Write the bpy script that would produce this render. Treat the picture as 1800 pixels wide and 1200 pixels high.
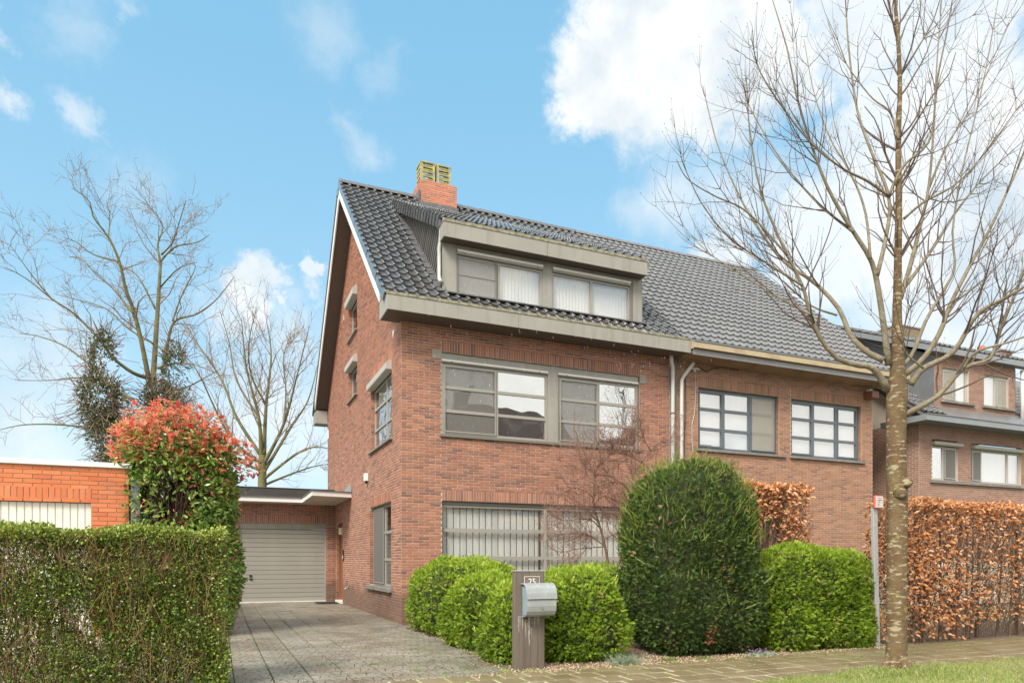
import bpy, math, random
import numpy as np
random.seed(7)
RNG = np.random.default_rng(11)
SC = bpy.context.scene
for o in list(SC.objects):
    bpy.data.objects.remove(o, do_unlink=True)
COL = SC.collection
R = math.radians

# ------------------------------------------------------------------ camera
cam_data = bpy.data.cameras.new('camera')
cam = bpy.data.objects.new('camera', cam_data)
COL.objects.link(cam)
cam.location = (-3.5, -14.16, 1.25)
cam.rotation_euler = (R(90), 0, -math.atan2(.3925, .9197))
cam_data.sensor_width = 36.0
cam_data.lens = 24.0
cam_data.shift_y = 385.0 / 1800.0
cam_data.clip_end = 3000
SC.camera = cam

# ------------------------------------------------------------------ colour management
SC.view_settings.view_transform = 'Standard'
SC.view_settings.look = 'None'
SC.view_settings.gamma = 1
SC.view_settings.use_curve_mapping = False
SC.view_settings.exposure = 0.80

# ------------------------------------------------------------------ sun (soft, through thin cloud)
SUN_EL, SUN_AZ = R(44), R(230)      # azimuth measured clockwise from +y
sun_data = bpy.data.lights.new('sun', 'SUN')
sun_data.energy = 2.8
sun_data.angle = R(20)
sun_data.color = (1.0, 0.94, 0.85)
sun = bpy.data.objects.new('sun', sun_data)
COL.objects.link(sun)
sun.rotation_euler = (math.pi/2 - SUN_EL, 0, -SUN_AZ + math.pi)
sun.location = (-10, -20, 30)

# ------------------------------------------------------------------ sky
STREET_TRUNK=[[3.33, -8.92, -0.031, 0.118], [3.33, -8.92, 0.219, 0.106], [3.33, -8.92, 0.844, 0.101], [3.336, -8.923, 1.469, 0.1], [3.336, -8.923, 1.969, 0.105], [3.33, -8.92, 2.125, 0.099], [3.324, -8.918, 2.656, 0.098], [3.336, -8.923, 3.094, 0.106], [3.341, -8.925, 3.4, 0.07], [3.336, -8.923, 3.906, 0.047], [3.341, -8.925, 4.406, 0.04], [3.353, -8.93, 5.219, 0.033], [3.438, -8.858, 5.899, 0.028], [3.456, -8.865, 6.564, 0.022], [3.427, -8.853, 7.191, 0.02], [3.392, -8.838, 7.615, 0.015], [3.363, -8.826, 8.312, 0.004]]
STREET_LIMBS=[[[3.25, -8.886, 3.123, 0.0396], [3.122, -8.865, 3.279, 0.0348], [3.004, -8.857, 3.358, 0.0312], [2.834, -8.832, 3.364, 0.028], [2.596, -8.782, 3.422, 0.025], [2.393, -8.748, 3.62, 0.0221], [2.254, -8.745, 3.849, 0.0194], [2.132, -8.751, 4.145, 0.0167], [1.945, -8.73, 4.435, 0.0142], [1.744, -8.706, 4.788, 0.0116], [1.592, -8.703, 5.1, 0.0092], [1.472, -8.715, 5.542, 0.0068], [1.392, -8.746, 5.908, 0.0044]], [[3.199, -8.865, 3.451, 0.0374], [3.088, -8.747, 3.562, 0.0317], [2.99, -8.614, 3.773, 0.0275], [2.947, -8.495, 4.105, 0.0237], [2.767, -8.31, 4.446, 0.0202], [2.531, -8.096, 4.721, 0.0168], [2.361, -7.905, 5.12, 0.0135], [2.224, -7.725, 5.571, 0.0104], [2.046, -7.523, 6.277, 0.0074], [1.957, -7.356, 7.083, 0.0044]], [[3.25, -8.886, 3.396, 0.0374], [3.171, -8.887, 3.823, 0.0322], [3.068, -8.887, 4.278, 0.0283], [2.962, -8.891, 4.511, 0.0248], [2.755, -8.856, 4.774, 0.0215], [2.549, -8.824, 5.033, 0.0184], [2.376, -8.808, 5.287, 0.0155], [2.203, -8.794, 5.639, 0.0126], [2.03, -8.782, 6.054, 0.0098], [1.89, -8.785, 6.53, 0.0071], [1.704, -8.77, 6.996, 0.0044]], [[3.044, -8.907, 4.339, 0.0242], [3.195, -8.908, 4.834, 0.02], [3.28, -8.863, 5.273, 0.0169], [3.168, -8.724, 5.836, 0.0141], [3.108, -8.601, 6.34, 0.0115], [3.102, -8.496, 7.084, 0.0091], [3.149, -8.41, 7.733, 0.0067], [3.217, -8.328, 8.05, 0.0044]], [[3.25, -8.886, 5.255, 0.0176], [3.334, -9.001, 5.542, 0.014], [3.509, -9.178, 5.773, 0.0113], [3.474, -9.277, 6.305, 0.0088], [3.462, -9.393, 6.746, 0.0066], [3.41, -9.498, 7.064, 0.0044]], [[3.367, -8.936, 4.125, 0.0286], [3.554, -8.915, 4.53, 0.0228], [3.77, -8.875, 5.032, 0.0186], [3.984, -8.821, 5.518, 0.0147], [4.174, -8.746, 6.256, 0.0111], [4.356, -8.659, 7.142, 0.0077], [4.563, -8.577, 8.063, 0.0044]], [[3.4, -8.95, 3.287, 0.0352], [3.633, -9.014, 3.479, 0.0298], [3.843, -9.057, 3.786, 0.0258], [3.991, -9.068, 4.099, 0.0222], [4.247, -9.122, 4.565, 0.0188], [4.508, -9.176, 5.001, 0.0156], [4.774, -9.229, 5.52, 0.0125], [5.028, -9.275, 6.047, 0.0095], [5.216, -9.291, 6.583, 0.0066]], [[3.467, -8.979, 3.178, 0.0374], [3.524, -9.092, 3.337, 0.0306], [3.718, -9.29, 3.485, 0.0255], [3.828, -9.464, 3.834, 0.021], [3.953, -9.654, 3.96, 0.0167], [4.061, -9.844, 4.078, 0.0127], [4.155, -10.033, 4.386, 0.0088]], [[3.4, -8.95, 2.85, 0.033], [3.689, -9.126, 3.038, 0.0274], [3.893, -9.281, 3.329, 0.0233], [4.085, -9.439, 3.416, 0.0196], [4.105, -9.529, 3.675, 0.0161], [4.15, -9.634, 3.997, 0.0128], [4.158, -9.726, 4.242, 0.0097], [4.255, -9.859, 4.614, 0.0066]], [[3.704, -9.406, 3.275, 0.0154], [3.697, -9.548, 3.41, 0.0118], [3.83, -9.791, 3.458, 0.0091], [3.867, -10.015, 3.495, 0.0067], [3.875, -10.24, 3.552, 0.0044]], [[3.4, -8.95, 3.396, 0.0242], [3.539, -8.965, 3.555, 0.0204], [3.725, -8.986, 3.94, 0.0177], [3.987, -9.033, 4.333, 0.0152], [4.135, -9.027, 4.584, 0.0128], [4.177, -8.973, 5.029, 0.0106], [4.358, -8.974, 5.788, 0.0085], [4.643, -9.017, 6.793, 0.0064], [4.88, -9.038, 7.817, 0.0044]], [[3.367, -8.936, 4.198, 0.0242], [3.61, -8.913, 4.429, 0.0195], [3.994, -8.913, 4.87, 0.016], [4.333, -8.875, 5.257, 0.0128], [4.764, -8.864, 5.702, 0.0099], [5.253, -8.868, 6.129, 0.0071], [5.802, -8.888, 6.575, 0.0044]], [[3.4, -8.95, 5.0, 0.0154], [3.494, -9.114, 5.123, 0.0118], [3.646, -9.339, 5.222, 0.0091], [3.737, -9.556, 5.407, 0.0067], [3.968, -9.845, 5.908, 0.0044]], [[3.35, -8.929, 5.875, 0.0143], [3.335, -8.84, 6.217, 0.0107], [3.218, -8.683, 6.467, 0.008], [3.035, -8.486, 6.958, 0.0056], [2.956, -8.326, 7.504, 0.0033]], [[3.458, -8.866, 6.639, 0.0132], [3.528, -9.013, 6.854, 0.0091], [3.562, -9.178, 7.072, 0.006], [3.511, -9.324, 7.3, 0.0033]], [[3.16, -8.956, 5.202, 0.0165], [2.884, -8.915, 5.325, 0.0134], [2.578, -8.883, 5.398, 0.011], [2.206, -8.834, 5.583, 0.0089], [1.837, -8.793, 5.894, 0.007], [1.504, -8.774, 6.256, 0.0051], [1.373, -8.846, 6.534, 0.0033]], [[2.727, -8.88, 4.758, 0.0154], [2.459, -8.643, 5.137, 0.0114], [2.206, -8.374, 5.692, 0.0085], [2.019, -8.116, 6.352, 0.0058], [2.091, -7.957, 6.698, 0.0033]], [[2.064, -8.815, 4.11, 0.0132], [1.693, -8.759, 4.276, 0.0099], [1.232, -8.697, 4.491, 0.0075], [0.867, -8.689, 4.787, 0.0053], [0.596, -8.732, 5.128, 0.0033]], [[2.239, -8.781, 3.835, 0.0132], [2.005, -8.578, 4.047, 0.0099], [1.667, -8.3, 4.382, 0.0075], [1.458, -8.063, 4.66, 0.0053], [1.295, -7.835, 5.025, 0.0033]], [[3.062, -8.371, 4.087, 0.0132], [2.855, -8.18, 4.237, 0.0099], [2.662, -7.964, 4.559, 0.0075], [2.397, -7.702, 4.936, 0.0053], [2.013, -7.38, 5.287, 0.0033]], [[1.807, -8.868, 4.354, 0.011], [1.387, -8.761, 4.759, 0.0085], [1.022, -8.699, 4.88, 0.0066], [0.719, -8.673, 4.992, 0.0049], [0.551, -8.713, 5.128, 0.0033]], [[2.89, -8.95, 4.475, 0.0154], [2.954, -8.836, 5.038, 0.0121], [2.949, -8.649, 5.567, 0.0096], [2.899, -8.424, 6.053, 0.0074], [2.886, -8.2, 6.72, 0.0053], [2.945, -7.995, 7.503, 0.0033]], [[4.129, -8.718, 5.6, 0.0154], [4.437, -8.725, 6.175, 0.0114], [4.839, -8.737, 6.706, 0.0085], [5.231, -8.726, 7.346, 0.0058], [5.643, -8.711, 8.058, 0.0033]], [[4.066, -9.017, 4.127, 0.0154], [4.505, -9.03, 4.416, 0.0104], [5.006, -9.017, 4.814, 0.0067], [5.483, -8.97, 5.441, 0.0033]], [[3.412, -9.173, 3.304, 0.011], [3.112, -9.168, 3.481, 0.0085], [3.001, -9.282, 3.743, 0.0066], [2.948, -9.437, 3.953, 0.0049], [2.844, -9.583, 4.079, 0.0033]]]
BACK_TRUNK=[[-6.587, 21.95, 1.25, 0.26], [-6.538, 21.929, 6.183, 0.21], [-6.489, 21.908, 9.117, 0.19]]
BACK_LIMBS=[[[-6.531, 21.926, 9.349, 0.12], [-6.876, 21.801, 11.349, 0.1], [-7.216, 21.674, 12.862, 0.084], [-7.498, 21.523, 13.673, 0.071], [-7.723, 21.347, 14.804, 0.058], [-8.149, 21.257, 15.805, 0.046], [-8.718, 21.228, 16.568, 0.034], [-8.877, 21.024, 17.207, 0.023], [-9.53, 21.031, 17.617, 0.012]], [[-6.425, 21.88, 9.465, 0.132], [-6.294, 22.187, 12.235, 0.103], [-6.214, 22.516, 14.236, 0.082], [-6.187, 22.866, 15.56, 0.063], [-6.325, 23.288, 16.667, 0.045], [-6.13, 23.567, 17.794, 0.028], [-6.833, 24.229, 18.94, 0.012]], [[-6.187, 22.866, 15.679, 0.054], [-5.55, 22.957, 16.547, 0.037], [-4.565, 22.899, 16.943, 0.024], [-4.011, 23.025, 17.467, 0.012]], [[-6.133, 22.843, 16.036, 0.048], [-5.618, 22.261, 16.477, 0.033], [-5.274, 21.752, 17.372, 0.022], [-4.99, 21.268, 18.13, 0.012]], [[-6.637, 21.971, 9.811, 0.102], [-7.224, 21.756, 9.925, 0.083], [-8.001, 21.621, 10.482, 0.069], [-8.551, 21.39, 11.242, 0.056], [-9.486, 21.323, 12.196, 0.044], [-10.294, 21.202, 12.688, 0.033], [-11.174, 21.111, 13.374, 0.022], [-11.929, 20.968, 13.721, 0.012]], [[-10.327, 21.371, 12.742, 0.036], [-10.842, 21.229, 13.365, 0.025], [-11.344, 21.08, 14.076, 0.016], [-11.736, 20.885, 14.663, 0.009]], [[-7.222, 22.221, 8.771, 0.09], [-8.103, 23.249, 9.383, 0.068], [-9.18, 24.361, 10.612, 0.053], [-10.63, 25.632, 11.879, 0.038], [-12.013, 26.875, 12.565, 0.025], [-12.975, 27.938, 12.889, 0.012]], [[-6.0, 21.699, 10.042, 0.09], [-5.773, 21.385, 11.365, 0.068], [-5.444, 21.027, 12.328, 0.053], [-4.493, 20.404, 12.598, 0.038], [-3.658, 19.83, 13.202, 0.025], [-2.936, 19.304, 14.133, 0.012]], [[-5.575, 21.518, 12.469, 0.048], [-5.167, 21.706, 13.87, 0.033], [-4.641, 21.844, 15.179, 0.022], [-4.763, 22.258, 15.679, 0.012]], [[-7.157, 21.106, 12.454, 0.048], [-8.053, 22.032, 13.772, 0.036], [-8.763, 22.878, 14.548, 0.027], [-9.6, 23.779, 15.578, 0.019], [-10.242, 24.597, 15.917, 0.012]], [[-6.406, 22.96, 13.415, 0.048], [-7.211, 23.666, 15.103, 0.033], [-7.919, 24.33, 15.727, 0.022], [-8.527, 24.952, 16.362, 0.012]], [[-7.487, 22.334, 8.656, 0.066], [-8.629, 23.365, 9.828, 0.048], [-10.023, 24.503, 10.079, 0.035], [-11.234, 25.564, 10.092, 0.023], [-12.93, 26.831, 10.224, 0.012]], [[-6.425, 21.88, 7.269, 0.072], [-8.432, 21.922, 7.241, 0.052], [-10.035, 21.79, 7.318, 0.038], [-11.356, 21.539, 7.168, 0.024], [-12.121, 21.05, 6.81, 0.012]], [[-6.212, 21.79, 10.273, 0.06], [-5.323, 20.686, 10.312, 0.04], [-4.47, 19.596, 10.008, 0.025], [-3.452, 18.437, 9.385, 0.012]], [[-6.212, 21.79, 9.118, 0.06], [-5.075, 22.029, 9.518, 0.04], [-4.222, 22.39, 10.168, 0.025], [-3.446, 22.784, 10.837, 0.012]], [[-6.425, 21.88, 11.429, 0.048], [-7.55, 22.904, 12.292, 0.036], [-8.598, 23.895, 13.415, 0.027], [-10.122, 25.089, 14.083, 0.019], [-11.124, 26.06, 14.52, 0.012]], [[-6.242, 22.89, 14.368, 0.042], [-5.362, 21.427, 14.895, 0.025], [-4.48, 19.963, 14.804, 0.012]], [[-7.723, 21.347, 14.804, 0.036], [-8.747, 21.422, 14.991, 0.025], [-9.395, 21.336, 15.389, 0.016], [-9.828, 21.159, 15.45, 0.009]], [[-8.111, 20.969, 15.687, 0.03], [-8.097, 21.235, 16.805, 0.018], [-8.289, 21.589, 17.603, 0.009]]]
BACK2_TRUNK=[[-1.852, 16.667, 1.25, 0.22], [-1.875, 16.677, 4.513, 0.18], [-1.875, 16.677, 5.721, 0.15]]
BACK2_LIMBS=[[[-1.913, 16.693, 5.658, 0.102], [-2.027, 16.379, 7.263, 0.065], [-2.514, 16.225, 9.24, 0.037], [-2.712, 15.947, 11.167, 0.012]], [[-1.817, 16.652, 5.763, 0.102], [-1.69, 17.142, 7.971, 0.065], [-1.46, 17.587, 10.251, 0.037], [-1.628, 18.203, 12.053, 0.012]], [[-1.817, 16.652, 5.344, 0.09], [-1.075, 15.973, 6.953, 0.058], [-0.632, 15.422, 8.728, 0.034], [-0.201, 14.875, 10.662, 0.012]], [[-1.807, 16.648, 5.03, 0.084], [-0.694, 16.898, 7.045, 0.054], [0.074, 17.295, 8.38, 0.032], [0.564, 17.811, 10.215, 0.012]], [[-1.961, 16.714, 5.763, 0.084], [-2.871, 17.374, 7.386, 0.06], [-3.453, 17.894, 9.036, 0.043], [-4.441, 18.587, 10.713, 0.027], [-5.046, 19.118, 11.876, 0.012]], [[-1.817, 16.652, 4.716, 0.072], [-0.599, 15.77, 5.711, 0.047], [0.12, 15.101, 5.966, 0.029], [0.729, 14.479, 5.809, 0.012]], [[-1.875, 16.677, 5.344, 0.072], [-2.982, 16.606, 6.199, 0.052], [-3.642, 16.344, 7.326, 0.038], [-4.187, 16.033, 8.508, 0.024], [-4.533, 15.637, 9.059, 0.012]], [[-1.875, 16.677, 5.03, 0.06], [-3.059, 17.907, 5.759, 0.04], [-3.855, 18.972, 6.737, 0.025], [-4.686, 20.051, 7.753, 0.012]], [[-2.025, 16.415, 7.27, 0.054], [-2.873, 17.248, 8.939, 0.037], [-3.158, 17.841, 10.655, 0.024], [-3.552, 18.48, 12.309, 0.012]], [[-1.046, 16.323, 7.019, 0.048], [-0.921, 16.632, 8.462, 0.033], [-0.99, 17.024, 10.044, 0.022], [-0.663, 17.247, 11.226, 0.012]], [[-1.69, 17.142, 7.971, 0.048], [-2.298, 16.858, 9.113, 0.033], [-2.414, 16.363, 10.316, 0.022], [-2.154, 15.709, 11.572, 0.012]], [[-1.817, 16.652, 4.454, 0.06], [-0.694, 16.898, 5.01, 0.04], [0.275, 17.209, 5.423, 0.025], [0.976, 17.635, 5.626, 0.012]]]
SHRUB_TRUNK=[[3.03, -3.465, 0.279, 0.035], [3.012, -3.457, 0.893, 0.0302], [2.985, -3.445, 1.131, 0.0266], [2.921, -3.418, 1.507, 0.0233], [2.848, -3.387, 1.824, 0.0203], [2.775, -3.356, 2.081, 0.0174], [2.73, -3.337, 2.259, 0.0147], [2.739, -3.341, 2.814, 0.012]]
SHRUB_LIMBS=[[[3.012, -3.457, 0.893, 0.03], [3.179, -3.596, 1.387, 0.0255], [3.172, -3.661, 1.857, 0.0221], [3.093, -3.696, 2.244, 0.019], [3.238, -3.825, 2.394, 0.0162], [3.097, -3.833, 2.562, 0.0135], [2.974, -3.849, 2.632, 0.0109], [2.73, -3.812, 2.625, 0.0084], [2.522, -3.792, 2.523, 0.006]], [[3.212, -3.76, 2.477, 0.02], [3.18, -3.594, 2.629, 0.0156], [3.072, -3.396, 2.784, 0.0123], [2.924, -3.18, 2.842, 0.0094], [2.845, -2.994, 2.941, 0.0066], [2.763, -2.807, 3.104, 0.004]], [[3.086, -3.815, 1.887, 0.016], [3.14, -3.621, 2.015, 0.011], [3.083, -3.379, 2.108, 0.0073], [3.002, -3.127, 2.162, 0.004]], [[2.921, -3.418, 1.507, 0.014], [2.741, -3.178, 1.71, 0.0104], [2.535, -2.928, 1.756, 0.0077], [2.361, -2.69, 1.742, 0.0053], [2.201, -2.458, 1.81, 0.003]], [[2.921, -3.418, 1.507, 0.012], [2.615, -3.478, 1.484, 0.009], [2.315, -3.54, 1.461, 0.0068], [2.056, -3.62, 1.42, 0.0049], [1.802, -3.702, 1.38, 0.003]], [[2.848, -3.387, 1.824, 0.012], [2.652, -3.412, 1.976, 0.009], [2.387, -3.408, 1.99, 0.0068], [2.073, -3.382, 1.964, 0.0049], [1.815, -3.381, 2.073, 0.003]], [[2.775, -3.356, 2.081, 0.01], [2.657, -3.124, 2.193, 0.0071], [2.458, -2.858, 2.266, 0.0049], [2.27, -2.597, 2.3, 0.003]], [[2.739, -3.341, 2.259, 0.01], [2.953, -3.287, 2.43, 0.0071], [3.245, -3.267, 2.362, 0.0049], [3.542, -3.248, 2.292, 0.003]], [[2.739, -3.341, 2.378, 0.01], [2.474, -3.372, 2.523, 0.0071], [2.177, -3.391, 2.548, 0.0049], [1.903, -3.419, 2.495, 0.003]], [[2.739, -3.341, 2.675, 0.009], [2.587, -3.167, 2.886, 0.0065], [2.395, -2.976, 3.04, 0.0047], [2.256, -2.808, 3.136, 0.003]], [[2.739, -3.341, 2.794, 0.009], [2.797, -3.474, 2.998, 0.0065], [2.961, -3.653, 3.159, 0.0047], [3.157, -3.845, 3.201, 0.003]], [[3.21, -3.868, 2.39, 0.018], [3.325, -3.727, 2.759, 0.0131], [3.569, -3.64, 3.039, 0.0094], [3.816, -3.556, 3.286, 0.0061], [4.143, -3.505, 3.559, 0.003]], [[3.54, -3.683, 3.032, 0.01], [3.468, -3.579, 3.26, 0.0071], [3.395, -3.476, 3.511, 0.0049], [3.321, -3.371, 3.704, 0.003]], [[3.802, -3.577, 3.282, 0.01], [3.653, -3.586, 3.471, 0.0071], [3.56, -3.618, 3.678, 0.0049], [3.504, -3.667, 3.824, 0.003]], [[3.54, -3.683, 3.032, 0.01], [3.23, -3.731, 3.125, 0.0071], [2.855, -3.752, 3.234, 0.0049], [2.592, -3.822, 3.34, 0.003]], [[3.802, -3.577, 3.282, 0.009], [4.028, -3.564, 3.338, 0.0065], [4.275, -3.561, 3.559, 0.0047], [4.468, -3.535, 3.701, 0.003]], [[2.739, -3.341, 2.814, 0.01], [2.663, -3.235, 3.081, 0.0071], [2.603, -3.138, 3.331, 0.0049], [2.506, -3.024, 3.563, 0.003]], [[2.921, -3.418, 1.645, 0.008], [3.023, -3.625, 1.738, 0.0051], [3.157, -3.845, 1.771, 0.003]]]
CLOUDS=[[0.4485, 0.6776, 0.5828, 0.0999, 1], [0.4084, 0.7141, 0.5686, 0.0647, 1], [0.4995, 0.6282, 0.5965, 0.1225, 1], [0.4184, 0.6728, 0.6101, 0.0718, 1], [0.5604, 0.6047, 0.5659, 0.0776, 1], [0.526, 0.6512, 0.547, 0.0537, 1], [0.3857, 0.7292, 0.5652, 0.0343, 0.9], [0.4507, 0.7054, 0.547, 0.0413, 1], [0.6812, 0.548, 0.4854, 0.0836, 0.8], [0.7251, 0.4805, 0.4934, 0.0908, 0.9], [0.7876, 0.4551, 0.4154, 0.1273, 0.95], [0.747, 0.5343, 0.3956, 0.1242, 0.9], [0.6822, 0.62, 0.3876, 0.0978, 0.8], [0.598, 0.6648, 0.4477, 0.074, 0.75], [0.5314, 0.713, 0.4574, 0.0612, 0.6], [0.8123, 0.4993, 0.3015, 0.1297, 0.8], [0.5927, 0.7002, 0.3981, 0.0438, 0.8], [0.6955, 0.4551, 0.5561, 0.0807, 0.8], [0.6253, 0.5236, 0.5786, 0.0727, 0.8], [0.7413, 0.5885, 0.3225, 0.104, 0.6], [-0.2101, 0.8582, 0.4683, 0.0247, 0.7], [-0.2077, 0.829, 0.5192, 0.0227, 0.7], [-0.1304, 0.8671, 0.4808, 0.0261, 0.55], [-0.115, 0.8731, 0.4737, 0.0177, 0.4], [0.1569, 0.8445, 0.5121, 0.0321, 0.35], [0.1055, 0.7997, 0.5911, 0.0518, 0.28], [0.1798, 0.7963, 0.5775, 0.0301, 0.2], [-0.1389, 0.8233, 0.5504, 0.0351, 0.25], [0.0419, 0.9396, 0.3398, 0.044, 0.85], [0.0696, 0.9375, 0.341, 0.0297, 0.8], [0.0082, 0.9505, 0.3107, 0.0439, 0.6], [0.1215, 0.9208, 0.3705, 0.0209, 0.8], [0.1261, 0.9282, 0.35, 0.0226, 0.7], [0.0923, 0.9518, 0.2925, 0.0608, 0.5], [-0.2004, 0.9525, 0.2293, 0.0797, 0.5], [-0.0896, 0.8977, 0.4315, 0.0395, 0.2], [-0.2196, 0.964, 0.1501, 0.1067, 0.6], [0.0654, 0.9798, 0.1892, 0.1236, 0.6], [-0.0914, 0.8114, 0.5772, 0.0178, 0.3], [0.4973, 0.7384, 0.4554, 0.0437, 0.4]]


def build_world():
    w = bpy.data.worlds.new('World')
    SC.world = w
    w.use_nodes = True
    nt = w.node_tree
    N, L = nt.nodes, nt.links
    N.clear()
    out = N.new('ShaderNodeOutputWorld')
    bg = N.new('ShaderNodeBackground')
    L.new(bg.outputs[0], out.inputs[0])
    bg.inputs['Strength'].default_value = 0.105
    tc = N.new('ShaderNodeTexCoord')
    nrm = N.new('ShaderNodeVectorMath'); nrm.operation = 'NORMALIZE'
    L.new(tc.outputs['Generated'], nrm.inputs[0])
    D = nrm.outputs[0]
    sky = N.new('ShaderNodeTexSky')
    sky.sky_type = 'NISHITA'
    sky.sun_disc = False
    sky.sun_elevation = SUN_EL
    sky.sun_rotation = SUN_AZ
    sky.air_density = 1.2
    sky.dust_density = 0.6
    sky.ozone_density = 2.0
    def math_(op, a, b=None, c=None, clamp=False):
        n = N.new('ShaderNodeMath'); n.operation = op; n.use_clamp = clamp
        for i, v in enumerate((a, b, c)):
            if v is None: continue
            if isinstance(v, (int, float)): n.inputs[i].default_value = v
            else: L.new(v, n.inputs[i])
        return n.outputs[0]
    def mixc(f, a, b):
        n = N.new('ShaderNodeMix'); n.data_type = 'RGBA'
        if isinstance(f, (int, float)): n.inputs[0].default_value = f
        else: L.new(f, n.inputs[0])
        for s, v in ((6, a), (7, b)):
            if isinstance(v, tuple): n.inputs[s].default_value = v
            else: L.new(v, n.inputs[s])
        return n.outputs[2]
    sep = N.new('ShaderNodeSeparateXYZ'); L.new(D, sep.inputs[0])
    z = sep.outputs[2]
    # the clear sky: Nishita drawn towards an even cyan, paler near the horizon
    base = mixc(0.7, sky.outputs[0], (1.45, 3.65, 5.3, 1))
    hz = math_('POWER', math_('SUBTRACT', 1.0, math_('ABSOLUTE', z), clamp=True), 3.2)
    base = mixc(math_('MULTIPLY', hz, 0.8), base, (4.6, 5.7, 6.2, 1))
    # clouds
    n1 = N.new('ShaderNodeTexNoise'); n1.inputs['Scale'].default_value = 6.5
    n1.inputs['Detail'].default_value = 8; n1.inputs['Roughness'].default_value = 0.68
    L.new(D, n1.inputs['Vector'])
    dsub = N.new('ShaderNodeVectorMath'); dsub.operation = 'SUBTRACT'
    L.new(n1.outputs['Color'], dsub.inputs[0]); dsub.inputs[1].default_value = (.5, .5, .5)
    dsc = N.new('ShaderNodeVectorMath'); dsc.operation = 'SCALE'
    L.new(dsub.outputs[0], dsc.inputs[0]); dsc.inputs['Scale'].default_value = 0.17
    dad = N.new('ShaderNodeVectorMath'); dad.operation = 'ADD'
    L.new(D, dad.inputs[0]); L.new(dsc.outputs[0], dad.inputs[1])
    DD = dad.outputs[0]
    acc = None
    for cx, cy, cz, rr, st in CLOUDS:
        dn = N.new('ShaderNodeVectorMath'); dn.operation = 'DISTANCE'
        L.new(DD, dn.inputs[0]); dn.inputs[1].default_value = (cx, cy, cz)
        mr = N.new('ShaderNodeMapRange'); mr.interpolation_type = 'SMOOTHSTEP'
        L.new(dn.outputs['Value'], mr.inputs[0])
        mr.inputs[1].default_value = rr * (1.12 if st >= .8 else 1.22)
        mr.inputs[2].default_value = rr * (0.6 if st >= .8 else 0.1)
        mr.inputs[3].default_value = 0.0
        mr.inputs[4].default_value = st
        acc = mr.outputs[0] if acc is None else math_('MAXIMUM', acc, mr.outputs[0])
    # broken cloud everywhere else (behind the camera and overhead)
    n2 = N.new('ShaderNodeTexNoise'); n2.inputs['Scale'].default_value = 2.6
    n2.inputs['Detail'].default_value = 7; n2.inputs['Roughness'].default_value = 0.6
    L.new(D, n2.inputs['Vector'])
    g = N.new('ShaderNodeMapRange'); g.interpolation_type = 'SMOOTHSTEP'
    L.new(n2.outputs['Fac'], g.inputs[0])
    g.inputs[1].default_value = 0.36; g.inputs[2].default_value = 0.5
    # the photographed half holds only the traced clouds, the other half is mostly cloud cover
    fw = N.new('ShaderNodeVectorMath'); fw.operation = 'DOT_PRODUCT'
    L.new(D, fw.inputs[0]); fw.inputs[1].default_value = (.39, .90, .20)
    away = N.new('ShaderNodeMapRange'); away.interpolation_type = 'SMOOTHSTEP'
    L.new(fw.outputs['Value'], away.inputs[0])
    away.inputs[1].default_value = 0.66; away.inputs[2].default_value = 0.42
    gg = math_('MULTIPLY', g.outputs[0], away.outputs[0])
    acc = math_('MAXIMUM', acc, gg)
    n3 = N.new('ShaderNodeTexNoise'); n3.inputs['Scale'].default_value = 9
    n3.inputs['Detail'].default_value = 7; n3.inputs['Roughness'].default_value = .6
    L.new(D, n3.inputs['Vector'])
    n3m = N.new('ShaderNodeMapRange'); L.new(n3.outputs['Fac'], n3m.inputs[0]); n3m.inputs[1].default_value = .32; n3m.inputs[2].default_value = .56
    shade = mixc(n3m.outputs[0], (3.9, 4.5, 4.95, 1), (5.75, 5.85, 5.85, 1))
    fill_cloud = mixc(n3.outputs['Fac'], (7.0, 6.9, 6.6, 1), (9.8, 9.5, 8.9, 1))  # clouds out of view set brighter, to add light to the scene
    shade = mixc(away.outputs[0], shade, fill_cloud)
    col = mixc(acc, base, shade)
    # below the horizon: dull ground colour
    below = math_('LESS_THAN', z, -0.01)
    col = mixc(below, col, (1.6, 1.5, 1.3, 1))
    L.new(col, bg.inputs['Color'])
build_world()

# ------------------------------------------------------------------ helpers
def tag(o, label=None, cat=None, group=None, kind=None):
    if label: o['label'] = label
    if cat: o['category'] = cat
    if group: o['group'] = group
    if kind: o['kind'] = kind
    return o

def empty(name, loc, label=None, cat=None, group=None):
    o = bpy.data.objects.new(name, None)
    o.empty_display_size = .3
    o.location = loc
    COL.objects.link(o)
    return tag(o, label, cat, group)

def root_loc(p):
    """world position of the thing a (sub-)part belongs to"""
    x = y = z = 0.0
    while p is not None:
        x += p.location.x; y += p.location.y; z += p.location.z
        p = p.parent
    return np.array((x, y, z))

def link(name, me, material, parent=None, loc=None):
    """an object; loc is in the world"""
    o = bpy.data.objects.new(name, me)
    if material is not None and not me.materials:
        me.materials.append(material)
    COL.objects.link(o)
    if parent is not None:
        o.parent = parent
    if loc is not None:
        o.location = np.array(loc) - root_loc(parent)
    return o

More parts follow.
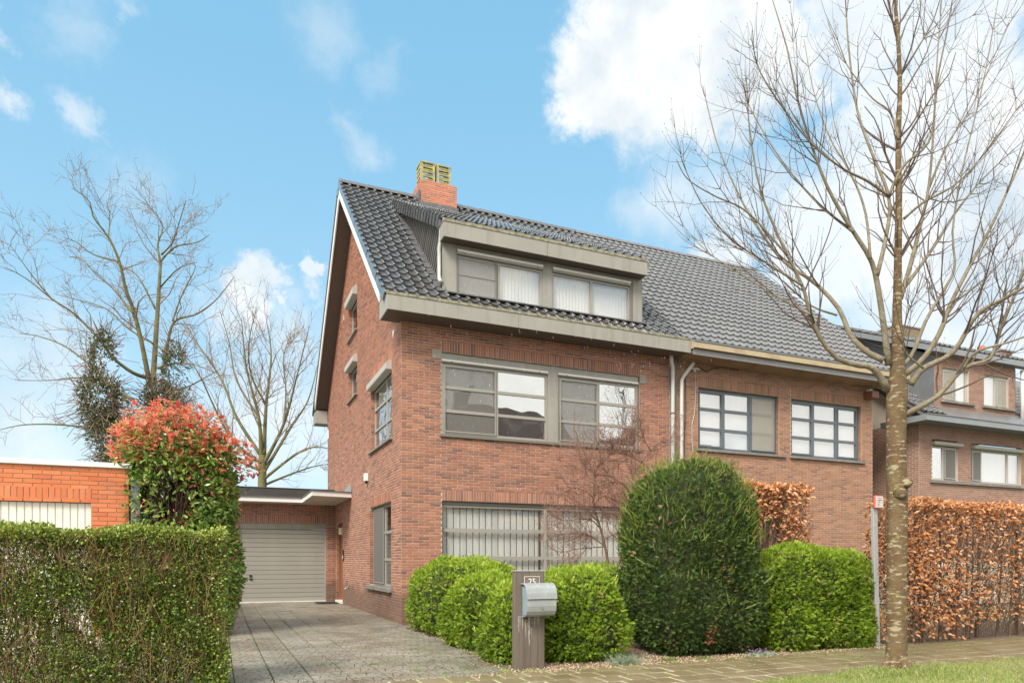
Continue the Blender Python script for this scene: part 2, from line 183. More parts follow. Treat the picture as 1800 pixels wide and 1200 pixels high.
def mesh_np(name, V, F, rnd=None, smooth=False):
    """V (n,3); F (m,k) uniform polygons"""
    V = np.asarray(V, dtype=np.float32).reshape(-1, 3)
    F = np.asarray(F, dtype=np.int32)
    me = bpy.data.meshes.new(name)
    me.vertices.add(len(V)); me.vertices.foreach_set('co', V.ravel())
    k = F.shape[1]
    me.loops.add(F.size); me.loops.foreach_set('vertex_index', F.ravel())
    me.polygons.add(len(F))
    me.polygons.foreach_set('loop_start', np.arange(0, F.size, k, dtype=np.int32))
    me.polygons.foreach_set('loop_total', np.full(len(F), k, dtype=np.int32))
    me.polygons.foreach_set('use_smooth', np.full(len(F), smooth, dtype=bool))
    me.update(calc_edges=True)
    if rnd is not None:
        a = me.attributes.new('rnd', 'FLOAT', 'POINT')
        a.data.foreach_set('value', np.asarray(rnd, dtype=np.float32).ravel())
    return me

class MB:
    def __init__(self):
        self.v = []; self.f = []; self.r = []
    def add(self, vs, fs, r=0.0):
        b = len(self.v)
        self.v.extend([tuple(map(float, p)) for p in vs])
        self.f.extend([tuple(i + b for i in f) for f in fs])
        self.r.extend([r] * len(vs))
        return self
    def box(self, x0, x1, y0, y1, z0, z1, r=0.0):
        if x0 > x1: x0, x1 = x1, x0
        if y0 > y1: y0, y1 = y1, y0
        if z0 > z1: z0, z1 = z1, z0
        v = [(x0,y0,z0),(x1,y0,z0),(x1,y1,z0),(x0,y1,z0),(x0,y0,z1),(x1,y0,z1),(x1,y1,z1),(x0,y1,z1)]
        return self.add(v, [(0,3,2,1),(4,5,6,7),(0,1,5,4),(1,2,6,5),(2,3,7,6),(3,0,4,7)], r)
    def prism(self, poly, axis, a, b, r=0.0):
        """poly: list of 2D points; extruded along axis from a to b ('x': pts=(y,z), 'y': (x,z), 'z': (x,y))"""
        n = len(poly)
        def P(p, t):
            return {'x': (t, p[0], p[1]), 'y': (p[0], t, p[1]), 'z': (p[0], p[1], t)}[axis]
        v = [P(p, a) for p in poly] + [P(p, b) for p in poly]
        f = [tuple(range(n))[::-1], tuple(range(n, 2*n))]
        for i in range(n):
            j = (i + 1) % n
            f.append((i, j, n + j, n + i))
        return self.add(v, f, r)
    def tube(self, pts, rad, n=8, cap=True, r=0.0):
        pts = [np.array(p, float) for p in pts]
        if isinstance(rad, (int, float)): rad = [rad] * len(pts)
        K = len(pts); vs = []
        ref = np.array((0.31, 0.17, 0.93))
        u = None
        for i, p in enumerate(pts):
            d = pts[min(i+1, K-1)] - pts[max(i-1, 0)]
            d = d / (np.linalg.norm(d) + 1e-9)
            if u is None:
                a = ref if abs(d @ ref) < .9 else np.array((1., 0, 0))
                u = np.cross(d, a)
            u = u - (u @ d) * d; u /= np.linalg.norm(u) + 1e-9
            w = np.cross(d, u)
            for k in range(n):
                t = 2 * math.pi * k / n
                vs.append(p + rad[i] * (math.cos(t) * u + math.sin(t) * w))
        fs = []
        for i in range(K - 1):
            for k in range(n):
                k2 = (k + 1) % n
                fs.append((i*n + k, i*n + k2, (i+1)*n + k2, (i+1)*n + k))
        if cap:
            fs.append(tuple(range(n))[::-1]); fs.append(tuple(range((K-1)*n, K*n)))
        return self.add(vs, fs, r)
    def build(self, name, material, parent=None, loc=None, smooth=False, bevel=0.0):
        off = root_loc(parent) if loc is None or parent is not None else np.array(loc, float)
        me = bpy.data.meshes.new(name)
        vv = np.array(self.v) - off
        me.from_pydata(vv.tolist(), [], self.f)
        a = me.attributes.new('rnd', 'FLOAT', 'POINT')
        a.data.foreach_set('value', np.array(self.r, dtype=np.float32))
        if smooth:
            me.polygons.foreach_set('use_smooth', [True] * len(me.polygons))
        me.materials.append(material)
        o = bpy.data.objects.new(name, me)
        COL.objects.link(o)
        if parent is not None:
            o.parent = parent
        elif loc is not None:
            o.location = loc
        if bevel > 0:
            m = o.modifiers.new('edge', 'BEVEL'); m.width = bevel; m.segments = 1
            m.limit_method = 'ANGLE'
        return o

# ------------------------------------------------------------------ materials
def srgb(r, g, b):
    def c(v):
        v /= 255.0
        return v / 12.92 if v <= .04045 else ((v + .055) / 1.055) ** 2.4
    return (c(r), c(g), c(b), 1)

def mat(name, cols, rough=.7, noise=6.0, nfac=.35, noise_cols=None, bump=0.0, bump_scale=60.0,
        spec=.5, metallic=0.0, sheen=None, transl=0.0, use_obj=True, streak=None, coords='Object', rough_var=0.0, coat=0.0):
    """cols: ramp picked by the 'rnd' attribute (+ a random number per object); noise_cols: large soft patches mixed over"""
    m = bpy.data.materials.new(name); m.use_nodes = True
    nt = m.node_tree; N, L = nt.nodes, nt.links
    b = N['Principled BSDF']
    b.inputs['Roughness'].default_value = rough
    b.inputs['Metallic'].default_value = metallic
    b.inputs['Specular IOR Level'].default_value = spec
    if coat: 
        b.inputs['Coat Weight'].default_value = coat
        b.inputs['Coat Roughness'].default_value = .12
    at = N.new('ShaderNodeAttribute'); at.attribute_name = 'rnd'
    fac = at.outputs['Fac']
    if use_obj:
        oi = N.new('ShaderNodeObjectInfo')
        ad = N.new('ShaderNodeMath'); ad.operation = 'ADD'
        L.new(fac, ad.inputs[0]); L.new(oi.outputs['Random'], ad.inputs[1])
        fr = N.new('ShaderNodeMath'); fr.operation = 'FRACT'
        L.new(ad.outputs[0], fr.inputs[0]); fac = fr.outputs[0]
    ramp = N.new('ShaderNodeValToRGB')
    els = ramp.color_ramp.elements
    while len(els) > 1: els.remove(els[-1])
    for i, c in enumerate(cols):
        p = i / max(1, len(cols) - 1)
        e = els[0] if i == 0 else els.new(p)
        e.position = p
        e.color = c if len(c) == 4 else (*c, 1)
    L.new(fac, ramp.inputs[0])
    col = ramp.outputs[0]
    tc = N.new('ShaderNodeNewGeometry') if coords == 'World' else N.new('ShaderNodeTexCoord')
    vec = tc.outputs['Position'] if coords == 'World' else tc.outputs['Object']
    if noise_cols:
        for (c, sc, lo, hi, f) in noise_cols:
            n = N.new('ShaderNodeTexNoise'); n.inputs['Scale'].default_value = sc
            n.inputs['Detail'].default_value = 5; n.inputs['Roughness'].default_value = .65
            L.new(vec, n.inputs['Vector'])
            mr = N.new('ShaderNodeMapRange'); L.new(n.outputs['Fac'], mr.inputs[0])
            mr.inputs[1].default_value = lo; mr.inputs[2].default_value = hi
            mr.inputs[3].default_value = 0; mr.inputs[4].default_value = f
            mx = N.new('ShaderNodeMix'); mx.data_type = 'RGBA'
            L.new(mr.outputs[0], mx.inputs[0]); L.new(col, mx.inputs[6])
            mx.inputs[7].default_value = c if len(c) == 4 else (*c, 1)
            col = mx.outputs[2]
    if streak:
        c, sx, sz, lo, hi, f = streak
        mp = N.new('ShaderNodeMapping'); mp.inputs['Scale'].default_value = (sx, sx, sz)
        L.new(vec, mp.inputs[0])
        n = N.new('ShaderNodeTexNoise'); n.inputs['Scale'].default_value = 1
        n.inputs['Detail'].default_value = 4
        L.new(mp.outputs[0], n.inputs['Vector'])
        mr = N.new('ShaderNodeMapRange'); L.new(n.outputs['Fac'], mr.inputs[0])
        mr.inputs[1].default_value = lo; mr.inputs[2].default_value = hi
        mr.inputs[3].default_value = 0; mr.inputs[4].default_value = f
        mx = N.new('ShaderNodeMix'); mx.data_type = 'RGBA'
        L.new(mr.outputs[0], mx.inputs[0]); L.new(col, mx.inputs[6])
        mx.inputs[7].default_value = c if len(c) == 4 else (*c, 1)
        col = mx.outputs[2]
    L.new(col, b.inputs['Base Color'])
    if bump > 0:
        n = N.new('ShaderNodeTexNoise'); n.inputs['Scale'].default_value = bump_scale
        n.inputs['Detail'].default_value = 4
        L.new(vec, n.inputs['Vector'])
        bp = N.new('ShaderNodeBump'); bp.inputs['Strength'].default_value = bump
        bp.inputs['Distance'].default_value = .01
        L.new(n.outputs['Fac'], bp.inputs['Height'])
        L.new(bp.outputs[0], b.inputs['Normal'])
    if rough_var:
        n = N.new('ShaderNodeTexNoise'); n.inputs['Scale'].default_value = 2.2
        n.inputs['Detail'].default_value = 4
        L.new(vec, n.inputs['Vector'])
        mr = N.new('ShaderNodeMapRange'); L.new(n.outputs['Fac'], mr.inputs[0])
        mr.inputs[1].default_value = .3; mr.inputs[2].default_value = .7
        mr.inputs[3].default_value = rough - rough_var; mr.inputs[4].default_value = rough + rough_var
        L.new(mr.outputs[0], b.inputs['Roughness'])
    if transl > 0:
        tr = N.new('ShaderNodeBsdfTranslucent')
        L.new(col, tr.inputs['Color'])
        ms = N.new('ShaderNodeMixShader'); ms.inputs[0].default_value = transl
        L.new(b.outputs[0], ms.inputs[1]); L.new(tr.outputs[0], ms.inputs[2])
        L.new(ms.outputs[0], N['Material Output'].inputs['Surface'])
    return m

def glass_mat(name, refl=.35, wave=.0, wscale=2.5, tint=(1, 1, 1)):
    m = bpy.data.materials.new(name); m.use_nodes = True
    nt = m.node_tree; N, L = nt.nodes, nt.links
    N.remove(N['Principled BSDF'])
    gl = N.new('ShaderNodeBsdfGlossy'); gl.inputs['Roughness'].default_value = .01
    gl.inputs['Color'].default_value = (.93, .95, .96, 1)
    tr = N.new('ShaderNodeBsdfTransparent'); tr.inputs['Color'].default_value = (*tint, 1)
    mx = N.new('ShaderNodeMixShader')
    lw = N.new('ShaderNodeLayerWeight'); lw.inputs['Blend'].default_value = .5
    pw = N.new('ShaderNodeMath'); pw.operation = 'POWER'
    L.new(lw.outputs['Facing'], pw.inputs[0]); pw.inputs[1].default_value = 3.0
    ad = N.new('ShaderNodeMath'); ad.operation = 'MULTIPLY_ADD'; ad.use_clamp = True
    L.new(pw.outputs[0], ad.inputs[0]); ad.inputs[1].default_value = .4; ad.inputs[2].default_value = refl
    L.new(ad.outputs[0], mx.inputs[0])
    L.new(tr.outputs[0], mx.inputs[1]); L.new(gl.outputs[0], mx.inputs[2])
    L.new(mx.outputs[0], N['Material Output'].inputs['Surface'])
    if wave:
        g = N.new('ShaderNodeNewGeometry')
        n = N.new('ShaderNodeTexNoise'); n.inputs['Scale'].default_value = wscale
        n.inputs['Detail'].default_value = 1
        L.new(g.outputs['Position'], n.inputs['Vector'])
        bp = N.new('ShaderNodeBump'); bp.inputs['Strength'].default_value = 1
        bp.inputs['Distance'].default_value = wave
        L.new(n.outputs['Fac'], bp.inputs['Height'])
        L.new(bp.outputs[0], gl.inputs['Normal'])
    return m

def screen_mat(name, col, alpha):
    m = bpy.data.materials.new(name); m.use_nodes = True
    nt = m.node_tree; N, L = nt.nodes, nt.links
    b = N['Principled BSDF']; b.inputs['Base Color'].default_value = (*col, 1)
    b.inputs['Roughness'].default_value = .8
    b.inputs['Alpha'].default_value = alpha
    return m

def ground_mats():
    pass

M = {}
M['brick_red'] = mat('red_brick', [(.22,.105,.075),(.345,.145,.09),(.40,.168,.10),(.29,.128,.085),(.45,.20,.118),(.365,.148,.09),(.17,.095,.075)],
    .8, noise_cols=[((.42,.24,.18), 2.6, .5, .75, .25), ((.17,.10,.085), .8, .55, .8, .35)], bump=.5, bump_scale=90, coords='World')
M['brick_side'] = M['brick_red']
M['mortar'] = mat('mortar', [(.52,.47,.40)], .95, noise_cols=[((.35,.31,.26), 1.1, .45, .7, .7)], bump=.3, bump_scale=120, coords='World')
M['brick_brown'] = mat('brown_brick', [(.24,.13,.085),(.345,.175,.108),(.39,.20,.122),(.30,.155,.10),(.43,.225,.135),(.36,.172,.102),(.21,.125,.095)],
    .8, noise_cols=[((.42,.27,.19), 1.1, .5, .75, .35)], bump=.5, bump_scale=90, coords='World')
M['mortar_tan'] = mat('tan_mortar', [(.54,.47,.38)], .95, noise_cols=[((.38,.32,.25), 1.1, .45, .7, .7)], coords='World')
M['brick_umber'] = mat('umber_brick', [(.25,.14,.105),(.32,.175,.125),(.28,.155,.115),(.36,.20,.145),(.23,.13,.10)], .85,
    noise_cols=[((.36,.25,.19), .8, .5, .75, .35)], coords='World')
M['mortar_pale'] = mat('pale_mortar', [(.56,.49,.41)], .95, noise_cols=[((.40,.34,.27), .8, .45, .7, .6)], coords='World')
M['brick_orange'] = mat('orange_brick', [(.48,.12,.04),(.60,.165,.055),(.54,.145,.045),(.64,.20,.075),(.42,.10,.04)], .7,
    noise_cols=[((.56,.28,.16), 3, .52, .75, .35), ((.30,.13,.07), 1.4, .55, .75, .4)], bump=.4, bump_scale=90, coords='World')
M['mortar_orange'] = mat('greybrown_mortar', [(.33,.27,.19)], .95, coords='World')
M['brick_salmon'] = mat('salmon_brick', [(.52,.19,.115),(.60,.22,.13),(.56,.21,.13),(.48,.18,.12),(.64,.26,.16),(.55,.20,.12),(.30,.20,.14)], .8,
    noise_cols=[((.26,.22,.15), 3.2, .55, .7, .6)], coords='World')
M['taupe'] = mat('taupe_painted_board', [(.325,.312,.275)], .5, use_obj=False,
    noise_cols=[((.25,.242,.218), 1.5, .4, .7, .5)], streak=((.19,.18,.155), 7, .5, .52, .75, .45), coords='World', spec=.3)
M['taupe_frame'] = mat('taupe_window_frame', [(.31,.295,.258)], .45, use_obj=False, spec=.35)
M['taupe_dark'] = mat('dark_taupe_frame', [(.17,.16,.14)], .5, use_obj=False, spec=.35)
M['white_board'] = mat('white_board', [(.74,.73,.70)], .5, use_obj=False, noise_cols=[((.62,.61,.57), 1.5, .45, .7, .5)], coords='World')
M['moss_edge'] = mat('mossy_metal_trim', [(.30,.28,.20)], .85, use_obj=False,
    noise_cols=[((.13,.12,.08), 8, .45, .6, .9), ((.36,.34,.16), 14, .55, .7, .8)], bump=.6, bump_scale=50, coords='World')
M['soffit'] = mat('brown_soffit', [(.10,.075,.062)], .7, use_obj=False, noise_cols=[((.15,.12,.10), 9, .5, .8, .5)], coords='World')
M['zinc'] = mat('zinc', [(.50,.49,.47)], .5, metallic=.15, use_obj=False, noise_cols=[((.36,.34,.31), 5, .45, .7, .6)], streak=((.62,.61,.58), 25, 1.2, .5, .75, .5), coords='World')
M['rust'] = mat('rusty_bracket', [(.20,.10,.05)], .8, use_obj=False)
M['pvc'] = mat('pale_grey_pipe', [(.60,.59,.56)], .45, use_obj=False, noise_cols=[((.46,.44,.39), 3, .45, .7, .5)], coords='World')
M['tile_black'] = mat('wet_black_roof_tile', [(.075,.073,.073),(.10,.097,.095),(.085,.083,.082),(.125,.12,.117)], .27,
    noise_cols=[((.12,.115,.11), 7, .52, .75, .5)], bump=.35, bump_scale=35, coords='World', spec=1.0, rough_var=.1, coat=.7)
M['tile_grey'] = mat('wet_grey_roof_tile', [(.14,.138,.138),(.17,.167,.165),(.155,.152,.15),(.185,.18,.178)], .36,
    noise_cols=[((.23,.225,.22), 5, .5, .75, .5)], bump=.2, bump_scale=35, coords='World', spec=.8, rough_var=.08, coat=.2)
M['slate'] = mat('grey_slate_board', [(.19,.185,.18),(.25,.24,.23),(.22,.215,.205)], .45, noise_cols=[((.19,.185,.18), 6, .5, .8, .4)], coords='World')
M['lead'] = mat('lead_flashing', [(.10,.10,.105)], .45, use_obj=False, noise_cols=[((.22,.22,.22), 12, .5, .7, .7)], bump=.8, bump_scale=18, coords='World', spec=.7)
M['zinc_dark'] = mat('dark_zinc', [(.17,.18,.19)], .45, use_obj=False, metallic=.2, noise_cols=[((.24,.25,.26), 4, .45, .7, .5)], coords='World')
M['grey_blue'] = mat('blue_grey_fascia', [(.22,.245,.26)], .45, use_obj=False, noise_cols=[((.28,.30,.31), 3, .45, .7, .5)], coords='World')
M['anthracite'] = mat('anthracite_frame', [(.115,.135,.155)], .4, use_obj=False)
M['pale_frame'] = mat('pale_taupe_frame', [(.42,.40,.36)], .5, use_obj=False)
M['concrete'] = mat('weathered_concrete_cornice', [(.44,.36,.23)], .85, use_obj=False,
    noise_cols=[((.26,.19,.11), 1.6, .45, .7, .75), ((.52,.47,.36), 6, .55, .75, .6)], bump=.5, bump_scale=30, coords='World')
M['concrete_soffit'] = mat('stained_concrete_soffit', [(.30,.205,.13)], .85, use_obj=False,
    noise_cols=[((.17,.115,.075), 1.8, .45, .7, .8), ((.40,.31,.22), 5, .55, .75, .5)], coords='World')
M['sill'] = mat('bluestone_sill', [(.20,.185,.165)], .7, use_obj=False, noise_cols=[((.40,.38,.34), 7, .52, .7, .8), ((.10,.09,.08), 3, .55, .75, .6)], coords='World')
M['curtain'] = mat('white_net_curtain', [(.78,.78,.76)], .9, use_obj=False, transl=.25)
M['blind'] = mat('pale_vertical_blind', [(.84,.86,.81),(.90,.92,.87),(.80,.82,.77)], .8, transl=.15, streak=((.52,.54,.50), 6, .5, .5, .8, .5), coords='World')
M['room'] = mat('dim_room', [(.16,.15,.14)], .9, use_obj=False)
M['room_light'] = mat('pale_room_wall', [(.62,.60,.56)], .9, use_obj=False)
M['glass'] = glass_mat('window_glass', .12)
M['glass_wavy'] = glass_mat('wavy_reflecting_glass', .50, .012, 1.3, (.8, .82, .8))
M['glass_dull'] = glass_mat('dull_glass', .30, .004, 1.6, (.7, .7, .68))
M['glass_bright'] = glass_mat('bright_reflecting_glass', .28, .002, 1.2)
M['screen'] = screen_mat('grey_insect_screen', (.24, .23, .21), .36)
M['screen_pale'] = screen_mat('beige_insect_screen', (.42, .39, .33), .42)
M['screen_dark'] = screen_mat('dark_insect_screen', (.17, .165, .155), .8)
M['wood_door'] = mat('varnished_door', [(.25,.10,.045)], .45, use_obj=False)
M['garage_panel'] = mat('taupe_garage_panel', [(.30,.29,.252)], .45, use_obj=False, streak=((.38,.37,.34), 1.2, .15, .5, .75, .5), coords='World', bump=.15, bump_scale=220)
M['white_rib'] = mat('offwhite_ribbed_door', [(.72,.69,.61)], .55, use_obj=False, noise_cols=[((.60,.57,.49), 2.5, .45, .7, .5)], coords='World')
M['bitumen'] = mat('dark_bitumen', [(.045,.04,.038)], .7, use_obj=False, noise_cols=[((.075,.068,.06), 4, .45, .7, .6)], coords='World')
M['black'] = mat('black_plastic', [(.02,.02,.02)], .5, use_obj=False)
M['white_plastic'] = mat('white_plastic', [(.75,.75,.73)], .4, use_obj=False)
M['lamp_glass'] = mat('yellowed_lamp_glass', [(.70,.62,.33)], .3, use_obj=False)
M['steel'] = mat('brushed_steel', [(.6,.6,.6)], .3, metallic=.9, use_obj=False)
M['copper_box'] = mat('brown_metal_box', [(.20,.085,.05)], .5, use_obj=False)
M['pot'] = mat('mossy_chimney_pot', [(.30,.285,.23)], .85, use_obj=False, noise_cols=[((.50,.46,.05), 9, .48, .58, .85), ((.24,.22,.18), 16, .55, .7, .6)], coords='World')
M['terracotta'] = mat('terracotta_pot', [(.55,.2,.1)], .8, use_obj=False)
# plants
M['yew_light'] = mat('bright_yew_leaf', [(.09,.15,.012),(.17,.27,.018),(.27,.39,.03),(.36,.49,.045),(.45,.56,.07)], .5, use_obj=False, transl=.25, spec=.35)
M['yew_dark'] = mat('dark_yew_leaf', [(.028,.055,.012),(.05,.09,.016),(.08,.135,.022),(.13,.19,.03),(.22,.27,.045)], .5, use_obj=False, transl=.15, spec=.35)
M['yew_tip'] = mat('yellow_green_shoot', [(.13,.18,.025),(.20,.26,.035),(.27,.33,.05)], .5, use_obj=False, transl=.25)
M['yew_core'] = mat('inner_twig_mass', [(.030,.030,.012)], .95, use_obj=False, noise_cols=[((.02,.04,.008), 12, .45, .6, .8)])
M['privet'] = mat('glossy_privet_leaf', [(.035,.075,.022),(.065,.13,.02),(.12,.20,.025),(.20,.28,.035),(.30,.37,.055),(.42,.44,.10)], .28, use_obj=False, transl=.2, spec=.6)
M['twig_brown'] = mat('brown_hedge_twig', [(.20,.11,.055),(.30,.18,.09),(.40,.26,.13),(.15,.08,.045)], .8, use_obj=False)
M['beech'] = mat('dry_copper_beech_leaf', [(.32,.115,.04),(.50,.20,.07),(.62,.29,.12),(.74,.40,.20),(.82,.54,.34),(.66,.24,.05)], .55, use_obj=False, transl=.2, spec=.4)
M['beech_twig'] = mat('beech_twig', [(.10,.065,.045),(.16,.10,.065),(.22,.15,.10)], .85, use_obj=False)
M['photinia_green'] = mat('photinia_leaf', [(.06,.12,.02),(.11,.20,.03),(.19,.30,.045),(.30,.40,.08),(.42,.48,.16)], .3, use_obj=False, transl=.2, spec=.6)
M['photinia_red'] = mat('red_young_photinia_leaf', [(.62,.07,.06),(.78,.16,.12),(.85,.27,.19),(.85,.36,.22)], .35, use_obj=False, transl=.3)
M['photinia_bloom'] = mat('salmon_flower_head', [(.66,.30,.15),(.76,.42,.21),(.82,.50,.27),(.85,.47,.32)], .7, use_obj=False, transl=.3)
M['ivy'] = mat('ivy_leaf', [(.04,.065,.02),(.065,.10,.028),(.11,.15,.045),(.17,.18,.07),(.22,.17,.11)], .5, use_obj=False, transl=.15)
M['bark_lichen'] = mat('lichened_maple_bark', [(.115,.068,.03)], .85, use_obj=False,
    noise_cols=[((.185,.135,.065), 5, .4, .65, .7), ((.30,.31,.08), 9, .61, .66, .6)],
    streak=((.40,.355,.24), 10, 32, .565, .62, .7), bump=1.0, bump_scale=38, coords='World')
M['branch_bark'] = mat('olive_branch_bark', [(.19,.155,.10)], .8, use_obj=False,
    noise_cols=[((.30,.27,.20), 12, .45, .65, .7), ((.30,.30,.09), 7, .62, .68, .6)], bump=.6, bump_scale=60, coords='World')
M['twig_bark'] = mat('purple_brown_twig', [(.085,.055,.042),(.12,.08,.06),(.16,.11,.08)], .7, use_obj=False)
M['moss_bark'] = mat('mossy_bark', [(.155,.145,.062)], .9, use_obj=False, noise_cols=[((.09,.07,.04), 2.5, .45, .6, .7), ((.22,.22,.08), 4, .55, .7, .6)], coords='World')
M['far_twig'] = mat('far_grey_brown_twig', [(.19,.13,.09),(.26,.18,.12),(.32,.23,.16)], .9, use_obj=False)
M['shrub_bark'] = mat('reddish_shrub_bark', [(.17,.095,.06)], .8, use_obj=False, noise_cols=[((.10,.055,.035), 14, .45, .6, .6)])
M['shrub_twig'] = mat('reddish_bud_twig', [(.19,.10,.07),(.28,.16,.115),(.36,.22,.17)], .7, use_obj=False)
M['grass'] = mat('grass_blade', [(.15,.23,.04),(.22,.32,.06),(.32,.40,.10),(.44,.43,.18),(.52,.44,.25)], .55, use_obj=False, transl=.3)
M['grass_dry'] = mat('dry_grass_blade', [(.34,.28,.15),(.44,.36,.21),(.28,.30,.10),(.24,.32,.08)], .7, use_obj=False, transl=.3)
M['bluegrass'] = mat('blue_grey_grass', [(.20,.28,.17),(.30,.38,.26),(.38,.42,.30)], .6, use_obj=False, transl=.3)
M['weed'] = mat('low_weed_leaf', [(.12,.22,.04),(.20,.30,.06),(.14,.22,.08)], .5, use_obj=False, transl=.25)
M['pebble'] = mat('tan_pebble', [(.34,.23,.14),(.46,.33,.21),(.56,.42,.28),(.40,.24,.13),(.62,.50,.38),(.30,.22,.16)], .6, use_obj=False)
M['petal'] = mat('fallen_red_leaf', [(.55,.12,.09),(.62,.25,.15),(.50,.38,.12),(.60,.16,.12)], .5, use_obj=True, transl=.2)
M['soil'] = mat('brown_soil', [(.16,.11,.07)], .95, use_obj=False, noise_cols=[((.26,.19,.12), 7, .45, .65, .7)], bump=.8, bump_scale=30, coords='World')
M['lawn_base'] = mat('turf_ground', [(.27,.28,.10)], .95, use_obj=False, noise_cols=[((.42,.35,.20), 3, .45, .65, .8)], bump=.6, bump_scale=30, coords='World')
M['ground'] = mat('far_ground', [(.20,.20,.14)], .95, use_obj=False, noise_cols=[((.13,.15,.07), .2, .4, .65, .7)], coords='World')
M['asphalt'] = mat('asphalt', [(.055,.055,.055)], .8, use_obj=False, bump=.4, bump_scale=90, coords='World')
M['pale_paving'] = mat('pale_concrete_paving', [(.44,.41,.34)], .7, use_obj=False, noise_cols=[((.46,.43,.36), 2, .45, .65, .7)], coords='World')
M['joint_sand'] = mat('pale_joint_sand', [(.58,.53,.40)], .95, use_obj=False, noise_cols=[((.38,.42,.10), 2.0, .47, .6, .85), ((.30,.25,.16), 5, .5, .65, .6)], coords='World')
M['paver'] = mat('wet_brown_paver', [(.175,.13,.07),(.215,.165,.09),(.19,.145,.08),(.24,.19,.11)], .42,
    noise_cols=[((.20,.20,.06), 1.6, .55, .75, .6), ((.32,.27,.18), 5.5, .52, .7, .45)], bump=.35, bump_scale=60, coords='World', rough_var=.16, spec=.5)
M['drive_joint'] = mat('dark_mossy_joint', [(.085,.075,.045)], .95, use_obj=False, noise_cols=[((.20,.25,.05), 3.5, .5, .62, .9)], coords='World')

def slab_material():
    m = mat('stamped_grey_slab', [(.29,.262,.205),(.34,.31,.248),(.31,.283,.225),(.365,.335,.27)], .40,
        noise_cols=[((.15,.12,.075), .9, .45, .66, .75), ((.42,.40,.36), 2.6, .5, .72, .5), ((.22,.23,.07), 3.3, .55, .72, .7)], coords='World', rough_var=.15, spec=.5)
    nt = m.node_tree; N, L = nt.nodes, nt.links
    b = N['Principled BSDF']
    g = N.new('ShaderNodeNewGeometry')
    # fan pattern pressed into the slab: rings around staggered centres
    def vm(op, a, bb=None):
        n = N.new('ShaderNodeVectorMath'); n.operation = op
        for i, v in enumerate((a, bb)):
            if v is None: continue
            if isinstance(v, tuple): n.inputs[i].default_value = v
            else: L.new(v, n.inputs[i])
        return n
    def mt(op, a, bb=None, c=None):
        n = N.new('ShaderNodeMath'); n.operation = op
        for i, v in enumerate((a, bb, c)):
            if v is None: continue
            if isinstance(v, (int, float)): n.inputs[i].default_value = v
            else: L.new(v, n.inputs[i])
        return n.outputs[0]
    sp = N.new('ShaderNodeSeparateXYZ'); L.new(g.outputs['Position'], sp.inputs[0])
    S = .25
    Y = mt('DIVIDE', mt('ADD', sp.outputs[0], 3.43), S)      # fans open along the drive
    row = mt('FLOOR', Y)
    off = mt('MULTIPLY', mt('MODULO', mt('ABSOLUTE', row), 2.0), .5)
    X = mt('ADD', mt('DIVIDE', mt('ADD', sp.outputs[1], 40.0), S * 1.5), off)
    fx = mt('SUBTRACT', mt('FRACT', X), .5)
    fy = mt('SUBTRACT', mt('FRACT', Y), .5)
    ex = mt('MULTIPLY', mt('ADD', fx, .5), 1.5)
    d = mt('SQRT', mt('ADD', mt('MULTIPLY', ex, ex), mt('MULTIPLY', fy, fy)))
    ring = mt('FRACT', mt('MULTIPLY', d, 3.0))
    groove = N.new('ShaderNodeMapRange'); groove.interpolation_type = 'SMOOTHSTEP'
    L.new(mt('ABSOLUTE', mt('SUBTRACT', ring, .5)), groove.inputs[0])
    groove.inputs[1].default_value = .05; groove.inputs[2].default_value = .16
    ang = mt('ARCTAN2', fy, mt('ADD', fx, .52))
    spoke = mt('ABSOLUTE', mt('SUBTRACT', mt('FRACT', mt('MULTIPLY', ang, 1.9)), .5))
    g2 = N.new('ShaderNodeMapRange'); g2.interpolation_type = 'SMOOTHSTEP'
    L.new(spoke, g2.inputs[0]); g2.inputs[1].default_value = .0; g2.inputs[2].default_value = .08
    h = mt('MULTIPLY', groove.outputs[0], g2.outputs[0])
    nz = N.new('ShaderNodeTexNoise'); nz.inputs['Scale'].default_value = 5; nz.inputs['Detail'].default_value = 4
    L.new(g.outputs['Position'], nz.inputs['Vector'])
    wear = N.new('ShaderNodeMapRange'); L.new(nz.outputs['Fac'], wear.inputs[0])
    wear.inputs[1].default_value = .35; wear.inputs[2].default_value = .62; wear.inputs[3].default_value = .35; wear.inputs[4].default_value = 1.0
    dirt = mt('MULTIPLY', mt('SUBTRACT', 1.0, h), wear.outputs[0])
    old = b.inputs['Base Color'].links[0].from_socket
    mx = N.new('ShaderNodeMix'); mx.data_type = 'RGBA'
    L.new(mt('MULTIPLY', dirt, .95), mx.inputs[0]); L.new(old, mx.inputs[6]); mx.inputs[7].default_value = (.05, .043, .03, 1)
    L.new(mx.outputs[2], b.inputs['Base Color'])
    bp = N.new('ShaderNodeBump'); bp.inputs['Strength'].default_value = 1.0; bp.inputs['Distance'].default_value = .018
    L.new(mt('SUBTRACT', 1.0, dirt), bp.inputs['Height']); L.new(bp.outputs[0], b.inputs['Normal'])
    return m
M['slab'] = slab_material()

